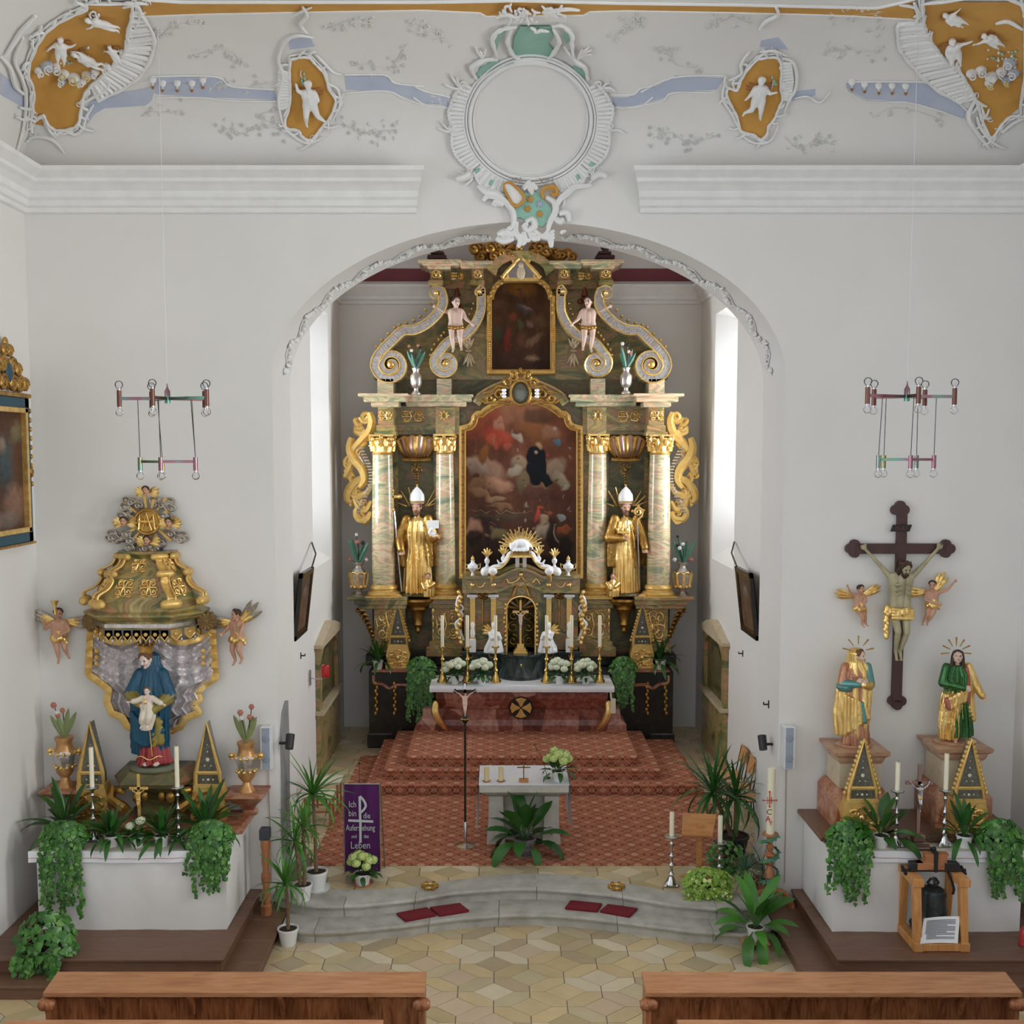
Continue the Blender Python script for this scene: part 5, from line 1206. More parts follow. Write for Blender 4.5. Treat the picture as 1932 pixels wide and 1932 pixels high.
for x in(906,1058):b.tube([U(x+dx_,y,6.1)for dx_,y in((-9,1099),(-5,1106),(0,1108),(5,1106),(9,1099))],.012,5)
b.parts('gilt_rosette',gold,en)
for x in(892,931,1035,1073):
    b=MB();p=U(x,1222,6.22);q=U(x,1120,6.22);b.box((p.x-.045,6.14,zb2),(p.x+.045,6.3,q.z-.05),bev=.01);pil=b.obj('pilaster',gold_matt,TB)
    b=MB();b.box((p.x-.05,6.12,q.z-.08),(p.x+.05,6.3,q.z));b.cap((p.x-.07,6.12,q.z-.03),.03,(p.x+.07,6.12,q.z-.03),.03);b.box((p.x-.06,6.11,zb2),(p.x+.06,6.3,zb2+.25),bev=.015);b.lathe([(.03,.28),(.045,.36),(.025,.44),(.04,.52),(.02,.56)],(p.x,6.12,zb2),10);b.parts('white_trim',white_fig,pil)
for x in(911,1055):
    b=MB();c=U(x,1125,6.38);filigree(b,plane(6.38),c.x,c.z,.2,.12,.018,kind=3);c=U(x,1155,6.38);b.tube([c+Vector((0,0,.25)),c-Vector((0,0,.3))],.02,5);b.obj('gilt_drop',gold_old,TB)
for f,_,_,sg in sides():
    b=MB();b.tube([U(f(x),y,6.35)for x,y in smoothpath([(872,1122),(864,1130),(862,1150),(872,1158),(868,1168),(860,1178),(868,1192),(874,1208)],4)],.03,6,1);b.tube([U(f(x),y,6.35)for x,y in spiral(868,1148,8,2,PI,1.3,14)],.02,6,1)
    for i in range(12):b.ell(U(f(866+4*sin(i*1.3)),1118+i*8.6,6.3),(.045,.03,.05),6,5)
    b.obj('side_scroll',[gold,white_fig],TB)
# volute cresting with lamb
def lamb():
    b=MB()
    for f,_,_,sg in sides():
        pts=spiral(915,1079,6,2,0,-1.0,12)[::-1]+smoothpath([(921,1077),(932,1070),(944,1068),(955,1058),(961,1046),(968,1043)],4);b.tube([U(f(x),y,6.15)for x,y in pts],.045,7,0);b.tube([U(f(x),y+4,6.1)for x,y in pts[12:]],.018,6,1)
        b.ell(U(f(930),1078,6.05),(.08,.06,.07),8,6,0);b.ell(U(f(915),1080,6.12),(.075,.05,.075),10,6,0);b.tube([U(f(x),y,6.08)for x,y in((938,1056),(942,1064),(952,1062))],[.01,.03,.02],6,0);b.tube([U(f(930),1085,6.03),U(f(926),1098,6.05)],[.05,.01],6,1)
    b.obj('white_volute',[white_fig,gold],TB)
    b=MB();p=U(983,1072,6.2);boxU(b,962,1048,1004,1052,6.1,6.4,1);b.box((p.x-.1,6.25,U(983,1078,6.2).z),(p.x-.03,6.35,U(983,1050,6.2).z),0);b.box((p.x+.03,6.25,U(983,1078,6.2).z),(p.x+.1,6.35,U(983,1050,6.2).z),0);b.obj('lamb_stand',[white_fig,gold],TB)
    b=MB()
    for i in range(22):x=964+i*1.8;b.tube([U(x,1034,6.08),U(x,1048,6.08)],.006,4)
    b.tube([U(962,1034,6.08),U(1004,1034,6.08)],.01,5);b.obj('book_seal_rail',gold_old,TB)
    b=MB()
    for i in range(31):
        a=PI*(.02+.96*i/30);L=(38,31,35,28)[i%4];b.tube([U(983+14*cos(a),1032-8*sin(a),6.2),U(983+L*1.14*cos(a),1032-L*sin(a),6.18)],[.007,.016],4)
    b.obj('gilt_rays',gold,TB)
    b=MB();o=U(983,1030,6.12);W=sc(6.12)
    b.ell(o+Vector((0,0,.02)),(.17,.1,.11),12,8);b.ell(o+Vector((-.14,-.06,-.0)),(.08,.06,.06),8,6);b.cap(o+Vector((-.1,-.05,.03)),.06,o+Vector((-.17,-.09,-.04)),.035);b.cap(o+Vector((.1,-.06,-.05)),.05,o+Vector((.02,-.11,-.07)),.03)
    for s in(-1,1):b.ell(o+Vector((-.14+s*.05,-.05,.05)),(.025,.03,.015),6,5)
    b.cap(o+Vector((.16,0,.0)),.04,o+Vector((.2,-.02,-.05)),.025)
    for k in range(4):b.cap(o+Vector((-.1+k*.06,-.08,-.05)),.025,o+Vector((-.14+k*.06,-.12,-.08)),.02)
    fig('lamb_figure',b,.012,[white_fig],TB)
lamb()
for i,(x,y,h)in enumerate(((919,1062,0),(950,1058,0),(1016,1058,0),(1046,1062,0))):
    b=MB();p=U(x,y+8,6.2);b.lathe([(.04,0),(.02,.05),(.045,.09),(.05,.13),(.02,.17),(.03,.19)],p,12);fn=b.obj('finial',white_fig,TB);b=MB()
    for a in(-1.2,-.6,0,.6,1.2):b.tube([p+Vector((0,-.01,.19)),p+Vector((.05*sin(a),-.02,.24+.03*cos(a))),p+Vector((.1*sin(a),-.01,.24+.11*cos(a)))],[.012,.026,.01],6)
    b.obj('gilt_palmette',gold,fn)
for i,x in enumerate((892,1072)):
    b=MB();p=U(x,1087,6.2);b.lathe([(.06,0),(.03,.03),(.02,.07),(.05,.1),(.095,.15),(.095,.2),(.04,.24),(.03,.27),(.045,.29)],p,16);b.lathe([(.02,.28),(.035,.32),(.0,.38)],p,10,m=1)
    for s in(-1,1):b.tube([p+Vector((s*.09,0,.2)),p+Vector((s*.14,0,.23)),p+Vector((s*.13,0,.15)),p+Vector((s*.08,0,.12))],.01,5,1)
    b.obj('urn_finial',[white_fig,gold],TB)
# kneeling white angels
def angel(px,lab,mir):
    p=U(px,1222,6.12);p.z=zb2;T=thing('adoring_angel',lab,'statue',tuple(p));b=MB();m=-1 if mir else 1
    robe(b,densify([(p.x,p.y,p.z,.15,.1),(p.x,p.y,p.z+.1,.14,.1),(p.x+.02*m,p.y,p.z+.25,.1,.08),(p.x,p.y,p.z+.36,.08,.07),(p.x,p.y,p.z+.42,.04,.04)],4),0,7,.3,40,seed=6)
    b.ell(p+Vector((.01*m,-.01,.5)),(.05,.055,.065),10,8);b.cap(p+Vector((0,0,.4)),.03,p+Vector((.01*m,0,.48)),.03)
    for s in(-1,1):b.cap(p+Vector((s*.08,-.02,.36)),.035,p+Vector((s*.08+.04*m,-.08,.27)),.03);b.cap(p+Vector((s*.08+.04*m,-.08,.27)),.028,p+Vector((.08*m,-.1,.34)),.022)
    b.cap(p+Vector((.02*m,-.06,.05)),.06,p+Vector((-.12*m,-.02,.04)),.05);fig('figure',b,.009,[white_fig],T)
    b=MB();feather_wing(b,p+Vector((-.05*m,.06,.36)),[(-.5*m,1),(-.75*m,.7),(-1*m,.3),(-.9*m,-.1)],.2,w=.3);b.obj('wing',gold,T)
angel(932,'white kneeling angel beside the tabernacle niche, nearer the banner side',False);angel(1034,'white kneeling angel beside the tabernacle niche, nearer the chairs side',True)
# crucifix in the niche
def small_crucifix(name,p,h,m_cross,m_body,m_base,lab,foot=True,w=.42,thick=.02):
    T=thing(name,lab,'crucifix',tuple(p));b=MB();p=Vector(p)
    if foot:
        for k,(a,z0,z1)in enumerate(((.13,0,.04),(.1,.04,.09),(.065,.09,.17))):b.box(p+Vector((-a*h,-a*h,z0*h)),p+Vector((a*h,a*h,z1*h)),bev=.006)
        b.obj('foot',m_base,T);b=MB()
    t=thick*h;b.box(p+Vector((-t,-t*.6,.15*h)),p+Vector((t,t*.6,h)));ca=.78*h;b.box(p+Vector((-w/2*h,-t*.6,ca-t)),p+Vector((w/2*h,t*.6,ca+t)));b.obj('cross',m_cross,T)
    b=MB();H=.34*h;o=p+Vector((0,-t*1.6,ca-H*.98))
    J=dict(elL=(-.25,0,.9),wrL=(-.4*w/.42,.02,1.0),elR=(.25,0,.9),wrR=(.4*w/.42,.02,1.0),head=(.03,-.04,.93),knL=(-.02,-.06,.27),knR=(.04,-.06,.27),anL=(0,0,.05),anR=(.01,-.02,.06),toL=(0,-.06,.0),toR=(.01,-.07,.01))
    human(b,o,H,J,headkw=dict(pitch=.4,hr=1,ey=1,lp=1,bald=False));b.ell(o+Vector((0,0,.48*H)),(.1*H,.08*H,.08*H),8,6,2);fig('corpus',b,max(.004,H*.016),[m_body,hair if m_body!=pewter else pewter,gold_matt],T,1);return T
p=U(982,1222,6.12);p.z=zb2;small_crucifix('niche_crucifix',p,.96,gold_matt,skin_pale,gold_matt,'gilt standing crucifix inside the tabernacle niche',w=.3)
# brass candlesticks on the high altar
def brass_stick(lab,p,h=.66):
    T=thing('brass_candlestick',lab,'candlestick',tuple(p),group='brass candlesticks on the high altar');b=MB();p=Vector(p)
    b.lathe([(.1,0),(.1,.02),(.075,.06),(.07,.1),(.04,.16),(.035,.2),(.05,.22),(.03,.25),(.024,.3),(.03,.36),(.024,.38),(.04,.42),(.022,.45),(.018,.56),(.03,.58),(.025,.61),(.07,.63),(.07,.65),(.03,.65)],p,16);b.obj('stem',brass,T)
    b=MB()
    for k in range(3):a=k*2*PI/3+.5;b.ell(p+Vector((cos(a)*.09,sin(a)*.09,.02)),.025,6,5)
    b.obj('foot_ball',brass,T);return T
for i,(x,d)in enumerate(((835,'outermost on the banner side'),(882,'middle one on the banner side'),(935,'innermost on the banner side'),(1031,'innermost on the lectern side'),(1078,'middle one on the lectern side'),(1131,'outermost on the lectern side'))):
    p=U(x,1277,5.78);p.z=Z1;brass_stick('brass candlestick on the high altar cloth, '+d,p);candle('candle',p+Vector((0,0,.645)),.03,.56,'tall white candle on the brass high altar candlestick '+d,'candles on the high altar')
# pyramid reliquaries
def obelisk(name,p,h,lab,mat_f=gold_matt,w=.42,grp='pyramid reliquaries',rough=True):
    T=thing(name,lab,'reliquary',tuple(p),group=grp);p=Vector(p);b=MB();P=plane(p.y-.09*h)
    zb_=.34*h;w2=w*h/2
    sil=[(-w2,0),(w2,0),(w2*1.02,.05*h),(w2*.84,.1*h),(w2*.98,.2*h),(w2*.78,zb_),(-w2*.78,zb_),(-w2*.98,.2*h),(-w2*.84,.1*h),(-w2*1.02,.05*h)]
    b.prism([(p.x+x,p.z+z)for x,z in sil],p.y-.08*h,p.y+.08*h);base=b.obj('base',mat_f,T)
    b=MB();filigree(b,P,p.x,p.z+.19*h,w2*1.6,.2*h,.014*h,kind=3);filigree(b,P,p.x,p.z+.07*h,w2*1.7,.1*h,.012*h);b.obj('carved_scroll',gold if rough else gold_old,base)
    tri=[(-w2*.72,zb_),(w2*.72,zb_),(w2*.68,.47*h),(.0,h*.97),(-w2*.68,.47*h)]
    b=MB();b.prism([(p.x+x*.9,p.z+z)for x,z in tri],p.y-.05*h,p.y+.06*h);gl=b.obj('glass_panel',relic,T)
    b=MB()
    for z,x,r in((.4,-.08,.009),(.4,0,.014),(.4,.08,.009),(.54,-.05,.008),(.54,.05,.008),(.6,0,.02),(.68,0,.009),(.75,0,.006)):b.ell((p.x+x*h*.6,p.y-.052*h,p.z+z*h),(r*h,.005,r*h),8,4)
    b.parts('relic',cream_robe,gl)
    b=MB();pts=[(p.x+x,p.y-.06*h,p.z+z)for x,z in tri];b.tube(pts+[pts[0]],.022*h,6);b.tube([(p.x-w2*.72,p.y-.06*h,p.z+.47*h),(p.x+w2*.72,p.y-.06*h,p.z+.47*h)],.02*h,6);b.box((p.x-w2*.8,p.y-.09*h,p.z+zb_-.015*h),(p.x+w2*.8,p.y+.08*h,p.z+zb_+.015*h))
    if rough:
        for i in range(12):
            t=i/11
            for s in(-1,1):b.ell((p.x+s*(w2*.8*(1-t)+.02*h),p.y-.05*h,p.z+h*(.42+.52*t)),(.022*h,.02*h,.025*h),5,4)
    b.obj('gilt_frame',mat_f,T);return T
for x,d in((752,'banner'),(1210,'lectern')):
    p=U(x,1266,6.62);p.z=zc+.02;o=obelisk('pyramid_reliquary',p,1.27,'gilt pyramid reliquary with round top on the high altar counter, '+d+' side',w=.36)
    b=MB();q=p+Vector((0,-.05,1.3));b.lathe([(0,-.03),(.09,-.03),(.1,0),(.09,.03),(0,.04)],(0,0,0),16);M_=Matrix.Translation(q)@Matrix.Rotation(PI/2,4,'X');b.v=[tuple(M_@Vector(v))for v in b.v];b.obj('disc_top',gold_matt,o)

# ================================================================== SIDE ALTARS
def platform(name,lab,xin,xin2,xw,sg):
    T=thing(name,lab,'platform',((xin+xw)/2,-1,0))
    def bxx(x0,x1,*a):return(min(x0,x1),)+a[:2],(max(x0,x1),)+a[2:]
    for(xi,yf,z0,z1)in((xin2,-2.12,0,.16),(xin,-1.84,.16,.32)):
        b=MB();b.box((min(xi,xw),yf,z0),(max(xi,xw),-.0,z1-.03));b.obj('riser',wood_dark,T)
        n=4 if z0==0 else 7;ys=[yf-.03+(0-yf+.03)*i/n for i in range(n+1)]
        for i in range(n):
            b=MB();x0,x1=(xw,xi+.03*sg)if sg>0 else(xi-.03,xw)
            if sg>0:x0,x1=xw,xi+.03
            b.box((min(x0,x1),ys[i]+.001,z1-.032),(max(x0,x1),ys[i+1]-.001,z1),bev=.006);b.obj('plank',wood_dark,T)
    return T
platform('altar_platform','brown two step wooden platform under the altar of the Madonna',-3.03,-2.66,XL+.01,1)
platform('altar_platform','brown two step wooden platform under the altar with the bell',3.67,3.3,XR-.01,-1)
def block(lab,x0,x1,yf,zt_,y0,y1):
    b=MB();nz,ny=6,8
    w=lambda a,c:.008*sin(a*7+c*3)+.006*sin(a*17+c*5)
    f1=lambda u,v:(x0+(x1-x0)*u+(.02*(1-v)if 0 else 0),yf+w(u*2,v)*.8,.32+(zt_-.32)*v)
    b.box((x0,yf+.004,.32),(x1,-.008,zt_),bev=.012);b.grid(f1,14,8)
    return tag(b.obj('altar_block',plaster_low),lab,'altar')
ZL=1.24;ZR=1.26
block('white plastered altar block under the Madonna statue',-5.3,-3.14,-1.15,ZL,0,0)
block('white plastered altar block behind the bell',3.78,5.93,-1.2,ZR,0,0)
def side_cloth(x0,x1,yf,z,lab,yb):
    T=thing('altar_cloth',lab,'cloth',((x0+x1)/2,yf,z));b=MB();b.box((x0,yf,z+.002),(x1,yb,z+.014));b.obj('cream_top',cream_cloth,T)
    b=MB();fn=lambda u,v,k=0:(x0-.02+(x1-x0+.04)*u,yf-.014+.006*sin(u*41)-.004*sin(u*17+v)+k,z+.016-.13*v+.006*sin(u*9))
    b.grid(fn,60,4);b.grid(lambda u,v:fn(1-u,v,.008),60,4);e=b.obj('white_hem',white_cloth,T);b=MB();b.tube([tuple(Vector(fn(i/60,.6))+Vector((0,-.004,0)))for i in range(61)],.0045,4);b.obj('pink_braid',pink_line,e)
side_cloth(-5.36,-3.2,-1.17,ZL,'cream altar cloth with white hem under the Madonna altar plants',-.62)
side_cloth(3.74,5.97,-1.22,ZR,'cream altar cloth with white hem above the bell',-.8)
b=MB();b.box((-5.4,-.6,ZL),(-3.08,0,ZL+.1),bev=.01);tag(b.obj('altar_shelf',marble_redv),'brown marbled shelf at the back of the Madonna altar','shelf')
b=MB();b.box((3.76,-.95,ZR),(6.0,0,ZR+.03));b.box((3.7,-.98,ZR+.03),(6.06,0,ZR+.09),bev=.012);tag(b.obj('altar_shelf',wood_dark),'dark brown wooden shelf under the two marble pedestals','shelf')
ZSL,ZSR=ZL+.1,ZR+.09
# ------------------------------------------------------------------ Madonna altar
# pedestal console of the Madonna
p=U(290,1450,-.35);zp=p.z;T=thing('statue_pedestal','marbled gilt pedestal console carrying the blue cloaked Madonna','pedestal',(p.x,-.3,ZSL));b=MB()
hex_=lambda hx,d,z:[(p.x-hx,-.02,z),(p.x-hx*.98,-.02-d*.35,z),(p.x-hx*.62,-.02-d,z),(p.x+hx*.62,-.02-d,z),(p.x+hx*.98,-.02-d*.35,z),(p.x+hx,-.02,z)]
b.loft([hex_(a,d,z)for a,d,z in((.3,.3,ZSL),(.34,.34,ZSL+.06),(.26,.26,ZSL+.14),(.3,.3,ZSL+.3),(.4,.42,zp-.2),(.52,.55,zp-.18),(.54,.57,zp-.13),(.42,.5,zp-.02),(.4,.48,zp))]);b.obj('body',marble_dark,T,smooth=False)
b=MB();P=lambda u,v,h=0:Vector((p.x+u,-.56-h+(v-zp+.13)*.6,v));filigree(b,P,-.14,zp-.07,.3,.1,.012);filigree(b,P,.14,zp-.07,.3,.1,.012)
for s in(-1,1):
    b.tube([(p.x+s*.52,-.3,zp-.25),(p.x+s*.5,-.42,zp-.36),(p.x+s*.36,-.44,zp-.45),(p.x+s*.3,-.36,ZSL+.1)],[.05,.06,.07,.04],8);c=Vector((p.x+s*.2,-.38,ZSL+.28));b.ell(c,(.06,.04,.08),8,6);b.ell((p.x+s*.1,-.4,ZSL+.3),(.04,.03,.07),8,6)
    b.cap((p.x+s*.38,-.4,zp-.26),.05,(p.x+s*.44,-.34,zp-.26),.05)
b.obj('gilt_ornament',gold_old,T)
# drape and canopy
CX=U(285,1170,-.02).x
T=thing('canopy','marbled and gilded canopy with silver curtain on the wall behind the Madonna','canopy',(CX,-.2,2.3))
Lp=[(172,1190),(170,1230),(168,1272),(186,1284),(207,1301),(203,1322),(212,1345),(232,1352),(240,1368),(258,1378)]
Rp=[(402,1190),(404,1232),(408,1278),(388,1290),(372,1306),(378,1318),(366,1330),(377,1344),(350,1354),(342,1370),(322,1379)]
def edge(pts,t):
    n=len(pts)-1;a=t*n;i=min(int(a),n-1);f_=a-i;return(pts[i][0]*(1-f_)+pts[i+1][0]*f_,pts[i][1]*(1-f_)+pts[i+1][1]*f_)
b=MB();nu,nv=120,130
def dr_(u,v):
    l=edge(Lp,v);r=edge(Rp,v);x=l[0]+(r[0]-l[0])*u;y=l[1]+(r[1]-l[1])*u
    ap=abs(u-.5)*2
    sag=(1-v)*22*sin(PI*((u*2)%1))*(1 if .0<u<1 else 0) # two swags gathered at centre and ends
    y+=sag*(.9-.5*v)+6*v*(1-ap)
    q=u*2%1;yy=(y-1185)/190;fold=sin(2*PI*8.5*(yy-.2*(1-(2*q-1)**2)))*max(0,1-yy*1.35)*.75+sin(u*52+yy*3+1.5*sin(yy*5))*(.1+.75*max(0,yy))
    return tuple(U(x,y,-.13-.07*fold-.02*(1-ap)))
b.grid(lambda u,v:dr_(1-u,v),nu,nv);b.grid(lambda u,v:(lambda p:(p[0],min(p[1]+.03,-.005),p[2]))(dr_(u,v)),nu,nv);cu=b.obj('curtain',mk('silver_curtain',(.84,.8,.8),.33,.4,c2=(.52,.46,.47),scale=26,bump=.4,bscale=60,detail=6),T)
for pts in(Lp,Rp):
    b=MB();n=70
    b.tube([tuple(Vector(dr_(0.0 if pts is Lp else 1.0,i/n))+Vector((0,-.02,0)))for i in range(n+1)],.05,6,flat=.5,up=(0,-1,0));b.obj('gilt_border',gold_matt,cu)
b=MB();b.tube([tuple(Vector(dr_(i/40,1.0))+Vector((0,-.02,0)))for i in range(41)],.045,6,flat=.5,up=(0,-1,0));b.obj('gilt_border',gold_matt,cu)
b=MB()
for i0 in(0,.5):
    b.tube([tuple(Vector(dr_(i0+.02+.46*i/24,.0))+Vector((0,-.03,-.01)))for i in range(25)],.04,6,flat=.5,up=(0,-1,0))
b.obj('gilt_swag_edge',gold_matt,cu)
for s,x in((-1,174),(1,391)):
    b=MB();c=U(x,1171,-.2)
    for i in range(12):a=i*PI/6;b.tube([c+Vector((.03*cos(a),-.06,.03*sin(a))),c+Vector((.08*cos(a+.3),-.06,.08*sin(a+.3))),c+Vector((.1*cos(a+.5),.03,.1*sin(a+.5)))],[.015,.03,.025],6)
    b.ell(c+Vector((0,-.03,0)),(.07,.05,.07),10,7);b.obj('curtain_rosette',mk('bronze_rosette',(.2,.12,.04),.5,.4),T)
    b=MB()
    for y in(1228,1240,1252):b.ell(U(x+(8 if s<0 else-8),y,-.17),(.03,.025,.035),6,5)
    b.obj('curtain_tassel',gold_matt,cu)
# dome as half hexagon
zl=U(285,1163,-.4).z
cz=lambda y:U(285,y,-.35).z
def hexp(hx,d,z):return[(CX-hx,-.0,z),(CX-hx,-d*.45,z),(CX-hx*.62,-d,z),(CX+hx*.62,-d,z),(CX+hx,-d*.45,z),(CX+hx,-.0,z)]
b=MB();prof_=[(.6,.52,cz(1183)),(.6,.52,cz(1170)),(.66,.58,cz(1166)),(.72,.64,cz(1158)),(.72,.64,cz(1154)),(.64,.56,cz(1150)),(.62,.54,cz(1138)),(.56,.48,cz(1110)),(.46,.4,cz(1086)),(.36,.31,cz(1062)),(.3,.26,cz(1052)),(.34,.3,cz(1047)),(.34,.3,cz(1042))]
b.loft([hexp(*q)for q in prof_]);dome=b.obj('dome',marble,T,smooth=False)
b=MB();b.loft([hexp(.615,.535,cz(1180)),hexp(.615,.535,cz(1173))]);b.obj('grey_band',silver,dome)
def dpt(face,u,t): # point on a dome face: t 0 bottom..1 top
    ring=[(.62,.54,cz(1138)),(.56,.48,cz(1110)),(.46,.4,cz(1086)),(.36,.31,cz(1062)),(.3,.26,cz(1052))]
    a=t*4;i=min(int(a),3);f_=a-i;q=[ring[i][k]*(1-f_)+ring[i+1][k]*f_ for k in range(3)];h=hexp(*q);A=Vector(h[face]);B=Vector(h[face+1]);return A.lerp(B,u)
for(face,u,t,w,h)in((2,.27,.28,.3,.3),(2,.7,.28,.3,.3),(2,.45,.72,.36,.3),(3,.5,.28,.5,.3),(3,.5,.72,.5,.3),(1,.5,.3,.5,.3)):
    b=MB();nrm=Vector({1:(-.75,-.6,.3),2:(0,-.9,.4),3:(.75,-.6,.3)}[face])
    filigree(b,lambda x,z,hh=0:dpt(face,u+x,t+z)+nrm*(.012),0,0,w,h,.012,kind=0);b.obj('gilt_applique',gold,dome)
for corner in(1,2,3,4):
    b=MB();nr=Vector({1:(-1,-.1,.3),2:(-.6,-.8,.3),3:(.6,-.8,.3),4:(1,-.1,.3)}[corner]).normalized();e=lambda t:(dpt(corner,0,t)if corner<5 else dpt(4,1,t))
    side=Vector((-nr.y,nr.x,0)).normalized()
    for s in(-1,1):
        pts=[e(t)+nr*o+side*s*.045 for t,o in((0,.1),(.12,.13),(.25,.03),(.4,.02),(.48,.08),(.55,.09),(.68,.02),(.85,.03),(.97,.06))];b.tube(smoothpath(pts,4),.014,6)
    for i in range(12):
        t=i/11;o=(.1,.13,.07,.03,.02,.06,.09,.05,.02,.02,.04,.06)[i];q=e(min(t,.99))+nr*(o-.012)
        if i:b.add([qp+side*.045,qp-side*.045,q-side*.045,q+side*.045],[(0,1,2,3)])
        qp=q
    for t,o,r in((0,.09,.06),(.52,.07,.04),(.97,.04,.04)):q=e(t)+nr*o;b.cap(q-side*.07,r,q+side*.07,r,0,12);b.ell(q-side*.09,r*.5,8,6);b.ell(q+side*.09,r*.5,8,6)
    b.obj('gilt_volute',gold_matt,dome)
b=MB()
h0=hexp(.62,.55,cz(1184));seq=[Vector(q)for q in h0]
for k in range(5):
    n=(2,2,7,2,2)[k]
    for i in range(n):
        a=seq[k].lerp(seq[k+1],(i+.1)/n);c=seq[k].lerp(seq[k+1],(i+.9)/n);dn=Vector((0,0,-1));m_=(a+c)/2
        b.add([a,c,c+dn*.07,m_+dn*.13,a+dn*.07],[(0,1,2,3,4),(4,3,2,1,0)]);b.tube([a+dn*.07,m_+dn*.13,c+dn*.07],.01,5);b.ell(m_+Vector((0,-.01,-.05)),.025,6,5);b.ell(c+dn*.13,(.014,.014,.03),6,5,1)
b.obj('lambrequin',[gold_matt,silver],dome)
# glory with monogram above the canopy
T=thing('sunburst_glory','gilt sunburst with monogram among silver clouds above the canopy','sunburst',(U(280,980,0).x,-.12,U(280,1040,0).z));Y=-.14
rg=random.Random(21);b=MB()
for cx_,cy_,w,h,n in((250,952,18,8,8),(310,952,18,9,9),(225,1012,20,7,8),(335,1011,20,8,9),(265,1028,22,10,9),(300,1026,16,10,8),(240,975,10,9,4),(318,975,10,9,4)):
    for i in range(n):
        q=U(cx_+rg.uniform(-w,w),cy_+rg.uniform(-h,h),Y+.04+rg.uniform(-.03,.03));r=rg.uniform(.045,.075)
        b.ell(q,(r,.06,r*.8),8,6);b.tube([q+Vector((r*(1-k/14)*cos(k*.75),-.05,r*.8*(1-k/14)*sin(k*.75)))for k in range(11)],.011,5)
b.obj('silver_clouds',silver_cloud,T)
b=MB();c=U(279,984,Y);b.tube([c+Vector((.145*cos(a),-.03,.145*sin(a)))for a in[2*PI*i/28 for i in range(28)]],.022,6,closed=True);b.lathe([(0,0),(.14,0),(.14,.03),(0,.03)],(0,0,0),24);nb=len(b.v);disc=b
q=MB();q.lathe([(0,0),(.14,0),(.14,.03),(0,.03)],(0,0,0),24);b=MB();b.tube([c+Vector((.145*cos(a),-.03,.145*sin(a)))for a in[2*PI*i/28 for i in range(28)]],.022,6,closed=True);b.merge(q,Matrix.Translation(c)@Matrix.Rotation(PI/2,4,'X'));md=b.obj('medallion',gold_old,T)
b=MB() # interlaced letters of the monogram
for pts in([(-.1,-.09),(-.08,.09),(0,-.05),(.08,.09),(.1,-.09)],[(-.06,-.1),(0,.1),(.06,-.1)],[(-.1,.0),(.1,.0)]):b.tube([c+Vector((x,-.045,z))for x,z in pts],.014,5)
b.obj('monogram',gold,md)
for i in range(16):
    b=MB();a=2*PI*i/16+.1;r0,r1=.17,(.36 if i%2==0 else .28);b.tube([c+Vector((r0*cos(a),.01,r0*sin(a))),c+Vector((r1*cos(a),0,r1*sin(a)))],[.016,.03],4);b.obj('ray',gold_matt,T)
for x,y in((275,926),(233,984),(318,986),(277,1020)):
    b=MB();q=U(x,y,Y-.08);head(b,q,.105,hr=1,ey=2,lp=3);hd=fig('cherub_head',b,.007,[skin,hair,eye,lip],T);b=MB()
    for s in(-1,1):feather_wing(b,q+Vector((s*.03,.04,-.03)),[(s*.9,.9),(s*1,.5),(s*1,.1),(s*.8,-.3)],.13,w=.4)
    b.parts('cherub_wing',gold,hd)
b=MB();boxU(b,258,1030,304,1042,-.1,-.02);b.obj('blue_board',deep_blue,T)
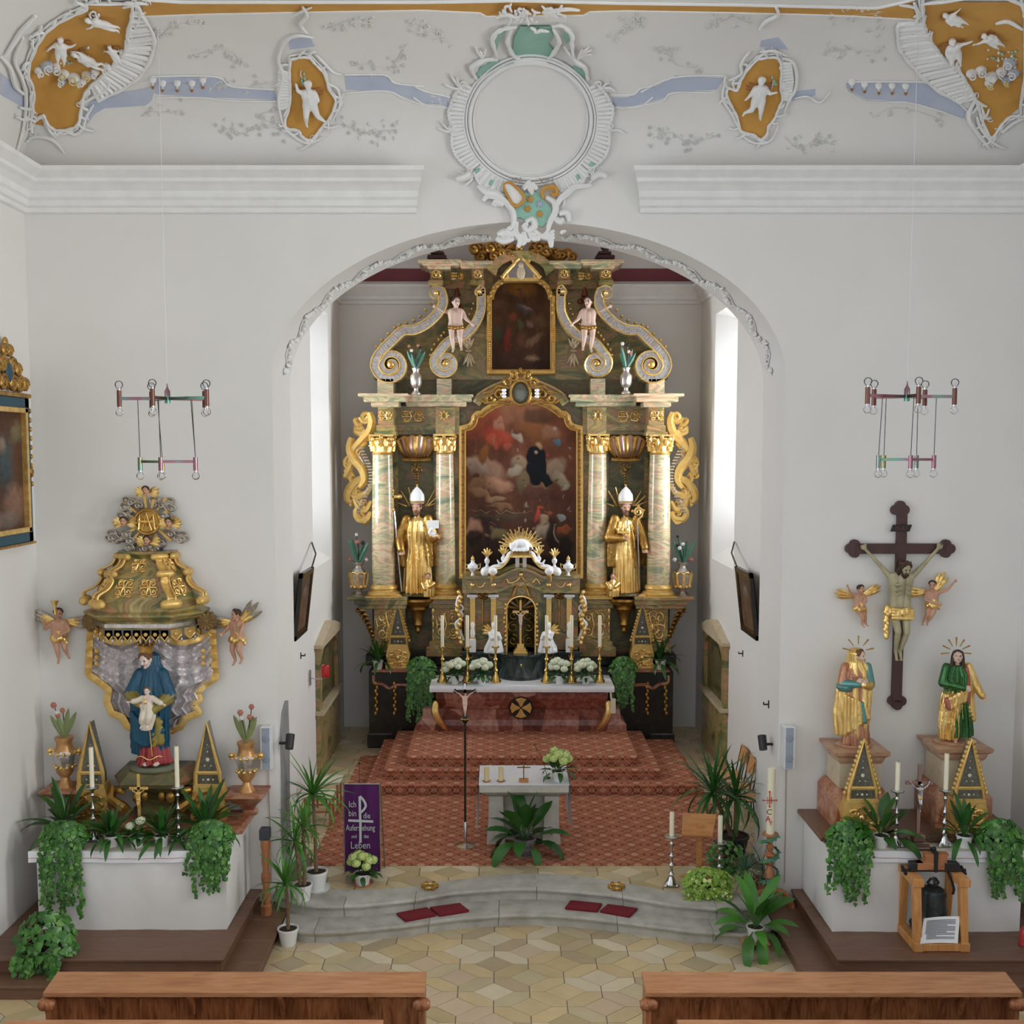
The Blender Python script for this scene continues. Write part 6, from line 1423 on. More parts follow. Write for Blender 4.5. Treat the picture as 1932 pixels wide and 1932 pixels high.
# Madonna with child
def madonna():
    o=U(290,1437,-.36);H=1.36;T=thing('madonna_statue','blue cloaked Madonna statue holding the child in white, crowned','statue',(o.x,o.y,zp));b=MB()
    R=lambda lst:densify([(o.x+x,o.y+y,o.z+z,rx,ry)for x,y,z,rx,ry in lst],5)
    robe(b,R([(0.02,-.02,0,.22,.15),(.02,-.02,.06,.2,.14),(0,.02,.3,.15,.11),(0,.03,.7,.08,.06)]),5,12,.22,64,seed=2)
    robe(b,R([(-.04,.03,.1,.2,.13),(-.03,.02,.3,.215,.15),(-.02,.01,.55,.215,.16),(-.01,.01,.8,.23,.16),(0,.02,.95,.21,.14),(0,.03,1.08,.15,.11),(0,.04,1.2,.105,.1),(0,.05,1.3,.09,.085),(0,.05,1.335,.03,.03)]),4,9,.13,64,ph=1.2,seed=5)
    # mantle swag over the front, gold edges and olive lining
    for k in range(9):
        t=k/8;b.cap(o+Vector((-.2+.36*t,-.13-.03*sin(PI*t),.62-.2*t-.05*sin(PI*t))),.035,o+Vector((-.16+.3*t,-.14,.3+.1*t-.1*sin(PI*t))),.03,4)
    for z in(.36,.43,.5):b.cap(o+Vector((.06,-.16,z-.12)),.025,o+Vector((.14,-.13,z+.02)),.03,6)
    b.cap(o+Vector((.1,-.15,.55)),.04,o+Vector((.13,-.12,.28)),.05,6)
    J=dict(head=(-.03,-.035,.925),elL=(-.17,-.04,.62),wrL=(-.06,-.15,.56),elR=(.17,-.04,.6),wrR=(.05,-.16,.5),shL=(-.1,0,.79),shR=(.1,0,.79))
    K,hh=human(b,o,H,J,legs=False,torso=False,headkw=dict(yaw=-.35,pitch=.3,tilt=-.1,hr=1,ey=2,lp=3))
    for s in 'LR':b.cap(K['sh'+s],.075,K['el'+s],.085,4);b.cap(K['el'+s],.085,K['wr'+s],.055,6)
    for s in(-1,1):b.ell(o+Vector((s*.06+.02,-.15,.015)),(.035,.07,.025),8,6,0)
    fig('figure',b,.0078,[skin_white,hair_b,eye,lip,blue_robe,red_robe,olive_robe],T)
    b=MB();h=K['head']+Vector((-.005,.02,.075));b.lathe([(.075,0),(.08,.02),(.078,.05),(.095,.1)],h,24)
    for i in range(8):a=i*PI/4;b.ell(h+Vector((.095*cos(a),.095*sin(a),.115)),(.016,.016,.022),6,5);b.tube([h+Vector((.092*cos(a),.092*sin(a),.1)),h+Vector((.06*cos(a),.06*sin(a),.15)),h+Vector((0,0,.165))],.01,5)
    b.ell(h+Vector((0,0,.18)),.018,6,5);b.obj('crown',gold_old,T)
    # child
    b=MB();c=o+Vector((.02,-.22,.5));Hc=.46
    robe(b,densify([(c.x-.02,c.y-.01,c.z-.05,.06,.05),(c.x,c.y,c.z+.1,.085,.07),(c.x,c.y,c.z+.24,.075,.06),(c.x,c.y,c.z+.33,.035,.035)],5),4,7,.15,40,seed=9)
    J=dict(elL=(-.27,-.04,.66),wrL=(-.42,-.08,.64),elR=(.27,-.04,.64),wrR=(.42,-.08,.58),knL=(-.1,-.12,.22),anL=(-.14,-.06,.02),toL=(-.16,-.14,-.03),knR=(.06,-.14,.24),anR=(0,-.08,.02),toR=(-.0,-.16,-.02))
    K,hh=human(b,c,Hc,J,child=True,headkw=dict(hr=1,ey=2,lp=3),fat=.9)
    for s in 'LR':b.cap(K['sh'+s],.035,K['el'+s],.035,4);b.cap(K['el'+s],.035,K['wr'+s]*.5+K['el'+s]*.5,.034,4)
    for s in 'LR':b.cap(K['hip'+s],.05,K['kn'+s],.045,4);b.cap(K['kn'+s],.045,K['kn'+s]*.5+K['an'+s]*.5,.04,4)
    ch=fig('child_figure',b,.0062,[skin_white,hair_b,eye,lip,cream_robe],T);b=MB();b.ell(K['neck']+Vector((0,-.09,-.06)),(.02,.012,.024),8,6)
    for i in range(5):b.tube([K['neck']+Vector((0,-.09,-.04)),K['neck']+Vector((.03*sin(i-2),-.085,-.01))],.004,4)
    b.obj('golden_heart',gold,ch)
    b=MB();b.lathe([(.28,-.0),(.29,.02),(.25,.055),(.2,.06)],(o.x,o.y,zp),10,sy=.72);b.obj('base',mk('olive_grey_base',(.16,.17,.11),.6),T)
    b=MB();b.tube([o+Vector((-.14+.3*t,-.17-.03*sin(PI*t),.1+.02*sin(t*9)))for t in[i/20 for i in range(21)]],.007,5);b.tube([o+Vector((.02+.03*t,-.19,.5-.38*t))for t in[i/10 for i in range(11)]],.006,5);b.obj('gold_hem',gold,T)
madonna()
def wall_putto(lab,px,py,H,J,yaw,wingm,hyaw,mir=False,wl=None,wr=None,cloth=gold,Y=-.13):
    o=U(px,py,Y);T=thing('wall_putto',lab,'statue',tuple(o));b=MB()
    K,hh=human(b,o,H,J,child=True,yaw=yaw,mir=mir,headkw=dict(yaw=hyaw,hr=1,ey=2,lp=3),fat=.85)
    rgp=random.Random(px);pel=(K['hipL']+K['hipR'])/2
    for i in range(14):a=2*PI*i/14;b.ell(pel+Vector((cos(a)*.115*H*1.1,sin(a)*.1*H,.01*H+.02*H*sin(i*2.3))),(.05*H,.05*H,.06*H),7,5,4)
    b.cap(pel+Vector((.1*H,-.05*H,.02*H)),.04*H,pel+Vector((.16*H,-.03*H,-.08*H)),.03*H,4);b.cap(K['shL'],.035*H,K['hipR']+Vector((0,-.08*H,.05*H)),.035*H,4)
    fig('figure',b,.0066,[skin,hair,eye,lip,cloth],T)
    for s,dr in((-1,wl),(1,wr)):
        if not dr:continue
        b=MB();feather_wing(b,(K['shL']if s<0 else K['shR'])*.5+K['neck']*.5+Vector((0,.05,-.02)),dr,.34*H/.62,w=.2);w_=b.obj('wing',wingm,T);b=MB();feather_wing(b,(K['shL']if s<0 else K['shR'])*.5+K['neck']*.5+Vector((0,.03,-.02)),dr,.2*H/.62,w=.3);b.obj('inner_feathers',gold,w_)
wall_putto('painted putto with grey wings holding a horn up, on the wall beside the painting',113,1246,.64,dict(elL=(-.24,-.02,.62),wrL=(-.23,-.1,.76),elR=(.2,-.05,.58),wrR=(.02,-.15,.5),knL=(-.03,-.06,.23),anL=(-.02,0,.03),toL=(-.02,-.06,-.04),knR=(.1,-.04,.24),anR=(.13,.04,.1),toR=(.17,-.0,.04)),.2,silver_cloud,.4,wl=[(-1,.55),(-1,.35),(-1,.15)],wr=[(1,.15),(1,-.05),(1,-.25)])
wall_putto('painted putto with grey wings, one raised, on the wall by the white speaker',448,1248,.64,dict(elL=(-.2,-.08,.6),wrL=(-.18,-.2,.56),elR=(.2,-.05,.7),wrR=(.2,-.14,.55),knL=(-.08,-.05,.22),anL=(-.05,0,.02),toL=(-.05,-.06,-.06),knR=(.08,-.05,.24),anR=(.1,.02,.05),toR=(.1,-.03,-.02)),-.5,silver_cloud,-.9,wl=[(-1,.2),(-1,.0),(-1,-.2)],wr=[(.5,1),(.7,.8),(.9,.5)])
b=MB();p=U(104,1150,-.22);b.lathe([(.015,0),(.02,.1),(.04,.15),(.05,.17)],p+Vector((0,0,-.06)),12);tag(b.obj('gilt_horn',gold),'gilt horn held by the putto beside the painting','horn')
# vases on wall consoles
def console_vase(px,ytop,lab1,lab2,seed):
    o=U(px,ytop,-.24);T=thing('wall_console',lab1,'console',(o.x,-.1,o.z-.3));b=MB()
    rect=lambda hx,d,z,dx_=0:[(o.x-hx+dx_,0,z),(o.x-hx+dx_,-d,z),(o.x+hx+dx_,-d,z),(o.x+hx+dx_,0,z)]
    b.loft([rect(a,d,o.z+z)for a,d,z in((.24,.44,0),(.24,.44,-.03),(.22,.41,-.05),(.19,.36,-.09),(.12,.26,-.16),(.07,.18,-.23),(.05,.13,-.28),(.02,.05,-.33))][::-1]);b.cap((o.x-.05,-.1,o.z-.3),.05,(o.x+.05,-.1,o.z-.3),.05);b.obj('bracket',marble_redv,T)
    T=thing('gilt_vase',lab2,'vase',tuple(o));b=MB()
    b.lathe([(.1,0),(.1,.02),(.06,.07),(.045,.12),(.07,.15),(.1,.19),(.11,.25)],o,20);b.lathe([(.12,.44),(.1,.5),(.09,.55),(.11,.6),(.11,.62),(.07,.62)],o,20);b.parts('gilt_foot_or_neck',mk('orange_gilt',(.66,.4,.15),.38,.45,c2=(.42,.19,.08),scale=10),T)
    b=MB();b.lathe([(.09,.24),(.1,.3),(.13,.42),(.12,.46)],o,24,flute=.06,nfl=8);b.obj('silver_body',silver,T)
    for s in(-1,1):b=MB();b.tube([o+Vector((s*.12,0,.44)),o+Vector((s*.17,0,.47)),o+Vector((s*.2,0,.44)),o+Vector((s*.17,0,.4))],.02,6);b.ell(o+Vector((s*.18,0,.45)),.035,8,6);b.obj('handle',gold,T)
    b=MB()
    for i in range(10):a=2*PI*i/10;b.ell(o+Vector((.125*cos(a),.125*sin(a),.43)),.026,6,5);b.ell(o+Vector((.115*cos(a+.3),.115*sin(a+.3),.26)),.022,6,5)
    b.obj('gilt_beading',gold,T);metal_bouquet(T,o+Vector((0,0,.6)),.42,seed,leafmat=tin_olive)
console_vase(124,1484,'dark red marbled wall console beside the painting side reliquary','silver gilt vase with wire flowers on the console near the painting',31)
console_vase(466,1493,'red marbled wall console below the white speaker','silver gilt vase with wire flowers next to the white speaker',34)
for x,lab in((179,'tall gilt pyramid reliquary on the Madonna altar, painting side'),(397,'tall gilt pyramid reliquary on the Madonna altar, speaker side')):
    p=U(x,1546,-.3);p.z=ZSL;obelisk('pyramid_reliquary',p,U(x,1355,-.3).z-ZSL,lab,w=.34,rough=False)
def silver_stick(name,lab,p,h,grp,r=.085):
    T=thing(name,lab,'candlestick',tuple(p),group=grp);p=Vector(p);b=MB();k=h
    b.lathe([(r*.75,.03*k),(r*.8,.06*k),(r*.5,.14*k),(r*.3,.2*k),(r*.4,.24*k),(r*.2,.28*k),(r*.17,.36*k),(r*.38,.42*k),(r*.2,.46*k),(r*.16,.55*k),(r*.32,.6*k),(r*.16,.64*k),(r*.14,.8*k),(r*.28,.84*k),(r*.14,.88*k),(r*.3,.94*k),(r*.85,.97*k),(r*.9,.99*k),(r*.85,k),(r*.3,k)],p,18);b.obj('stem',pewter,T)
    b=MB()
    for i in range(3):a=i*2*PI/3-.5;b.ell(p+Vector((r*.85*cos(a),r*.85*sin(a),.035*k)),(r*.3,r*.3,.035*k),8,6);b.tube([p+Vector((r*.5*cos(a),r*.5*sin(a),.1*k)),p+Vector((r*.85*cos(a),r*.85*sin(a),.05*k))],r*.2,6)
    b.parts('foot',pewter,T);return T
for x,yb,yt,yct,lab in((177,1578,1484,1410,'painting side'),(337,1580,1484,1408,'speaker side')):
    p=U(x,yb,-.85);p.z=ZL+.014;h=U(x,yt,-.85).z-p.z;silver_stick('silver_candlestick','silver candlestick on the Madonna altar, '+lab,p,h,'silver candlesticks on the Madonna altar');candle('candle',p+Vector((0,0,h)),.026,U(x,yct,-.85).z-p.z-h,'ivory candle on the Madonna altar, '+lab)
p=U(264,1570,-.78);p.z=ZL+.014;small_crucifix('table_crucifix',p,U(264,1460,-.78).z-p.z,gold_matt,gold_matt,gold_matt,'small gilt crucifix among the plants of the Madonna altar',w=.28)
# ------------------------------------------------------------------ crucifixion altar
T=thing('wall_crucifix','large brown trefoil cross with Christ on the wall between two statues','crucifix',(U(1695,1338,0).x,-.04,U(1695,1338,0).z));b=MB()
boxU(b,1689,965,1707,1325,-.07,-.01);boxU(b,1615,1026,1780,1045,-.075,-.012)
for(x,y,dx_,dy_)in((1698,962,0,-1),(1612,1035,-1,0),(1784,1035,1,0),(1692,1322,0,1)):
    W=sc(0);c=U(x,y,-.04)
    for w_,(ex,ey_)in enumerate(((dx_,dy_),(dy_,dx_),(-dy_,-dx_))):
        q=MB();q.lathe([(.062,-.03),(.062,.03-.003*w_)],(0,0,0),22);b.merge(q,Matrix.Translation(c+Vector((ex*.05,0,-ey_*.05)))@Matrix.Rotation(PI/2,4,'X'))
b.obj('cross',wood_cross,T,smooth=False)
b=MB();b.prism(XZ([(1680,1003),(1685,990),(1721,990),(1716,1003)],-.09),-.09,-.075);sg_=b.obj('title_board',blackgloss,T);c=U(1700,1001,-.093);text('lettering','INRI',mk('dull_red_letters',(.12,.03,.025),.6),T,c,(PI/2,0,0),.075)
b=MB();feet=U(1692,1243,-.17);top=U(1700,1062,-.17);H=(top.z-feet.z)*1.02;o=Vector((U(1696,1150,-.17).x,-.17,feet.z))
hl=(U(1634,1038,-.12)-o)/H;hr_=(U(1768,1037,-.12)-o)/H;el=(U(1662,1068,-.14)-o)/H;er=(U(1742,1066,-.14)-o)/H
J=dict(head=(.03,-.05,.93),neck=(.015,-.01,.86),shL=(-.11,0,.85),shR=(.13,0,.85),elL=tuple(el),elR=tuple(er),wrL=tuple(hl),wrR=tuple(hr_),hdL=tuple(hl+Vector((-.05,0,.1))),hdR=tuple(hr_+Vector((.05,0,.1))),hipL=(-.05,0,.5),hipR=(.065,0,.5),knL=(-.035,-.09,.29),knR=(.055,-.08,.28),anL=(-.02,0,.08),anR=(.025,-.0,.08),toL=(-.025,-.05,.0),toR=(.02,-.05,.0))
K,hh=human(b,o,H,J,headkw=dict(yaw=.25,pitch=.45,hr=1,ey=2,lp=3,beard=True,long=True))
for i in range(16):a=2*PI*i/16;b.ell(o+Vector((.01+.11*H*cos(a),.075*H*sin(a)-.01,.485*H+.015*sin(i*2.1))),(.035*H,.03*H,.05*H),7,5,4)
for k in range(7):b.cap(o+Vector((-.13*H-.01*(k%2)*H,-.02,(.53-.045*k)*H)),.03*H,o+Vector((-.13*H+.01*(k%2),-.03,(.5-.045*k)*H)),.028*H,4)
for k in range(4):b.cap(o+Vector((-.09*H,-.085*H,(.52-.03*k)*H)),.018*H,o+Vector((.11*H,-.075*H,(.5-.025*k)*H)),.02*H,4)
for k in range(3):
    for s in(-1,1):b.cap(K['neck']+Vector((s*.02*H,-.075*H,-.08*H-.045*k*H)),.01*H,K['neck']+Vector((s*.08*H,-.05*H,-.1*H-.05*k*H)),.012*H,0,6)
fig('corpus',b,.0066,[skin_wan,hair,eye,lip,gold],T)
b=MB()
for k in range(3):b.tube([K['head']+Vector((.068*cos(a),.075*sin(a)+.01,.05+.012*k+.008*sin(5*a+k*2)))for a in[2*PI*i/18 for i in range(18)]],.008,5,closed=True)
b.obj('crown_of_thorns',mk('thorn_brown',(.12,.05,.03),.7),T)
wall_putto('gilt winged putto flying on the speaker side of the large cross',1621,1181,.5,dict(elL=(-.28,-.02,.82),wrL=(-.36,-.03,.96),elR=(.1,-.1,.62),wrR=(-.02,-.15,.5),knL=(.05,-.06,.22),anL=(.08,0,.04),toL=(.1,-.06,-.02),knR=(.14,-.03,.22),anR=(.18,.0,.05),toR=(.22,-.05,-.0)),.3,gold,.5,wl=[(-1,.35),(-1,.15),(-1,-.05)],wr=[(1,.7),(1,.5),(1,.3)])
wall_putto('gilt winged putto with arm flung out, on the outer wall side of the cross',1757,1176,.52,dict(elR=(.33,-.02,.8),wrR=(.46,-.03,.98),elL=(-.16,-.08,.56),wrL=(.1,-.16,.48),knL=(-.1,-.06,.2),anL=(-.18,0,.04),toL=(-.2,-.06,-.03),knR=(.0,-.06,.2),anR=(-.08,.0,.03),toR=(-.1,-.05,-.04)),-.2,gold,-.5,wl=[(-1,.2),(-1,.0),(-1,-.2)],wr=[(.3,1),(.5,.9),(.7,.7)])
def rays(T,c,n,r0,r1,a0,a1,mat):
    for i in range(n):
        a=a0+(a1-a0)*i/(n-1);b=MB();b.tube([c+Vector((r0*cos(a),0,r0*sin(a))),c+Vector((r1*cos(a),0,r1*sin(a)))],[.006,.012],4);b.obj('halo_ray',mat,T)
def pedestal(px,ytop,ybot,lab,hw=.26):
    o=U(px,ybot,-.35);x=o.x;z1=U(px,ytop,-.4).z;z0=ZSR;T=thing('marble_pedestal',lab,'pedestal',(x,-.36,z0));q=lambda h,z:[(x-h,-.36-h,z),(x+h,-.36-h,z),(x+h,min(-.36+h,-.01),z),(x-h,min(-.36+h,-.01),z)]
    b=MB();b.loft([q(.33,z0),q(.33,z0+.36),q(.27,z0+.46)]);b.obj('base_block',marble_redv,T,smooth=False)
    b=MB();b.loft([q(.25,z0+.45),q(.24,z1-.14)]);b.obj('shaft',marble_gray,T,smooth=False)
    b=MB();b.loft([q(.25,z1-.15),q(.27,z1-.11),q(.28,z1-.07),q(.32,z1-.04),q(.33,z1-.0)]);b.obj('cap',marble_ped,T,smooth=False);return Vector((x,-.36,z1))
pm=pedestal(1607,1408,1545,'pale red marble pedestal under the praying Mary statue');pj=pedestal(1795,1402,1545,'pale red marble pedestal under the green robed statue')
def mary():
    o=pm+Vector((0,0,.03));H=U(1612,1222,-.36).z-o.z;T=thing('mary_statue','praying Mary statue in rose and gold beside the large cross','statue',tuple(pm));b=MB();R=lambda l:densify([(o.x+x*H,o.y+y*H,o.z+z*H,rx*H,ry*H)for x,y,z,rx,ry in l],5)
    robe(b,R([(.01,-.02,0,.16,.12),(.01,-.02,.1,.15,.12),(0,0,.35,.135,.11),(0,0,.55,.12,.1),(0,0,.72,.13,.1),(0,0,.82,.07,.06)]),5,12,.3,64,ph=.7,seed=14)
    robe(b,R([(-.03,.02,.08,.15,.11),(-.03,.03,.3,.165,.12),(-.01,.03,.55,.165,.11),(0,.03,.75,.15,.1),(0,.03,.85,.09,.09),(0,.02,.95,.085,.085),(0,.02,.995,.04,.04)]),4,8,.2,60,ph=1.6,seed=15)
    for k in range(7):t=k/6;b.cap(o+H*Vector((-.13+.2*t,-.095,.52-.1*t)),.02*H,o+H*Vector((-.13+.24*t,-.1,.12+.16*t)),.022*H,4 if k!=5 else 6)
    J=dict(head=(.02,-.03,.915),elL=(-.15,-.03,.63),wrL=(-.02,-.14,.645),elR=(.14,-.03,.62),wrR=(.04,-.15,.64),hdL=(.02,-.16,.72),hdR=(.035,-.165,.72))
    K,hh=human(b,o,H,J,legs=False,torso=False,headkw=dict(yaw=.8,pitch=-.05,hr=1,ey=2,lp=3))
    b.cap(K['shL'],.045*H,K['elL'],.05*H,5);b.cap(K['elL'],.05*H,K['wrL'],.034*H,6);b.cap(K['shR'],.045*H,K['elR'],.05*H,6);b.cap(K['elR'],.05*H,K['wrR'],.034*H,4)
    b.cap(o+H*Vector((-.16,-.02,.6)),.05*H,o+H*Vector((-.1,-.06,.6)),.05*H,6)
    fig('figure',b,.0074,[skin_pale,hair_b,eye,lip,robe_gold,rose_robe,teal_robe],T);rays(T,K['head']+Vector((0,.05,.05)),5,.09,.19,.2,PI-.2,gold_old)
    b=MB();b.lathe([(.22,-.0),(.23,.015),(.2,.03),(.1,.035)],pm,9,sy=.8);b.obj('base',marble_ped,T)
mary()
def john():
    o=pj+Vector((0,0,.03));H=U(1798,1224,-.36).z-o.z;T=thing('john_statue','saint statue in green robe and gold mantle, arm stretched out','statue',tuple(pj));b=MB();R=lambda l:densify([(o.x+x*H,o.y+y*H,o.z+z*H,rx*H,ry*H)for x,y,z,rx,ry in l],5)
    robe(b,R([(.04,-.0,.05,.13,.1),(.04,0,.15,.125,.1),(.02,0,.35,.12,.1),(0,0,.55,.11,.09),(0,0,.72,.125,.09),(0,0,.82,.07,.06)]),5,11,.25,64,ph=.4,seed=24)
    robe(b,R([(-.07,-.02,.02,.1,.09),(-.07,-.02,.2,.11,.1),(-.05,-.02,.4,.12,.11),(-.02,-.01,.52,.13,.11),(.02,0,.58,.06,.06)]),4,9,.3,56,ph=1.2,seed=25)
    for k in range(6):t=k/5;b.cap(o+H*Vector((-.14+.2*t,-.1-.02*sin(PI*t),.46+.12*t)),.03*H,o+H*Vector((-.12+.16*t,-.11,.38+.08*t)),.028*H,4 if k else 6)
    for k in range(5):b.cap(o+H*Vector((.1+.012*k,-.02+.01*k,.8-.02*k)),.03*H,o+H*Vector((.12+.015*k,-.03,.4-.04*k)),.035*H,6 if k==0 else 4)
    J=dict(head=(-.01,-.03,.915),elL=(-.16,-.02,.63),wrL=(.02,-.14,.6),elR=(.19,-.02,.62),wrR=(.25,-.06,.5),hdR=(.3,-.08,.47),hipL=(-.04,0,.4),hipR=(.05,0,.4),knL=(-.03,-.02,.22),knR=(.06,-.02,.22),anL=(-.01,-.05,.03),anR=(.12,-.06,.03),toL=(-.04,-.12,.01),toR=(.17,-.12,.01))
    K,hh=human(b,o,H,J,torso=False,headkw=dict(yaw=-.3,pitch=-.25,hr=1,ey=2,lp=3,long=True))
    b.cap(K['shL'],.045*H,K['elL'],.048*H,5);b.cap(K['elL'],.048*H,K['wrL'],.033*H,5);b.cap(K['shR'],.05*H,K['elR'],.052*H,4);b.cap(K['elR'],.052*H,K['wrR'],.04*H,4)
    fig('figure',b,.0074,[skin_pale,hair,eye,lip,robe_gold,green_robe,mk('rose_mantle',(.42,.13,.1),.4,.3)],T);rays(T,K['head']+Vector((0,.05,.05)),7,.08,.18,-.1,PI+.1,gold_old)
    b=MB();b.lathe([(.25,-.0),(.26,.015),(.22,.03),(.1,.035)],pj,9,sy=.8);b.obj('base',marble_ped,T)
john()
for x,lab in((1622,'gilt pyramid reliquary in front of the praying Mary pedestal'),(1822,'gilt pyramid reliquary in front of the green robed statue pedestal')):
    p=U(x,1554,-.78);p.z=ZSR;obelisk('pyramid_reliquary',p,U(x,1388,-.78).z-ZSR,lab,w=.4)
for x,yb,yt,yct,lab in((1690,1586,1490,1438,'beside the silver crucifix, cross side towards the chancel'),(1781,1584,1489,1422,'beside the silver crucifix, towards the outer wall')):
    p=U(x,yb,-1.08);p.z=ZR+.014;h=U(x,yt,-1.08).z-p.z;silver_stick('silver_candlestick','ornate silver candlestick '+lab,p,h,'silver candlesticks on the bell side altar');candle('candle',p+Vector((0,0,h)),.026,U(x,yct,-1.08).z-p.z-h,'ivory candle '+lab)
p=U(1731,1586,-1.1);p.z=ZR+.014;small_crucifix('table_crucifix',p,U(1731,1440,-1.05).z-p.z,pewter_dark,pewter,pewter_dark,'silver standing crucifix on the altar above the bell',w=.32)
# bell in a pine frame
p0=G(1725,1797,.32);p1=G(1830,1797,.32);xl,xr,yf=p0.x,p1.x,p0.y;yb=yf+.6;T=thing('bell_stand','pine frame carrying the old bell on the platform','frame',((xl+xr)/2,(yf+yb)/2,.32));ztop=U(1780,1672,yf+.1).z
for x0,x1 in((xl,xl+.1),(xr-.1,xr)):
    for(ya,yc,z0,z1,nm)in((yf,yb,.32,.42,'base_beam'),(yf+.06,yb-.06,ztop,ztop+.09,'top_beam')):
        b=MB();b.box((x0-(.01 if nm[0]=='t' else 0),ya,z0),(x1+(.01 if nm[0]=='t' else 0),yc,z1),bev=.006);b.obj(nm,wood_pine,T)
    for ya,yc in((yf+.02,yf+.09),(yb-.1,yb-.17)):
        b=MB();r=lambda y,z:[(x0+.01,y,z),(x1-.01,y,z),(x1-.01,y+.08,z),(x0+.01,y+.08,z)];b.loft([r(ya,.42),r(yc,ztop)]);b.obj('post',wood_pine,T,smooth=False)
for y in(yf+.01,yb-.09):b=MB();b.box((xl+.1,y,.325),(xr-.1,y+.08,.41),bev=.005);b.obj('cross_beam',wood_pine,T)
T=thing('bell','dark bronze bell hanging from an iron yoke in the pine frame','bell',((xl+xr)/2,yf+.3,.45));cx=(xl+xr)/2;cy=yf+.3;b=MB();zb_=.47;hb=ztop-.02-zb_-.06
b.lathe([(.0,.02),(.2,.02),(.235,0),(.24,.03),(.2,hb*.12),(.17,hb*.3),(.15,hb*.55),(.14,hb*.8),(.12,hb*.93),(.06,hb),(0,hb*1.01)],(cx,cy,zb_),32)
for z,r in((.2,.185),(.85,.137),(.8,.141)):b.tube([(cx+r*cos(a),cy+r*sin(a),zb_+hb*z)for a in[2*PI*i/32 for i in range(32)]],.006,5,closed=True)
b.obj('bell_body',bell_m,T);b=MB()
for s in(-1,1):b.tube([(cx+s*.03,cy,zb_+hb),(cx+s*.06,cy,zb_+hb+.04),(cx+s*.02,cy,zb_+hb+.09)],.016,6)
b.tube([(cx,cy-.04,zb_+hb),(cx,cy-.05,zb_+hb+.05),(cx,cy,zb_+hb+.1)],.016,6);b.obj('crown_loops',bell_m,T)
zy=ztop+.1;b=MB();b.box((cx-.27,cy-.05,zy),(cx+.27,cy+.05,zy+.1),bev=.008);yk=b.obj('yoke',black,T)
b=MB();b.box((cx-.2,cy-.055,zy+.02),(cx+.1,cy+.055,zy+.1),bev=.006);b.prism([(cx-.13,zy+.1),(cx-.1,zy+.15),(cx-.13,zy+.2),(cx+.15,zy+.2),(cx+.12,zy+.15),(cx+.13,zy+.1)],cy-.05,cy+.05);b.obj('wood_yoke',wood_turn,yk)
b=MB();b.box((cx-.02,cy-.07,zy),(cx+.02,cy+.07,zy+.24),bev=.006);b.ell((cx,cy,zy+.25),.025,8,6);b.tube([(cx-.36,cy,zy),(cx+.36,cy,zy)],.018,8);b.tube([(cx-.33,cy-.06,zy-.02),(cx-.33,cy+.06,zy+.02)],.02,6);b.tube([(cx+.33,cy-.06,zy-.02),(cx+.33,cy+.06,zy+.02)],.02,6);b.tube([(cx+.15,cy-.03,zy-.01),(cx+.19,cy-.04,zy-.1),(cx+.22,cy-.04,zy-.2),(cx+.21,cy-.04,zy-.26)],.014,6);b.obj('iron_strap',black,yk)
T=thing('notice_sheet','white printed notice sheet leaning against the bell','sign',(cx+.04,yf+.02,.42));b=MB();tl,tr,bl_,br=U(1743,1733,yf+.1),U(1811,1729,yf+.1),U(1736,1781,yf+.0),U(1807,1780,yf+.0)
b.grid(lambda u,v:tuple((bl_.lerp(br,u)).lerp(tl.lerp(tr,u),v)+Vector((0,.02*sin(PI*u),0))),10,6);b.grid(lambda u,v:tuple((bl_.lerp(br,1-u)).lerp(tl.lerp(tr,1-u),v)+Vector((0,.02*sin(PI*u)+.003,0))),10,6);b.obj('sheet',paper,T);b=MB();rg=random.Random(2)
for i in range(15):
    v=.88-.05*i;e=.9 if i not in(4,9,12)else rg.uniform(.4,.7);a0=.1 if i<11 else .15
    pts=[(bl_.lerp(br,u)).lerp(tl.lerp(tr,u),v)+Vector((0,.02*sin(PI*u)-.003,0))for u in[a0+(e-a0)*k/8 for k in range(9)]];b.tube(pts,.0045,4)
tx=b.obj('printed_lines',thinline,T);tx['kind']='stuff'
# red lantern at the frame edge
p=G(1934,1783,.32);b=MB();b.lathe([(.06,0),(.07,.01),(.065,.03),(.065,.15),(.055,.17),(.04,.2),(.02,.21)],p,16);tag(b.obj('red_grave_light',red_plastic),'red plastic grave light on the platform by the bell','lantern')
# speakers, spot lamps, hooks
def speaker(px,py,w,h,lab):
    T=thing('wall_speaker',lab,'speaker',(U(px,py,0).x,-.06,U(px,py+h/2,0).z));W=sc(-.1);c=U(px,py,-.12);b=MB();b.box((c.x-w*W*.62,-.13,c.z-h*W/2),(c.x+w*W*.62,-.01,c.z+h*W/2),bev=.01);b.obj('case',plastic_w,T)
    b=MB();b.box((c.x-w*W*.42,-.137,c.z-h*W*.47),(c.x+w*W*.42,-.12,c.z+h*W*.47),bev=.004);g_=b.obj('grille',plastic,T);b=MB()
    for dz in(-.25,.22):q=MB();q.lathe([(.0,0),(.045,0),(.05,.004),(.045,.006)],(0,0,0),18);b.merge(q,Matrix.Translation((c.x,-.134,c.z+dz*h*W))@Matrix.Rotation(PI/2,4,'X'))
    b.parts('speaker_cone',mk('grille_dark',(.26,.31,.38),.7),g_);b=MB();b.tube([(c.x,-.012,c.z-h*W/2),(c.x+.01,-.012,.4)],.006,5);b.obj('cable',mk('cable_brown',(.45,.35,.28),.6),T)
speaker(502,1412,17,85,'tall slim speaker on the wall beside the Madonna altar vase');speaker(1489,1411,17,84,'tall slim speaker on the wall beside the praying Mary')
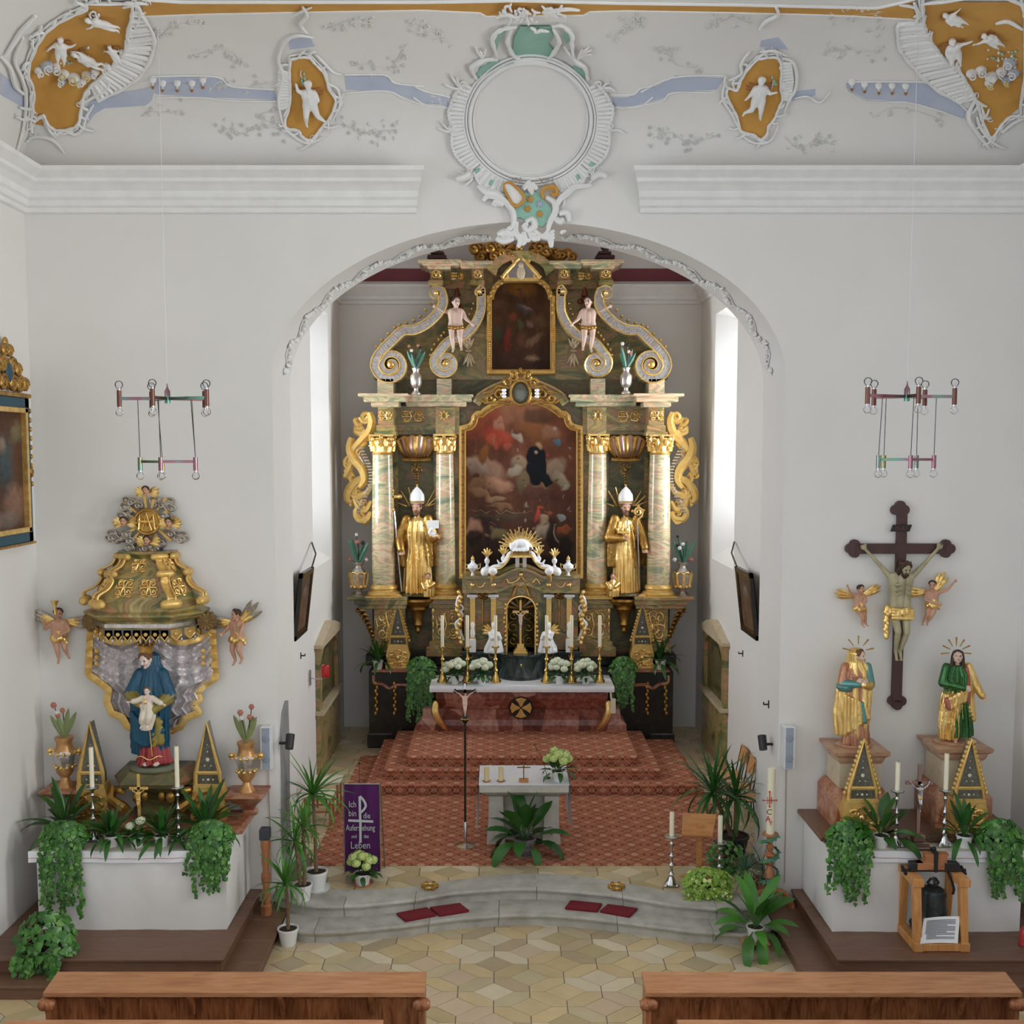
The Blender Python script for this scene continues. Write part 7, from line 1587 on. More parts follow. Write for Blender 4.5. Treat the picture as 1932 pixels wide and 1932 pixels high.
def spot(px,py,lab,X,sg):
    c=UX(px,py,X);T=thing('spot_lamp',lab,'lamp',tuple(c));b=MB();b.tube([c,c+Vector((sg*.1,0,0))],.02,6);b.obj('arm',black,T);b=MB();q=c+Vector((sg*.13,0,0));b.tube([q+Vector((0,-.05,-.06)),q+Vector((0,.04,.1))],[.05,.055],10);b.obj('head',black,T)
spot(1458,1404,'black spot lamp on the arch pier beside the white speaker',JR,-1);spot(527,1402,'black spot lamp fixed to the grey stone slab',JL+.02,1)
# leaning carved wooden post
p=G(503,1724,.16);T=thing('wooden_post','carved wooden post with black top leaning by the wall','post',tuple(p));b=MB();zt_=U(500,1583,p.y).z;L=zt_-p.z
b.lathe([(.07,0),(.07,.12*L),(.05,.14*L),(.055,.3*L),(.04,.36*L),(.06,.45*L),(.06,.52*L),(.04,.58*L),(.05,.68*L),(.05,.85*L),(.06,.9*L),(.06,L)],p,8);b.obj('shaft',wood_turn,T);b=MB();b.box(p+Vector((-.06,-.06,L)),p+Vector((.06,.06,L+.14)),bev=.01);b.obj('black_cap',mk('slate_cap',(.05,.055,.07),.6),T)
# grey stone slab on the jamb
b=MB();sl=[(.1,.34),(.06,1.0),(.1,1.8),(.09,2.3),(.2,2.52),(.4,2.62),(.52,2.6),(.56,2.0),(.52,1.2),(.62,.7),(.6,.34)]
q=MB();q.prism(sl,0,.025);b.v=[(JL+.001+y,x,z)for x,y,z in q.v];b.f=q.f;b.m=q.m;tag(b.obj('stone_slab',grey_stone),'rough grey stone slab set against the arch pier','stone slab')
# hung dark pictures in the chancel
def hung(lab,X,sg,ya,yb_,zb_,zt_,seed):
    T=thing('framed_picture',lab,'picture',(X,(ya+yb_)/2,zb_));tl=.12
    P=lambda u,v,h=0:Vector((X+sg*(.05+tl*v+h),ya+(yb_-ya)*u,zb_+(zt_-zb_)*v))
    b=MB()
    for(u0,v0,u1,v1)in((0,0,1,.07),(0,.93,1,1),(0,0,.1,1),(.9,0,1,1)):
        vs=[P(u0,v0),P(u1,v0),P(u1,v1),P(u0,v1),P(u0,v0,.05),P(u1,v0,.05),P(u1,v1,.05),P(u0,v1,.05)];b.add(vs,[(3,2,1,0),(4,5,6,7),(0,1,5,4),(1,2,6,5),(2,3,7,6),(3,0,4,7)])
    b.obj('frame',blackgloss,T,smooth=False);b=MB();b.add([P(.0,.0,-.01),P(1,0,-.01),P(1,1,-.01),P(0,1,-.01)],[(0,1,2,3),(3,2,1,0)]);b.obj('backing',blackgloss,T)
    b=MB()
    for(u0,v0,u1,v1)in((.1,.07,.9,.1),(.1,.9,.9,.93),(.1,.07,.14,.93),(.86,.07,.9,.93)):b.add([P(u0,v0,.04),P(u1,v0,.04),P(u1,v1,.04),P(u0,v1,.04)],[(0,1,2,3),(3,2,1,0)])
    b.obj('gilt_slip',gold_old,T)
    painting('canvas',None,0,1,0,1.6,0,30,44,[(.5,.3,.3,.25,0,(.2,.13,.09),.6,.8),(.5,.7,.35,.3,0,(.18,.09,.05),.6,.7),(.45,.25,.1,.12,0,(.16,.2,.24),.6,.7)],T,base=((.09,.06,.04),(.14,.08,.05)),seed=seed,place=lambda u,v:P(.14+.72*u,.1+.8*(1-v),.03))
    o=T.children[-1];o.data.transform(Matrix.Translation((0,0,0)))
    b=MB();b.tube([P(.97,1.0,.02),Vector((X+sg*.16,yb_+.5,zt_+.16)),Vector((X+sg*.02,yb_+.95,zt_+.3))],.014,5);b.obj('bracket_rod',black,T)
hung('dark framed picture tilted from the chancel wall on the banner side',CL,1,2.55,3.5,3.0,4.0,3);hung('dark framed picture tilted from the chancel wall above the chairs',CR,-1,2.6,3.6,3.0,4.0,5)
# marbled wall closets
def closet(lab,X,sg,ya,yb_):
    T=thing('marbled_closet',lab,'cabinet',(X,(ya+yb_)/2,ZC));P=lambda y,z,h=0:(X+sg*h,y,z)
    def slab(poly,h0,h1,nm,mat,par=T):
        q=MB();q.prism([(y,z)for y,z in poly],h0,h1);b=MB();b.v=[(X+sg*h,y,z)for y,h,z in q.v];b.f=q.f if sg<0 else[f[::-1]for f in q.f];b.m=q.m;return b.obj(nm,mat,par,smooth=False)
    ym=(ya+yb_)/2;w=yb_-ya;zt_=2.45
    slab([(ya,ZC),(yb_,ZC),(yb_,1.35),(ya,1.35)],0,.08,'lower_panel',marble_gray if 0 else marble_top)
    slab([(ya-.04,1.35),(yb_+.04,1.35),(yb_+.04,1.42),(ya-.04,1.42)],0,.14,'ledge',marble_gray)
    slab([(ya+.15,1.42),(yb_-.15,1.42),(yb_-.15,zt_),(ya+.15,zt_)],0,.012,'inner_panel',marble_dark)
    arcp=[(ya,1.42),(ya+.2,1.42),(ya+.2,2.2)]+[(ya+.2+(w-.4)*(1-cos(PI*i/12))/2,2.2+.3*sin(PI*i/12))for i in range(1,12)]+[(yb_-.2,2.2),(yb_-.2,1.42),(yb_,1.42),(yb_,2.5),(ya,2.5)]
    slab(arcp,0,.08,'arched_surround',marble_top)
    slab([(ya-.08,2.5),(yb_+.08,2.5),(yb_+.08,2.56),(yb_-.2,2.62),(ym+.3,2.75),(ym,2.8),(ym-.3,2.75),(ya+.2,2.62),(ya-.08,2.56)],0,.14,'curved_pediment',marble_gray)
closet('marbled wall closet with arched front behind the red sanctuary lamp',CL,1,4.7,6.85);closet('marbled wall closet with arched front beyond the chairs',CR,-1,4.9,6.85)
c=UX(584,1280,CL);T=thing('sanctuary_lamp','small red sanctuary lamp on a wall bracket','lamp',tuple(c));b=MB();b.box(c+Vector((0,-.03,-.12)),c+Vector((.02,.03,.14)),bev=.008);b.tube([c,c+Vector((.2,0,-.01)),c+Vector((.26,0,.02))],.012,6);b.obj('bracket',pewter,T);b=MB();b.lathe([(.03,.02),(.065,.03),(.07,.2),(.06,.22),(.05,.2)],c+Vector((.26,0,0)),16);b.obj('red_glass',red_glass,T)
for px,py,X,lab in((1402,1233,CR,'small iron wall hook under the dark picture above the chairs'),(1451,1329,JR,'small iron wall hook on the arch pier above the spot lamp'),(567,1237,CL,'small iron wall hook under the dark picture on the banner side')):
    c=UX(px,py,X);s=1 if X<0 else-1;b=MB();b.tube([c,c+Vector((s*.07,0,0)),c+Vector((s*.07,0,.03))],.012,6);b.box(c+Vector((0,-.012,-.05)),c+Vector((s*.012,.012,.05)));tag(b.obj('wall_hook',black),lab,'hook')
# painting on the nave side wall
T=thing('wall_painting','gilt and blue framed painting with carved crest on the nave side wall','painting',(XL,-1.2,4.7));ya,yb_,za,zb_=-2.4,-.22,4.72,6.42
def sl2(y0,z0,y1,z1,h0,h1,nm,mat,par):b=MB();b.box((XL+h0,y0,z0),(XL+h1,y1,z1),bev=.008);return b.obj(nm,mat,par)
for y0,z0,y1,z1 in((ya,za,yb_,za+.12),(ya,zb_-.12,yb_,zb_),(ya,za,ya+.1,zb_),(yb_-.1,za,yb_,zb_)):sl2(y0,z0,y1,z1,.01,.07,'blue_frame',dark_blue,T)
for y0,z0,y1,z1 in((ya+.1,za+.12,yb_-.1,za+.18),(ya+.1,zb_-.18,yb_-.1,zb_-.12),(ya+.1,za+.12,ya+.16,zb_-.12),(yb_-.16,za+.12,yb_-.1,zb_-.12)):sl2(y0,z0,y1,z1,.02,.1,'gilt_slip',gold,T)
for y0,z0,y1,z1 in((ya-.03,za-.03,yb_+.03,za),(ya-.03,zb_,yb_+.03,zb_+.05)):sl2(y0,z0,y1,z1,.01,.09,'gilt_rail',gold_old,T)
painting('canvas',None,0,1,0,1.2,0,70,70,[(.75,.45,.12,.35,0,(.05,.09,.1),.6,.8),(.72,.3,.07,.1,0,(.3,.22,.16),.6,.9),(.85,.75,.16,.2,0,(.28,.16,.11),.6,.8),(.9,.2,.1,.15,.3,(.2,.17,.1),.6,.7),(.4,.5,.2,.4,0,(.2,.1,.06),.6,.8),(.7,.9,.3,.12,0,(.22,.18,.15),.6,.6)],T,base=((.1,.045,.025),(.1,.05,.035)),seed=8,place=lambda u,v:(XL+.04,ya+.12+(yb_-ya-.24)*u,zb_-.14-(zb_-za-.28)*v))
b=MB();ym=-.75;zz0=zb_+.05
PP=lambda u,v,h=0:Vector((XL+.06+h,ym+u,zz0+v))
for s in(-1,1):
    for(cy_,cz_,r)in((.12,.1,.1),(.3,.1,.11),(.44,.1,.08),(.12,.3,.1),(.26,.26,.08),(.06,.46,.07)):b.tube([PP(s*cy_+r*(1-k/16)*cos(k*.8),cz_+r*(1-k/16)*sin(k*.8),.02)for k in range(13)],.025,6);b.ell(PP(s*cy_,cz_),(.03,r*.9,r*.9),8,6)
b.ell(PP(0,.55),(.03,.05,.07),8,6);b.obj('carved_crest',gold_old,T);b=MB();b.ell(PP(0,.22,.03),(.03,.08,.12),12,8);b.obj('crest_shield',dark_blue,T);b=MB()
for i in range(9):b.ell((XL+.06,yb_+.02,zb_-.15-.12*i*.9),(.03,.025,.035),6,5)
b.ell((XL+.07,yb_,5.55),(.03,.04,.05),8,6);b.obj('gilt_edge_leaf',gold_old,T)
# chandeliers
def chandelier(px,py,up_x,lo_x,lab):
    c=U(px,py,-1.5);T=thing('chandelier',lab,'chandelier',tuple(c));zl_=c.z-sc(-1.5)*122;Z=Vector((0,0,1))
    b=MB();b.tube([c+Vector((0,0,.12)),(c.x,c.y,ZT)],.003,5);b.obj('suspension_wire',plastic_w,T)
    b=MB();b.lathe([(.03,-.05),(.03,.08),(.012,.11),(.006,.14),(.006,.16)],c,12);b.obj('hub',irid,T)
    def bulb(p,s):
        q=MB();q.lathe([(.014,0),(.016,s*.012),(.028,s*.025),(.042,s*.05),(.042,s*.07),(.028,s*.093),(.004,s*.102)],p,16);o=q.obj('bulb',bulb_glass,T);q=MB();q.lathe([(.016,-s*.01),(.016,s*.02),(.006,s*.025),(.004,s*.05),(.0,s*.052)],p,10);q.obj('bulb_cap',pewter,o)
    def bar(A,B,h,w,nm,mat):
        d=(B-A).normalized();s=Vector((-d.y,d.x,0));b=MB();b.loft([[tuple(q+s*w+Z*h),tuple(q-s*w+Z*h),tuple(q-s*w-Z*h),tuple(q+s*w-Z*h)]for q in(A,B)]);b.obj(nm,mat,T,smooth=False)
    low=[]
    for k,(x,Y)in enumerate(up_x):
        e=U(x,py,Y);e.z=c.z;bar(c,e,.017,.012,'arm',iron_rail if k%2 else irid);b=MB();b.lathe([(.025,-.088),(.025,.088)],e,14);b.obj('tube_holder',iron_rail,T);bulb(e+Z*.088,1);bulb(e-Z*.088,-1)
        l=U(lo_x[k],py,Y*.5-.75);l.z=zl_;low.append(l);b=MB();b.lathe([(.024,-.07),(.024,.07)],l,14);b.obj('tube_holder',irid,T);bulb(l-Z*.07,-1)
        b=MB();b.tube([c.lerp(e,.62),l+Z*.07],.004,5);b.obj('wire',black,T)
    for k in range(5):bar(low[k]+Z*.025,low[(k+1)%5]+Z*.025,.014,.01,'ring_bar',irid)
chandelier(316,752,((225,-1.5),(288,-1.78),(390,-1.7),(386,-1.3),(286,-1.22)),(261,300,366,366,303),'two tier tube chandelier with clear bulbs above the sunburst')
chandelier(1711,748,((1801,-1.5),(1733,-1.78),(1637,-1.7),(1649,-1.3),(1745,-1.22)),(1766,1722,1661,1671,1733),'two tier tube chandelier with clear bulbs above the large cross')

# ================================================================== PLANTS
def blade(W,droop,mat,pet=0.0,n=7,fold=.25,pw=.012,name='leaf',tip=3.0):
    b=MB();x=z=0;L_,R_,M_=[],[],[]
    for i in range(n+1):
        s=i/n
        if i:a=-droop*(s-.5/n)**1.3;x+=cos(a)/n;z+=sin(a)/n
        if pet and s<pet:w=pw
        elif pet:t=(s-pet)/(1-pet);w=max(pw,W*math.sqrt(max(0,sin(PI*min(1,t**.8)))))if t<1 else .001
        else:w=W*min(1,.45+3*s)*(1-s**tip)+.001
        M_.append((x,0,z));L_.append((x,w,z+w*fold));R_.append((x,-w,z+w*fold))
    m=n+1;b.v=L_+M_+R_;b.f=[(i,i+1,m+i+1,m+i)for i in range(n)]+[(m+i,m+i+1,2*m+i+1,2*m+i)for i in range(n)];b.m=[0]*len(b.f)
    return b.mesh(name,mat)
STRAP=[blade(.033,d,leaf_g)for d in(.3,.8,1.4,2.0)];STRAPD=[blade(.033,d,leaf_d)for d in(.3,.8,1.4,2.0)]
THIN=[blade(.018,d,leaf_b)for d in(.6,1.3,2.0)]
BROAD=[blade(.13,d,leaf_d,pet=.36)for d in(.5,1.1,1.7)];BROADG=[blade(.13,d,leaf_g,pet=.36)for d in(.5,1.1,1.7)];BIG=[blade(.115,d,leaf_g,pet=.28)for d in(.6,1.2,1.8)]
LANCE=[blade(.075,d,leaf_d,pet=.18)for d in(.4,.9,1.5)]
def leaves(par,c,meshes,n,L,e0,e1,seed,spread=.02,az=None):
    rg=random.Random(seed);c=Vector(c)-par.location
    for i in range(n):
        a=i*2.39996+rg.uniform(-.3,.3);t=(i+.5)/n;e=e0+(e1-e0)*t+rg.uniform(-.12,.12);l=L*rg.uniform(.72,1.08)
        if az:a=rg.uniform(*az)
        me=meshes[min(len(meshes)-1,int(t*len(meshes)+rg.uniform(-.3,.3))if t*len(meshes)>.3 else 0)]
        M=Matrix.Translation(c+Vector((cos(a)*spread*t,sin(a)*spread*t,rg.uniform(-.03,.01))))@Matrix.Rotation(a,4,'Z')@Matrix.Rotation(-e,4,'Y')@Matrix.Rotation(rg.uniform(-.3,.3),4,'X')@Matrix.Scale(l,4)
        inst('leaf',me,par,mtx=M)
def pot(par,p,r,h,mat=ceramic,dish=None,rim=True):
    b=MB();b.lathe([(r*.02,0),(r*.74,0),(r*.76,.01),(r*.97,h*.86),(r*1.04,h*.88),(r*1.04,h),(r*.93,h),(r*.9,h*.9),(r*.02,h*.88)],p,20);o=b.obj('pot',mat,par)
    b=MB();b.lathe([(.001,h*.9),(r*.9,h*.9),(r*.5,h*.93),(.001,h*.94)],p,14);b.obj('soil',soil,o)
    if dish:b=MB();b.lathe([(r*.02,.0),(r*1.15,0),(r*1.25,.025),(r*1.2,.025),(r*1.1,.008),(.01,.008)],p,20);b.obj('saucer',dish,o)
    return o
def stem(par,pts,r,mat=trunk):b=MB();b.tube([Vector(q)for q in pts],r,8);return b.obj('trunk',mat,par)
def yucca(lab,p,rp,hp,crowns,L,n,seed,mats=STRAP,dish=None,tr=.022,pm=ceramic):
    p=Vector(p);T=thing('yucca_plant',lab,'plant',tuple(p));pot(T,p,rp,hp,mat=pm,dish=dish)
    for k,c in enumerate(crowns):
        c=Vector(c);base=p+Vector(((k-.5*(len(crowns)-1))*.05,0,hp*.9));stem(T,[base,base.lerp(c,.5)+Vector((.01,0,0)),c],[tr*1.2,tr,tr*.9]);leaves(T,c,mats,n,L,1.45,-.5,seed+k)
    return T
z=ZC
p=G(544,1781,0);yucca('small yucca in a white pot on the floor before the steps',p,.12,.2,[U(539,1668,p.y)],.5,34,1,tr=.02)
p=G(571,1697,z);yucca('yucca in a white pot at the end of the upper step',p,.12,.2,[U(556,1585,p.y),U(572,1560,p.y+.1)],.5,30,4)
p=G(597,1677,z);yucca('tall yucca in a white pot beside the purple banner',p,.14,.24,[U(590,1498,p.y+.15)],.62,44,8,dish=ceramic)
p=G(1384,1610,z+.006);yucca('large two headed yucca behind the wooden lectern',p,.2,.26,[U(1345,1495,p.y),U(1388,1502,p.y)],.78,42,12,mats=STRAPD,tr=.03,pm=black)
def thinplant(lab,p,c,L,n,seed):T=thing('dracaena_plant',lab,'plant',tuple(p));pot(T,p,.1,.16,mat=terracotta);stem(T,[Vector(p)+Vector((0,0,.14)),c],.014);leaves(T,c,THIN,n,L,1.4,-.4,seed)
p=G(1412,1680,z);thinplant('thin leaved dracaena between lectern and Easter candle',p,U(1408,1640,p.y),.42,40,21)
p=G(1440,1678,z);thinplant('thin leaved dracaena behind the Easter candle stand',p,U(1438,1632,p.y),.34,30,25)
def lily(name,lab,p,rp,hp,L,n,seed,meshes=BROAD,pm=ceramic,e0=1.5,e1=.15,dish=None):p=Vector(p);T=thing(name,lab,'plant',tuple(p));pot(T,p,rp,hp,mat=pm,dish=dish);leaves(T,p+Vector((0,0,hp*.85)),meshes,n,L,e0,e1,seed,spread=rp*.5);return T
# stool with big lily
sp=G(1424,1790,0);zs_=U(1424,1772,sp.y).z;T=thing('small_stool','small pine footstool under the broad leaved potted plant','stool',(sp.x,sp.y,0));b=MB();b.box((sp.x-.15,sp.y-.12,zs_-.025),(sp.x+.15,sp.y+.13,zs_),bev=.006);b.obj('seat',wood_ply,T)
for sx in(-1,1):
    b=MB();q=lambda y0,y1,x,z_:[(sp.x+sx*x,sp.y+y0,z_),(sp.x+sx*(x-.025),sp.y+y0,z_),(sp.x+sx*(x-.025),sp.y+y1,z_),(sp.x+sx*x,sp.y+y1,z_)]
    for y0,y1 in((-.12,-.06),(.06,.12)):b=MB();b.loft([q(y0,y1,.145,0),q(y0,y1,.125,zs_-.025)]);b.obj('leg',wood_ply,T,smooth=False)
    b=MB();b.box((sp.x+sx*.1,sp.y-.1,zs_-.09),(sp.x+sx*.12,sp.y+.1,zs_-.025));b.obj('apron',wood_ply,T)
lily('potted_lily','big broad leaved plant in white pot on the footstool',(sp.x,sp.y,zs_),.1,.16,.68,24,31,meshes=BIG,e0=1.5,e1=-.05)
# plant before the people's altar
p=G(990,1612,z+.006);lily('potted_lily','broad leaved plant in patterned pot before the stone altar',p,.15,.24,.72,26,35,pm=mk('patterned_pot',(0,0,0),.4,scale=1.0,stops=[(.3,(.5,.44,.34)),(.42,(.06,.045,.06)),(.55,(.3,.28,.3)),(.62,(.06,.045,.06)),(.75,(.5,.44,.34))],stretch=(.2,.2,5)),meshes=BROAD,e1=-.1)
# Madonna altar plants
za=ZL+.014
for x,y,Y,lab,L,n,ms,e1 in((122,1556,-.72,'dark broad leaved plant behind the ivy, painting side of the Madonna altar',.62,22,LANCE,.1),(211,1583,-1.0,'leafy plant in white pot at the painting side of the small gilt crucifix',.4,46,LANCE,.1),(305,1586,-1.0,'leafy plant in white pot at the speaker side of the small gilt crucifix',.4,46,LANCE,.1),(388,1560,-.75,'tall upright leaved plant behind the ivy, speaker side of the Madonna altar',.6,26,LANCE,.1)):
    p=U(x,y,Y);p.z=za;lily('potted_plant',lab,p,.085,.13,L,n,x,meshes=ms,e1=e1)
for x,y,Y,lab,n in((1662,1592,-1.08,'dark broad leaved plant in white pot on the bell side altar',22),(1819,1590,-1.08,'arching leaved plant in white pot next to the silver candlestick',24)):
    p=U(x,y,Y);p.z=ZR+.014;lily('potted_plant',lab,p,.09,.14,.5,n,x,meshes=BROAD if x<1700 else LANCE,e1=-.05)
for x,lab in((713,'small leafy plant in white pot on the high altar counter, banner side'),(1246,'small leafy plant in white pot on the high altar counter, lectern side')):
    p=U(x,1264,6.5);p.z=zc+.02;lily('potted_plant',lab,p,.1,.17,.55,24,x,meshes=LANCE,e1=.0)
# hydrangeas
def hydrangea(lab,p,r,hp,sz,nh,mat,seed,lo=.5,dish=None,leafm=LANCE):
    p=Vector(p);T=thing('hydrangea',lab,'plant',tuple(p));pot(T,p,r,hp,dish=dish);rg=random.Random(seed);top=p+Vector((0,0,hp*.9))
    leaves(T,top,BROAD,26,sz*1.0,1.25,.3,seed,spread=r*.4)
    for i in range(nh):
        a=i*2.4;q=math.sqrt((i+.4)/nh);c=top+Vector((cos(a)*q*sz*.62,sin(a)*q*sz*.45-.03,sz*(.95-.4*q*q)+rg.uniform(-.03,.03)));R=sz*rg.uniform(.19,.26);b=MB();n=46
        for k in range(n):
            zz_=1-2*(k+.5)/n;ph=k*2.39996;rr=math.sqrt(1-zz_*zz_);d=Vector((rr*cos(ph),rr*sin(ph),zz_*.8));s=d.orthogonal().normalized();t=d.cross(s);o=c+d*R*rg.uniform(.9,1.05);w=R*.3
            for f in range(4):
                e=s*cos(f*PI/2+k)+t*sin(f*PI/2+k);g_=s*cos(f*PI/2+k+.78)+t*sin(f*PI/2+k+.78);g2=s*cos(f*PI/2+k-.78)+t*sin(f*PI/2+k-.78);b.add([o,o+g2*w*.75+d*.004,o+e*w*1.2-d*w*.2,o+g_*w*.75+d*.004],[(0,1,2,3)])
        b.ell(c,R*.6,10,7);b.obj('flower_head',mat,T)
    return T
for x,d in((858,'banner side, outer of two'),(908,'banner side, next to the tabernacle drum'),(1056,'lectern side, next to the tabernacle drum'),(1105,'lectern side, outer of two')):
    p=U(x,1277,5.68);p.z=Z1;hydrangea('cream hydrangea in white pot on the high altar, '+d,p,.085,.15,.29,13,petal_w,x)
p=G(684,1668,z);hydrangea('lime green hydrangea in white pot at the foot of the purple banner',p,.11,.15,.27,12,petal_g,3,dish=terracotta)
for x,lab in((237,'white flowers'),):
    p=U(258,1585,-1.02);p.z=za;hydrangea('white flowering plant in white pot in the middle of the Madonna altar',p,.085,.13,.22,2,petal_w,5)
# ivy
def ivy_leaf(b,c,d,n,s,m):
    d=d.normalized();r=d.cross(n);r=r.normalized()if r.length>1e-4 else d.orthogonal();up_=r.cross(d)
    pts=[c,c+r*s*.5+d*s*.1,c+r*s*.42+d*s*.5-up_*s*.1,c+d*s,c-r*s*.42+d*s*.5-up_*s*.1,c-r*s*.5+d*s*.1,c+d*s*.45+up_*s*.12]
    b.add(pts,[(0,1,2,6),(2,3,6),(6,3,4),(0,6,4,5)],m)
def ivy(lab,top,rx,ry,rz,strands,seed,s=.066,n0=420,mats=None,name='ivy_plant',fwd=.06,planter=None):
    top=Vector(top);T=thing(name,lab,'plant',tuple(top));rg=random.Random(seed);b=MB()
    for i in range(n0):
        u=rg.uniform(-1,1);ph=rg.uniform(0,2*PI);q=math.sqrt(1-u*u)*rg.uniform(.7,1.05);d=Vector((q*cos(ph),q*sin(ph),u));c=top+Vector((d.x*rx,d.y*ry,d.z*rz));nrm=(d+Vector((0,-.4,.3))).normalized();ivy_leaf(b,c,Vector((d.x+rg.uniform(-.6,.6),-.3,-1+rg.uniform(-.3,.6))),nrm,s*rg.uniform(.6,1.25),0 if rg.random()>.12 else 1)
    st_=MB()
    for k in range(strands[0]):
        x=top.x+rg.uniform(-1,1)*rx*strands[2];l=strands[1]*rg.uniform(.15,1.0)**.8;y0=top.y-ry*rg.uniform(.5,1.1);z0_=top.z-rz*.3;pts=[];xx=x;ns=max(3,int(l/.035))
        for j in range(ns):
            t=j/ns;xx+=rg.uniform(-.014,.014)+strands[3]*.035*.3;pt=Vector((xx,y0-fwd*t+rg.uniform(-.01,.01),z0_-l*t));pts.append(pt)
            for _ in range(2):ivy_leaf(b,pt+Vector((rg.uniform(-.02,.02),rg.uniform(-.02,.01),0)),Vector((rg.uniform(-1,1),rg.uniform(-.4,0),-.9)),Vector((rg.uniform(-.4,.4),-1,.4)),s*rg.uniform(.55,1.1)*(1-.3*t),0 if rg.random()>.15 else 1)
        st_.tube(pts,.004,4)
    f=b.obj('foliage',mats or[ivy_m,ivy_w],T);f['kind']='stuff';v=st_.obj('vine_stem',trunk,T);v['kind']='stuff'
    b=MB();b.lathe([(.01,-rz*.95),(rx*.3,-rz*.95),(rx*.34,-rz*.3),(.01,-rz*.3)],top+Vector((0,ry*.3,0)),12);b.obj('pot',soil,T);return T
def at(px,py,Y):return U(px,py,Y)
c=at(118,1560,-1.1);ivy('hanging ivy at the painting side corner of the Madonna altar',(c.x,-1.08,ZL+.17),.26,.12,.18,(26,.92,.8,.04),41)
c=at(395,1565,-1.1);ivy('hanging ivy at the speaker side corner of the Madonna altar',(c.x,-1.08,ZL+.17),.25,.12,.18,(24,.66,.95,.03),42)
c=at(1604,1565,-1.15);ivy('hanging ivy above the bell altar corner near the chancel',(c.x,-1.14,ZR+.17),.24,.12,.18,(24,.74,.95,.05),43)
c=at(1888,1560,-1.15);ivy('hanging ivy above the bell altar corner near the outer wall',(c.x,-1.14,ZR+.17),.24,.12,.2,(24,.66,.9,-.02),44)
p=G(80,1835,.16);ivy('large leaved ivy bush standing on the platform by the side wall',(p.x,p.y+.12,.16+.32),.3,.22,.32,(14,.3,.9,0),45,s=.09,n0=330)
c=at(795,1258,6.2);ivy('long hanging ivy beside the high altar table, banner side',(c.x,6.2,U(795,1258,6.2).z),.24,.12,.2,(30,1.05,.9,-.03),46,s=.07)
c=at(1176,1258,6.2);ivy('hanging ivy beside the high altar table, lectern side',(c.x,6.2,U(1176,1258,6.2).z),.22,.12,.2,(26,.75,.95,.03),47,s=.07)
c=G(1335,1690,z);ivy('lime green trailing plant spilling over the steps by the lectern',(c.x,c.y+.02,z+.17),.3,.16,.18,(30,.42,.95,0),48,s=.05,n0=800,mats=[leaf_l,petal_g],name='trailing_plant')
c=G(1372,1655,z);ivy('dark green bushy plant between lectern and dracaena',(c.x,c.y+.1,z+.24),.24,.16,.2,(5,.2,.9,0),49,s=.06,n0=240,name='bushy_plant')

# ================================================================== CHANCEL FURNITURE
b=MB();b.box((-2.52,.74,ZC),(3.28,5.85,ZC+.006));tag(b.obj('carpet',carpet_m),'red patterned carpet covering the chancel floor','carpet')
T=thing('carpeted_steps','three red carpeted steps leading to the high altar','steps',(.37,5,ZC))
def cstep(x0,x1,yn,z0,z1,px_r=.12):
    b=MB();n=8;a0,a1=G(x0,yn,z1),G(x1,yn,z1);xa,xb,yf=a0.x,a1.x,a0.y;r=.07
    pr=[(0,z0),(-.012,z0+.02),(-.012,z1-.05),(-.03,z1-.035),(-.03,z1-.01),(-.015,z1),(.03,z1+.001)]
    rings=[]
    path=[(xa,6.35)]+[(xa+r-r*cos(t),yf+r-r*sin(t))for t in[PI/2*i/n for i in range(n+1)]]+[(xb-r+r*sin(t),yf+r-r*cos(t))for t in[PI/2*i/n for i in range(n+1)]]+[(xb,6.35)]
    for i,(x,y)in enumerate(path):
        if i==0:nx_,ny_=-1,0
        elif i==len(path)-1:nx_,ny_=1,0
        else:
            t=Vector(path[i+1])-Vector(path[i-1]);t.normalize();nx_,ny_=t.y,-t.x
        rings.append([(x-nx_*o,y-ny_*o,zz_)for o,zz_ in pr])
    b.loft(rings,closed=False,cap=False);b.f=[f[::-1]for f in b.f];k=len(pr);top=[r_[-1]for r_ in rings];b.add(top,[tuple(range(len(top)))]);b.obj('step',carpet_m,T)
cstep(694,1316,1480,ZC+.006,.49);cstep(727,1244,1452,.49,.65);cstep(769,1201,1427,.65,.81)
# people's altar
q0,q1=U(903,1485,1.3),U(1075,1485,1.3);x0,x1=q0.x,q1.x;zt2=U(985,1482,1.3).z;T=thing('stone_altar','pale sandstone altar table on two legs in the chancel','altar',((x0+x1)/2,1.75,ZC+.006));xm=(x0+x1)/2;hx=(x1-x0)/2
rr=lambda h,y0,y1,zz_:[(xm-h,y0,zz_),(xm+h,y0,zz_),(xm+h,y1,zz_),(xm-h,y1,zz_)]
b=MB();b.loft([rr(hx*.76,1.52,2.0,zt2-.22),rr(hx*.95,1.33,2.18,zt2-.12),rr(hx*.98,1.31,2.2,zt2-.1),rr(hx*.98,1.31,2.2,zt2)]);b.obj('mensa',stone_alt,T,smooth=False)
for s in(-1,1):
    b=MB();xc=xm+s*hx*.62;w=lambda h,zz_:[(xc-h,1.5,zz_),(xc+h,1.5,zz_),(xc+h,2.02,zz_),(xc-h,2.02,zz_)];b.loft([w(.13,ZC+.006),w(.105,ZC+.3),w(.1,zt2-.22)]);b.obj('leg',stone_alt,T,smooth=False)
b=MB();b.box((xm-hx*.6,1.68,ZC+.006),(xm+hx*.6,1.86,zt2-.25));b.obj('back_slab',stone_alt,T)
T=thing('altar_linen','white linen cloth hanging down both ends of the stone altar','cloth',(xm,1.75,zt2));b=MB();b.box((xm-hx,1.3,zt2+.001),(xm+hx,2.21,zt2+.009));b.obj('top_cloth',white_cloth,T)
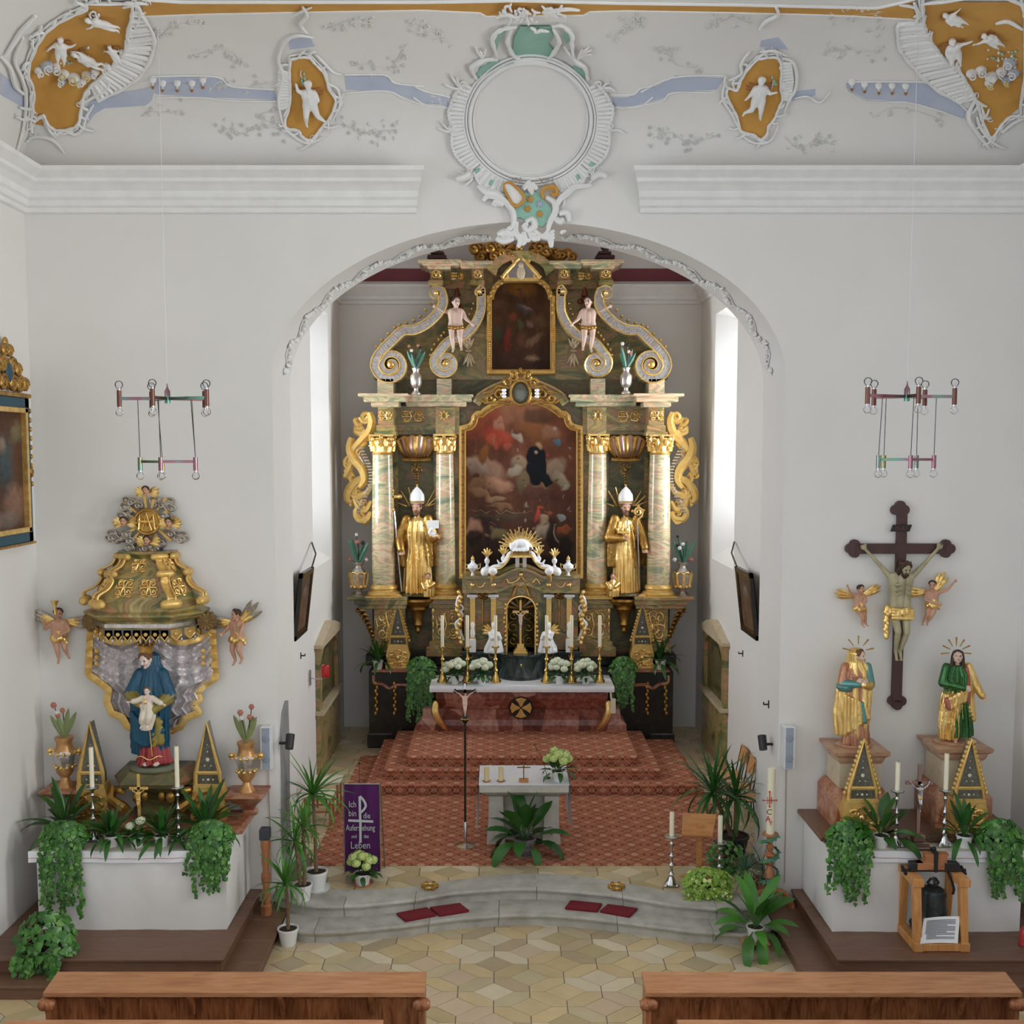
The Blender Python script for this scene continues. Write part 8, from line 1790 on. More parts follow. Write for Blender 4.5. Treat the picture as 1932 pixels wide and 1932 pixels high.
for s in(-1,1):
    b=MB();fn=lambda u,v,k=0:(xm+s*(hx+.006+.012*v+.012*sin(u*11)*v+k),1.3+.91*u,zt2+.009-.64*v);b.grid(fn,24,8);b.grid(lambda u,v:fn(1-u,v,.006),24,8);b.obj('hanging_end',white_cloth,T)
zq=zt2+.009
for x,lab in((918,'thick yellow candle on a dish at the outer end of the stone altar'),(945,'thick yellow candle on a dish beside the small wooden cross')):
    p=U(x,1474,1.45);p.z=zq;T=thing('pillar_candle',lab,'candle',tuple(p));b=MB();b.lathe([(.035,.012),(.035,.2),(.03,.205),(.004,.2)],p,16);b.obj('wax',wax_y,T);b=MB();b.lathe([(.04,0),(.062,.012),(.058,.014),(.03,.006)],p,16);b.obj('dish',terracotta,T)
p=U(988,1477,1.42);p.z=zq;T=thing('small_cross','small brown metal cross on a wooden block on the stone altar','cross',tuple(p));b=MB();b.box(p+Vector((-.065,-.03,0)),p+Vector((.065,.03,.05)),bev=.005);b.obj('block',wood_lect,T);b=MB();b.box(p+Vector((-.008,-.006,.05)),p+Vector((.008,.006,.27)));b.box(p+Vector((-.09,-.006,.2)),p+Vector((.09,.006,.216)));b.obj('cross',mk('old_brass',(.3,.17,.08),.4,.6),T)
p=U(1052,1478,1.5);p.z=zq;hydrangea('lime and white hydrangea in white pot on the stone altar',p,.085,.14,.3,12,petal_g,16)
p=U(1032,1472,1.6);p.z=zq;T=thing('microphone','thin gooseneck microphone on the stone altar','microphone',tuple(p));b=MB();b.lathe([(.05,0),(.05,.012),(.01,.016)],p,16);b.obj('base',black,T);b=MB();e=U(1008,1405,1.6);b.tube(smoothpath([p+Vector((0,0,.015)),p.lerp(e,.5)+Vector((.03,0,.02)),e],4),.004,5);b.ell(e,(.012,.01,.012),6,5);b.obj('gooseneck',black,T)
# processional cross
p=G(878,1595,ZC+.006);T=thing('processional_cross','black processional crucifix on a pole in a steel disc stand','crucifix',tuple(p));b=MB();b.lathe([(.14,0),(.145,.008),(.05,.02),(.022,.03),(.022,.33),(.014,.34),(.01,.33)],p,28);b.obj('stand',pewter,T)
pole_t=U(879,1362,p.y).z;b=MB();b.tube([p+Vector((0,0,.1)),Vector((p.x,p.y,pole_t))],.016,10);b.obj('pole',blackgloss,T);b=MB();b.lathe([(.02,0),(.055,.02),(.06,.05),(.03,.09)],(p.x,p.y,pole_t),14);b.obj('knob',blackgloss,T);b=MB();b.lathe([(.03,-.015),(.045,-.005),(.03,.005)],(p.x,p.y,pole_t),14);b.lathe([(.06,.04),(.062,.05),(.05,.06)],(p.x,p.y,pole_t),14);b.obj('gilt_ring',brass,T)
cz0=pole_t+.08;ct=U(879,1288,p.y).z;ca=U(879,1304,p.y).z;hw=sc(p.y)*19;b=MB();b.box((p.x-.016,p.y-.012,cz0),(p.x+.016,p.y+.012,ct-.02));b.box((p.x-hw,p.y-.012,ca-.016),(p.x+hw,p.y+.012,ca+.016))
for q in((p.x,ct-.02),(p.x-hw,ca),(p.x+hw,ca)):b.prism([(q[0]-.03,q[1]),(q[0],q[1]-.03),(q[0]+.03,q[1]),(q[0],q[1]+.035)],p.y-.012,p.y+.012)
b.obj('cross',blackgloss,T);b=MB();H=(ca-cz0)*.95;o=Vector((p.x,p.y-.03,cz0+.01));J=dict(elL=(-.22,0,.93),wrL=(-.4,.03,1.03),elR=(.22,0,.93),wrR=(.4,.03,1.03),head=(.03,-.04,.93),knL=(-.02,-.06,.27),knR=(.04,-.06,.27),anL=(0,0,.05),anR=(.01,-.02,.06),toL=(0,-.06,.0),toR=(.01,-.07,.01))
human(b,o,H,J,headkw=dict(pitch=.4,hr=1,ey=1,lp=1));b.ell(o+Vector((0,0,.48*H)),(.1*H,.08*H,.09*H),8,6,2);fig('corpus',b,.0045,[skin_pale,hair,skin_pale],T,1);b=MB();b.box((p.x-.014,p.y-.02,ca+.03),(p.x+.014,p.y-.012,ca+.11));b.obj('title',paper,T)
# banner
T=thing('purple_banner','purple standing banner reading Ich bin die Auferstehung und das Leben','banner',(U(682,1650,.45).x,.45,ZC));Y=.45
pl,pr_,zt3,zb3=U(648,1480,Y),U(716,1480,Y),U(682,1479,Y).z,U(682,1646,Y).z;b=MB()
b.grid(lambda u,v:(pl.x+(pr_.x-pl.x)*u,Y+.006*sin(u*16)+.05*v*0,zt3+(zb3-zt3)*v),30,4);b.grid(lambda u,v:(pr_.x-(pr_.x-pl.x)*u,Y+.004+.006*sin((1-u)*16),zt3+(zb3-zt3)*v),30,4);b.obj('cloth',purple,T)
for x in(pl.x,pr_.x):b=MB();b.tube([(x,Y+.005,ZC),(x,Y+.005,zt3+.02)],.009,6);b.obj('post',pewter,T);b=MB();b.tube([(x+.03,Y+.25,ZC),(x+.01,Y+.02,zt3)],.009,6);b.obj('rear_leg',wood_lect if 0 else trunk,T)
for zz_ in(zt3,zb3):b=MB();b.tube([(pl.x,Y,zz_),(pr_.x,Y,zz_)],.009,6);b.obj('crossbar',pewter,T)
b=MB();pts=[(681,1505),(681,1520),(681,1540),(680,1590)];P=lambda x,y:U(x,y,Y-.012)
def strip(pts,w,flat=.3):b.tube([P(x,y)for x,y in pts],w,6,flat=flat,up=(0,-1,0))
strip([(678.5,1503),(679,1528),(680,1560),(680,1590)],.018);strip(smoothpath([(678.5,1502),(686,1510),(690,1520),(686,1528),(680,1533)],4),.017);strip([(657,1548),(704,1550)],.018);b.obj('chi_rho_cross',greyprint,T)
for s_,x,y,h in(('Ich',665,1523,.125),('bin',665,1540,.125),('die',692,1544,.115),('Auferstehung',680,1567,.118),('und',668,1581,.07),('das',691,1581,.075),('Leben',680,1601,.14)):
    text('lettering',s_,greyprint,T,P(x,y),(PI/2,0,0),h*.95,sx={'Auferstehung':.62,'Leben':.8}.get(s_,.72))
b=MB();e=U(678,1440,.9);b.tube([U(678,1482,.9),e],.004,5);b.ell(e,.018,8,6);b.tube([Vector((e.x,.9,ZC+.006)),U(678,1482,.9)],.006,5);tag(b.obj('microphone_stand',black),'thin microphone stand behind the purple banner','microphone')
# cushions and gold rings
def cushion(pts,lab):
    w=[G(x,y,.19)for x,y in pts];b=MB();n=len(w);q=lambda k,zz_:[(sum(v.x for v in w)/4*(1-k)+v.x*k,sum(v.y for v in w)/4*(1-k)+v.y*k,zz_)for v in w]
    b.loft([q(.97,.162),q(1,.17),q(1,.19),q(.96,.197)]);tag(b.obj('seat_cushion',red_cloth),lab,'cushion','red cushions on the chancel steps')
cushion([(748,1723),(765,1736),(823,1725),(806,1712)],'dark red seat cushion on the step, nearest the yuccas');cushion([(811,1712),(829,1726),(885,1717),(868,1704)],'dark red seat cushion on the step, second from the yuccas')
cushion([(1066,1712),(1127,1718),(1136,1705),(1076,1699)],'dark red seat cushion on the step, second from the lectern');cushion([(1132,1718),(1188,1728),(1203,1714),(1146,1706)],'dark red seat cushion on the step, nearest the lectern')
def ring(px,py,lab):
    p=G(px,py,ZC+.002);T=thing('brass_ring_holder',lab,'candle holder',tuple(p));b=MB();b.tube([p+Vector((.075*cos(a),.075*sin(a),.025))for a in[2*PI*i/24 for i in range(24)]],.018,8,closed=True);b.obj('ring',brass,T)
    for i in range(6):b=MB();a=i*PI/3;b.lathe([(.022,0),(.026,.03),(.02,.05),(.014,.052)],p+Vector((.085*cos(a),.085*sin(a),0)),10);b.obj('cup',gold_old,T)
ring(811,1675,'small brass ring holder on the top step near the cushions, yucca side');ring(1163,1676,'small brass ring holder on the top step near the cushions, lectern side')
# lectern
p=G(1318,1665,z);T=thing('lectern','light wooden lectern with slanted desk on one post','lectern',(p.x,p.y,ZC));Y=p.y;d0,d1,d2,d3=U(1286,1577,Y-.12),U(1344,1580,Y-.12),U(1352,1541,Y+.18),U(1289,1538,Y+.18)
b=MB();up_=Vector((0,.012,.028));vs=[d0,d1,d2,d3]+[q+up_ for q in(d0,d1,d2,d3)];b.add(vs,[(3,2,1,0),(4,5,6,7),(0,1,5,4),(1,2,6,5),(2,3,7,6),(3,0,4,7)]);b.obj('desk',wood_lect,T,smooth=False);b=MB();b.tube([d0+Vector((0,-.02,.03)),d1+Vector((0,-.02,.03))],.02,6);b.obj('book_rest',wood_lect,T)
b=MB();b.box((p.x-.03,Y-.03,ZC+.05),(p.x+.03,Y+.03,d0.z+.12),bev=.008);b.obj('post',wood_lect,T)
for ang in(.6,-.6,PI+.6,PI-.6):b=MB();d=Vector((cos(ang),sin(ang),0));b.tube([Vector((p.x,Y,ZC+.12))+d*.02,Vector((p.x,Y,ZC+.03))+d*.24],[.035,.02],6);b.obj('foot',wood_lect,T)
for x,yb_,yt_,yct,lab in((1266,1672,1576,1532,'tall silver candlestick on the chancel floor, banner side of the lectern'),(1357,1668,1588,1539,'tall silver candlestick partly behind the lime trailing plant')):
    p=G(x,yb_,z);h=U(x,yt_,p.y).z-z;silver_stick('floor_candlestick',lab,p,h,'silver candlesticks at the lectern',r=.1);candle('candle',p+Vector((0,0,h)),.03,U(x,yct,p.y).z-z-h,'white candle on the '+lab.replace(' on the chancel floor',''))
# Easter candle on turned stand
p=G(1450,1738,0);p.y=-.15;p.x=U(1450,1730,-.15).x;T=thing('easter_candle_stand','tall turned wooden candle stand wound with an ivy garland','candle stand',(p.x,p.y,0));zt4=U(1450,1572,p.y).z;L=zt4-.2;b=MB()
pf=[(.05,.2)]
for i in range(26):t=i/25;pf.append(((.05+.016*sin(i*2.2)+(.03 if 9<i<12 else 0)+(.02 if 17<i<19 else 0)-.012*t),.2+L*.97*t))
pf+=[(.04,zt4-.03),(.1,zt4-.02),(.1,zt4)];b.lathe(pf,(p.x,p.y,0),16);b.obj('turned_shaft',wood_turn,T)
for s,an in((-1,PI*.95),(1,-.25),(0,PI/2)):
    b=MB();an=(PI*1.12,-.15,PI*.6)[(-1,1,0).index(s)];d=Vector((cos(an),sin(an),0));c=Vector((p.x,p.y,0));b.tube(smoothpath([c+d*.04+Vector((0,0,.34)),c+d*.14+Vector((0,0,.36)),c+d*.25+Vector((0,0,.26)),c+d*.26+Vector((0,0,.12)),c+d*.2+Vector((0,0,.04)),c+d*.14+Vector((0,0,.08))],5),[.05]*12+[.055]*10+[.045]*4,8,flat=.6);b.obj('scroll_foot',wood_turn,T)
b=MB();rg=random.Random(9);stm=MB();pts=[]
for i in range(150):
    t=i/149;a=t*18;r=.085+.06*max(0,t-.8)*5*(.5+.5*sin(a));c=Vector((p.x+r*cos(a),p.y+r*sin(a),.35+(zt4-.35)*t));pts.append(c);ivy_leaf(b,c,Vector((cos(a),sin(a),-.6+rg.uniform(-.4,.4))),Vector((cos(a),sin(a),.4)),rg.uniform(.04,.075),0 if rg.random()>.2 else 1)
stm.tube(pts,.004,4);g_=b.obj('ivy_garland',[tin_green,ivy_w],T);g_['kind']='stuff';stm.obj('garland_stem',tin_green,T)
T=thing('easter_candle','tall Easter candle with red cross and letters on the turned stand','candle',(p.x,p.y,zt4));zt5=U(1451,1448,p.y).z;b=MB();b.lathe([(.05,0),(.05,zt5-zt4-.005),(.045,zt5-zt4),(.005,zt5-zt4-.01)],(p.x,p.y,zt4),24);b.obj('wax',wax,T);b=MB();q=lambda x,y:U(x,y,p.y-.057)
for a in([(1452,1494),(1452,1522)],[(1440,1510),(1465,1510)]):b.tube([q(*v)for v in a],.006,5);[b.ell(q(*v),.012,6,5)for v in a]
for dx_,dy_ in((-3.5,-4),(3.5,-4),(-3.5,4),(3.5,4)):b.tube([q(1452+dx_,1510+dy_*.3),q(1452+dx_,1510+dy_*1.6)],.004,5)
b.obj('red_cross',red_paint,T);cc=q(1451,1537);text('letter','C',pewter,T,cc,(PI/2,0,0),.1);text('letter','A',red_paint,T,q(1449,1550),(PI/2,0,0),.1);text('letter','Y',red_paint,T,q(1454,1557),(PI/2,0,0),.07)
# stacking chairs along the chancel wall
def chair(lab,x,y,rz):
    T=thing('plywood_chair',lab,'chair',(x,y,ZC),rz,'plywood chairs along the chancel wall');K=dict(local=True)
    b=MB();b.grid(lambda u,v:(-.2+.4*u,-.19+.38*v,.45-.02*sin(PI*v)),6,6);b.grid(lambda u,v:(.2-.4*u,-.19+.38*v,.435-.02*sin(PI*v)),6,6);b.box((-.2,-.19,.43),(.2,.19,.44));b.obj('seat',wood_ply,T,local=True)
    b=MB();bk=lambda u,v,k=0:(-.2+.4*u,.2+.05*v+.02*sin(PI*u)+k,.62+.24*v);b.grid(bk,8,4);b.grid(lambda u,v:bk(1-u,v,.014),8,4);b.tube([bk(0,0,.007),bk(0,1,.007),bk(1,1,.007),bk(1,0,.007),bk(0,0,.007)],.008,5);b.obj('backrest',wood_ply,T,local=True)
    for s in(-1,1):
        b=MB();b.tube([(s*.19,-.18,0),(s*.18,-.16,.44)],.011,6);b.obj('leg',black,T,local=True);b=MB();b.tube([(s*.19,.22,0),(s*.185,.17,.44),(s*.18,.25,.84)],.011,6);b.obj('leg',black,T,local=True)
    b=MB();b.tube([(-.18,-.16,.425),(.18,-.16,.425),(.185,.17,.425),(-.185,.17,.425)],.01,6,closed=True);b.obj('seat_frame',black,T,local=True)
for x,y,lab in((1388,1516,'plywood chair farthest along the chancel wall'),(1406,1540,'plywood chair in the middle of three at the chancel wall'),(1424,1572,'plywood chair nearest the arch pier')):
    q=UX(x+6,y,CR-.42);w=UX(x,y,CR-.3);yy={1388:3.35,1406:2.8,1424:2.25}[x];chair(lab,CR-.32,yy,-PI/2)
def bench(lab,px,py,h,w,d):
    p=G(px,py,z);T=thing('wooden_stool',lab,'stool',(p.x,p.y,ZC+.006));b=MB();b.box((p.x-w,p.y-d,ZC+h-.03),(p.x+w,p.y+d,ZC+h),bev=.008);b.obj('seat',cream_cloth,T)
    for sx in(-1,1):
        for sy in(-1,1):b=MB();b.box((p.x+sx*(w-.04)-.015,p.y+sy*(d-.04)-.015,ZC+.006),(p.x+sx*(w-.04)+.015,p.y+sy*(d-.04)+.015,ZC+h-.03));b.obj('leg',wood_turn,T)
    for sy in(-1,1):b=MB();b.box((p.x-w+.04,p.y+sy*(d-.04)-.01,ZC+h*.45),(p.x+w-.04,p.y+sy*(d-.04)+.01,ZC+h*.45+.025));b.obj('stretcher',wood_turn,T)
bench('cushioned wooden stool nearer, half hidden by the tall yucca',603,1552,.45,.22,.2);bench('cushioned wooden stool farther, behind the purple banner',618,1530,.5,.22,.2)
# pews
def pew(lab,xa,xb,yf,zt_,outer,npl):
    T=thing('pew_front',lab,'pew',((xa+xb)/2,yf,0));L=xb-xa;b=MB();sl_=lambda x:[(x,yf-.2,zt_-.06),(x,yf-.2,zt_-.02),(x,yf+.13,zt_+.01),(x,yf+.15,zt_-.01),(x,yf+.13,zt_-.05)]
    b.loft([sl_(xa),sl_(xb)]);b.obj('top_rail',wood_pewtop,T,smooth=False)
    for i in range(npl):b=MB();x0=xa+.06+(L-.12)*i/npl;x1=xa+.06+(L-.12)*(i+1)/npl;b.box((x0+.002,yf-.02,.05),(x1-.002,yf+.02,zt_-.05),bev=.005);b.obj('board',wood_pew,T)
    b=MB();b.box((xa+.04,yf-.05,zt_-.16),(xb-.04,yf-.015,zt_-.055),bev=.008);b.obj('upper_rail',wood_pew,T)
    b=MB();b.box((xa,yf-.16,0),(xa+.05,yf+.05,zt_-.05),bev=.01);b.cap((xa+.0,yf-.18,zt_-.14),.06,(xa+.05,yf-.18,zt_-.14),.06);b.obj('end_panel',wood_pew,T)
    b=MB();b.box((xb-.05,yf-.16,0),(xb,yf+.05,zt_-.05),bev=.01);b.cap((xb-.05,yf-.18,zt_-.14),.06,(xb,yf-.18,zt_-.14),.06);b.obj('end_panel',wood_pew,T)
    for i in range(4):b=MB();x=xa+L*(i+.6)/4.2;b.tube([(x,yf-.05,zt_-.3),(x,yf-.07,zt_-.2),(x,yf-.16,zt_-.07)],[.02,.03,.03],6);b.obj('rail_bracket',wood_pew,T)
pew('front pew parapet before the Madonna altar',-4.12,-.69,-3.56,.96,-1,9);pew('front pew parapet before the bell altar',1.31,4.69,-3.56,.96,1,9)
b=MB();y0=-4.42
for lab,xa,xb in(('second pew rail at the lower picture edge before the Madonna altar',-4.2,-1.0),('second pew rail at the lower picture edge before the bell altar',1.5,4.75)):
    pew(lab,xa,xb,G(500,1926,.96).y-.13,.96,0,9)

# ================================================================== STUCCO OF THE COVE
CEIL=bpy.data.objects['ceiling'];WALL=bpy.data.objects['wall_front']
PXM=.0057
def hp(x,y,off=.0):return cove_hit(x,y,off)[0]
def patch(name,poly,mat,parent,off=.012,step=6,seg=14):
    ys=[q[1]for q in poly];y0,y1=min(ys),max(ys);n=max(2,int((y1-y0)/step));rows=[]
    for k in range(n+1):
        y=y0+(y1-y0)*(k/n);yy=min(max(y,y0+.01),y1-.01);xs=[]
        for i in range(len(poly)):
            a,c=poly[i],poly[(i+1)%len(poly)]
            if(a[1]>yy)!=(c[1]>yy):xs.append(a[0]+(c[0]-a[0])*(yy-a[1])/(c[1]-a[1]))
        rows.append((y,min(xs),max(xs)))
    b=MB();m=max(2,int(max(r[2]-r[1]for r in rows)/seg))
    V=[[tuple(hp(r[1]+(r[2]-r[1])*i/m,r[0],off))for i in range(m+1)]for r in rows]
    b.v=[p for r in V for p in r]
    b.f=[(k*(m+1)+i,(k+1)*(m+1)+i,(k+1)*(m+1)+i+1,k*(m+1)+i+1)for k in range(n)for i in range(m)];b.m=[0]*len(b.f)
    # turned-down rim so the panel has thickness
    def rim(seq):
        for p_,q_ in zip(seq[:-1],seq[1:]):
            a=hp(*p_,off);c=hp(*q_,off);a2=hp(*p_,-.01);c2=hp(*q_,-.01);b.add([a,c,c2,a2],[(0,1,2,3)])
    rim([(r[1],r[0])for r in rows]);rim([(r[2],r[0])for r in rows]);return b.obj(name,mat,parent,smooth=True)
def relief(b,pts,r,off=.02,m=0,k=4,taper=True,wob=0):
    q=smoothpath(pts,k)if k>1 else pts;n=len(q);R=[PXM*r*((.4+.6*sin(PI*(.1+.85*i/max(1,n-1))))if taper else 1)*(1+wob*sin(i*2.1))for i in range(n)]
    b.tube([hp(x,y,off)for x,y in q],R,6,m)
def scroll(b,x,y,r,a0,turns,w,off=.03,m=0):q=spiral(x,y,r,r*.2,a0,turns,16);b.tube([hp(u,v,off)for u,v in q],[PXM*w*(1-.5*i/16)for i in range(17)],6,m)
def rocaille(b,poly,w,rg,closed=True,lumps=True):
    q=smoothpath(list(poly)+([poly[0]]if closed else[]),4);relief(b,q,w,.03,k=1,taper=False,wob=.25)
    relief(b,[(x+(x-cxm(poly))*.06,y+(y-cym(poly))*.06)for x,y in q],w*.6,.02,k=1,taper=False,wob=.3)
    if lumps:
        acc=0;c=(cxm(poly),cym(poly))
        for i in range(1,len(q)):
            acc+=math.hypot(q[i][0]-q[i-1][0],q[i][1]-q[i-1][1])
            if acc>14:
                acc=0;d=Vector((q[i][0]-c[0],q[i][1]-c[1])).normalized();l=rg.uniform(10,22);t=Vector((-d.y,d.x))*rg.choice((-1,1));p0=Vector(q[i]);p1=p0+d*l*.5+t*l*.5;p2=p0+d*l*rg.uniform(.5,.9)+t*l*rg.uniform(.8,1.4)
                relief(b,[tuple(p0),tuple(p1),tuple(p2)],w*.95,.03)
                if rg.random()>.55:scroll(b,p2.x,p2.y,rg.uniform(4,7),rg.uniform(0,6),rg.choice((-1.2,1.2)),w*.35)
def cxm(p):return sum(q[0]for q in p)/len(p)
def cym(p):return sum(q[1]for q in p)/len(p)
A=lambda l:[(x/2.415,y/2.415)for x,y in l]
B=lambda l:[(780+x/4.11,y/4.11)for x,y in l]
C=lambda l:[(1180+x/2.569,y/2.569)for x,y in l]
def stucco_putto(par,px,py,hpx,rot,J=None,mir=False,wing=True):
    p,n=cove_hit(px,py,.075);W=(p.y+CD)/FPX;H=hpx*W;b=MB();o=p-Vector((0,0,H*.5))
    K,hh=human(b,o,H,J,child=True,mir=mir,headkw=dict(hr=0,ey=0,lp=0),fat=1.0,hands=False)
    M=Matrix.Translation(p)@Matrix.Rotation(math.asin(max(-1,min(1,-n.z)))*.9,4,'X')@Matrix.Rotation(rot,4,'Y')@Matrix.Translation(-p);b.v=[tuple(M@Vector(v))for v in b.v]
    f=fig('putto_figure',b,.013,[stucco],par)
    if wing:
        b=MB();r=(K['shL']+K['shR'])/2+Vector((0,.04,0));feather_wing(b,r,[(-1,.5),(-1,.2),(-1,-.1)],.13*H/.4,w=.3);feather_wing(b,r,[(1,.5),(1,.2),(1,-.1)],.13*H/.4,w=.3);b.v=[tuple(M@Vector(v))for v in b.v];b.obj('brown_wings',brownwing,f)
def cloudlets(par,pts,rg):
    b=MB()
    for x,y,r in pts:
        p=hp(x,y,.03);b.ell(p,(PXM*r,.05,PXM*r*.85),10,7,rg.choice((0,0,1)));sp_=spiral(x,y,r*.75,r*.2,rg.uniform(0,6),1.3,12);b.tube([hp(u,v,.085)for u,v in sp_],PXM*1.6,5,rg.choice((0,2)))
    b.parts('stucco_cloud',[stucco,bluewash,mk('cloud_yellow',(.72,.6,.3),.85)],par)
rg=random.Random(77)
# ochre band at the ceiling edge
top=[(268,-2),(344,3),(560,3),(800,3),(983,0),(1180,5),(1400,8),(1655,14),(1700,4),(1730,-4)];bot=[(268,29),(300,28),(414,24),(560,21),(800,17),(906,22),(912,29),(1104,27),(1110,20),(1180,18),(1400,22),(1600,28),(1725,35)]
b=MB();xs=np.linspace(268,1726,120)
ty=np.interp(xs,[q[0]for q in top],[q[1]for q in top]);by=np.interp(xs,[q[0]for q in bot],[q[1]for q in bot])
vs=[[tuple(hp(x,t+(u-t)*k/3,.01))for k in range(4)]for x,t,u in zip(xs,ty,by)];b.v=[p for r in vs for p in r];b.f=[(i*4+k,i*4+k+1,i*4+k+5,i*4+k+4)for i in range(119)for k in range(3)];b.m=[0]*len(b.f);b.obj('ochre_band',ochre,CEIL)
b=MB();relief(b,[(x,y)for x,y in zip(xs,by)],2.2,.01,k=1,taper=False);relief(b,[(x,y)for x,y in zip(xs,ty-1)],3,.01,k=1,taper=False);b.obj('band_moulding',stucco,CEIL)
# blue wash bands
for nm in(A([(690,350),(980,350),(1050,395),(1250,410),(1262,455),(1060,452),(920,437),(720,437),(690,400)]),A([(560,420),(690,395),(705,410),(690,460),(660,482),(480,490),(430,520),(400,565),(388,500),(420,450)]),A([(2,330),(110,425),(112,492),(2,430)]),A([(1570,345),(1750,345),(1800,380),(1905,395),(1932,470),(1840,440),(1760,405),(1580,415)]),
           B([(0,665),(90,710),(290,755),(290,825),(100,805),(0,742)]),B([(1540,735),(1700,735),(1760,690),(1858,665),(1858,740),(1740,820),(1545,820)]),C([(0,470),(75,450),(230,380),(240,365),(480,370),(440,440),(230,440),(180,480),(80,500)]),C([(1070,400),(1400,400),(1500,410),(1650,540),(1640,572),(1500,520),(1350,485),(1180,485),(1070,430)]),C([(800,440),(920,430),(920,460),(800,490)]),A([(1320,170),(1410,165),(1440,220),(1320,225)]),C([(660,190),(740,180),(790,240),(650,225)])):
    patch('blue_band',nm,bluewash,CEIL,off=.006,step=5);
b=MB()
for ln in(A([(690,345),(980,345),(1055,390),(1250,405)]),A([(720,442),(920,442),(1060,458),(1260,460)]),A([(1570,338),(1750,338),(1800,375),(1932,390)]),A([(1580,420),(1760,412),(1840,446),(1932,478)]),B([(0,655),(90,702),(290,748)]),B([(0,750),(100,812),(290,832)]),B([(1540,728),(1700,728),(1760,682),(1858,657)]),B([(1545,828),(1740,828),(1858,748)]),C([(75,443),(230,372),(480,362)]),C([(0,520),(80,507),(180,487),(230,447),(440,447)]),C([(1070,393),(1400,393),(1500,402),(1660,540)]),C([(1070,438),(1180,492),(1350,492),(1500,528),(1640,580)])):
    relief(b,ln,1.8,.012,taper=False)
b.obj('band_edging',stucco,CEIL)
# lambrequin tassels on the blue bands
for base,ys in((A([(742,400),(808,400),(875,400),(925,385),(697,385)]),1),(C([(1097,420),(1158,430),(1227,438),(1292,438),(1357,440)]),1)):
    for x,y in base:
        b=MB();b.ell(hp(x,y-12,.015),(PXM*7,.015,PXM*9),8,6);b.tube([hp(x,y-4,.015),hp(x,y,.015)],PXM*2,5);o=b.obj('stucco_lappet',stucco,CEIL);b=MB();b.ell(hp(x,y+3,.02),(PXM*3,.015,PXM*4),6,5);b.obj('brown_tassel',brownwing,o)
# corner cartouches
def corner(lab,poly,shell_in,shell_out,extra,putti,clouds,blue):
    c=hp(cxm(poly),cym(poly));T=thing('corner_cartouche',lab,'stucco cartouche',tuple(c));patch('ochre_field',poly,ochre,T,off=.012);b=MB();rocaille(b,poly,3.4,rg);b.obj('rocaille_frame',stucco,T)
    n=22
    for k in range(2):pass
    b=MB()
    for i in range(n+1):
        t=i/n;a=edge(shell_in,t);e_=edge(shell_out,t);relief(b,[a,((a[0]+e_[0])/2,(a[1]+e_[1])/2),e_],5.2,.015+.01*(i%2),taper=False)
    relief(b,shell_out,3.5,.035,taper=False,wob=.35);b.obj('stucco_shell',stucco,T)
    b=MB()
    for e_ in extra:relief(b,e_[0],e_[1],.03)
    for x,y,r,a0,tn in((poly[-1][0]+10,poly[-1][1]+20,10,0,1.4),):scroll(b,x,y,r,a0,tn,2.5)
    b.parts('stucco_scroll',stucco,T)
    cloudlets(T,clouds,rg)
    for q in putti:stucco_putto(T,*q)
    b=MB()
    for _ in range(26):
        x=clouds[0][0]+rg.uniform(-30,30)+20;y=clouds[0][1]-30+rg.uniform(-22,12)
        b.ell(hp(x,y,.03),PXM*rg.uniform(1.5,3),6,5,rg.choice((0,1)))
    b.obj('stucco_flowers',[stucco,mint],T)['kind']='stuff'
pl_=A([(600,4),(603,60),(580,140),(585,190),(560,240),(500,310),(430,370),(390,420),(375,480),(360,560),(320,585),(260,590),(220,560),(200,520),(165,545),(130,570),(140,490),(145,400),(120,320),(150,220),(200,140),(280,80),(390,30),(400,4)])
corner('ochre corner cartouche with four white putti on the painting side of the vault',pl_,A([(600,60),(585,190),(545,260),(480,330),(420,385)]),A([(650,60),(705,170),(660,310),(570,390),(450,450)]),
       [(A([(100,160),(60,260),(90,340),(110,430),(100,560),(70,680)]),4),(A([(110,640),(180,620),(250,640),(300,700)]),4),(A([(370,470),(420,440),(470,410),(500,370),(470,340),(440,380),(480,420)]),4),(A([(380,580),(400,520),(430,470)]),3),(A([(20,240),(60,180),(100,120),(160,60)]),5),(A([(300,590),(350,610),(390,570)]),4),(A([(0,250),(40,300),(60,380),(100,420)]),5),(A([(560,20),(620,10),(640,60),(610,130)]),4)],
       [(192,32,62,-1.1,dict(elL=(-.28,-.02,.8),wrL=(-.4,-.03,.92),elR=(.3,-.02,.7),wrR=(.42,-.03,.75))),(110,84,66,.35,dict(elL=(-.25,-.05,.6),wrL=(-.35,-.08,.45),elR=(.28,-.02,.8),wrR=(.4,-.03,.95))),(168,104,62,-.9,dict(elL=(-.2,-.05,.85),wrL=(-.1,-.05,1.05),knL=(-.1,-.1,.3),anL=(-.2,-.02,.15)),True),(217,94,48,-.1,dict(elL=(-.28,-.02,.78),wrL=(-.36,-.03,.7),elR=(.28,-.02,.72),wrR=(.38,-.03,.6)))],
       [(120,135,12),(85,118,13),(70,128,9),(100,122,12),(140,142,13),(155,150,9),(118,148,9),(202,122,10),(165,138,11),(180,132,8)],None)
pr2=C([(1440,4),(1450,130),(1480,190),(1540,270),(1610,330),(1650,390),(1690,470),(1710,520),(1730,590),(1770,665),(1820,600),(1860,560),(1926,500),(1926,4)])
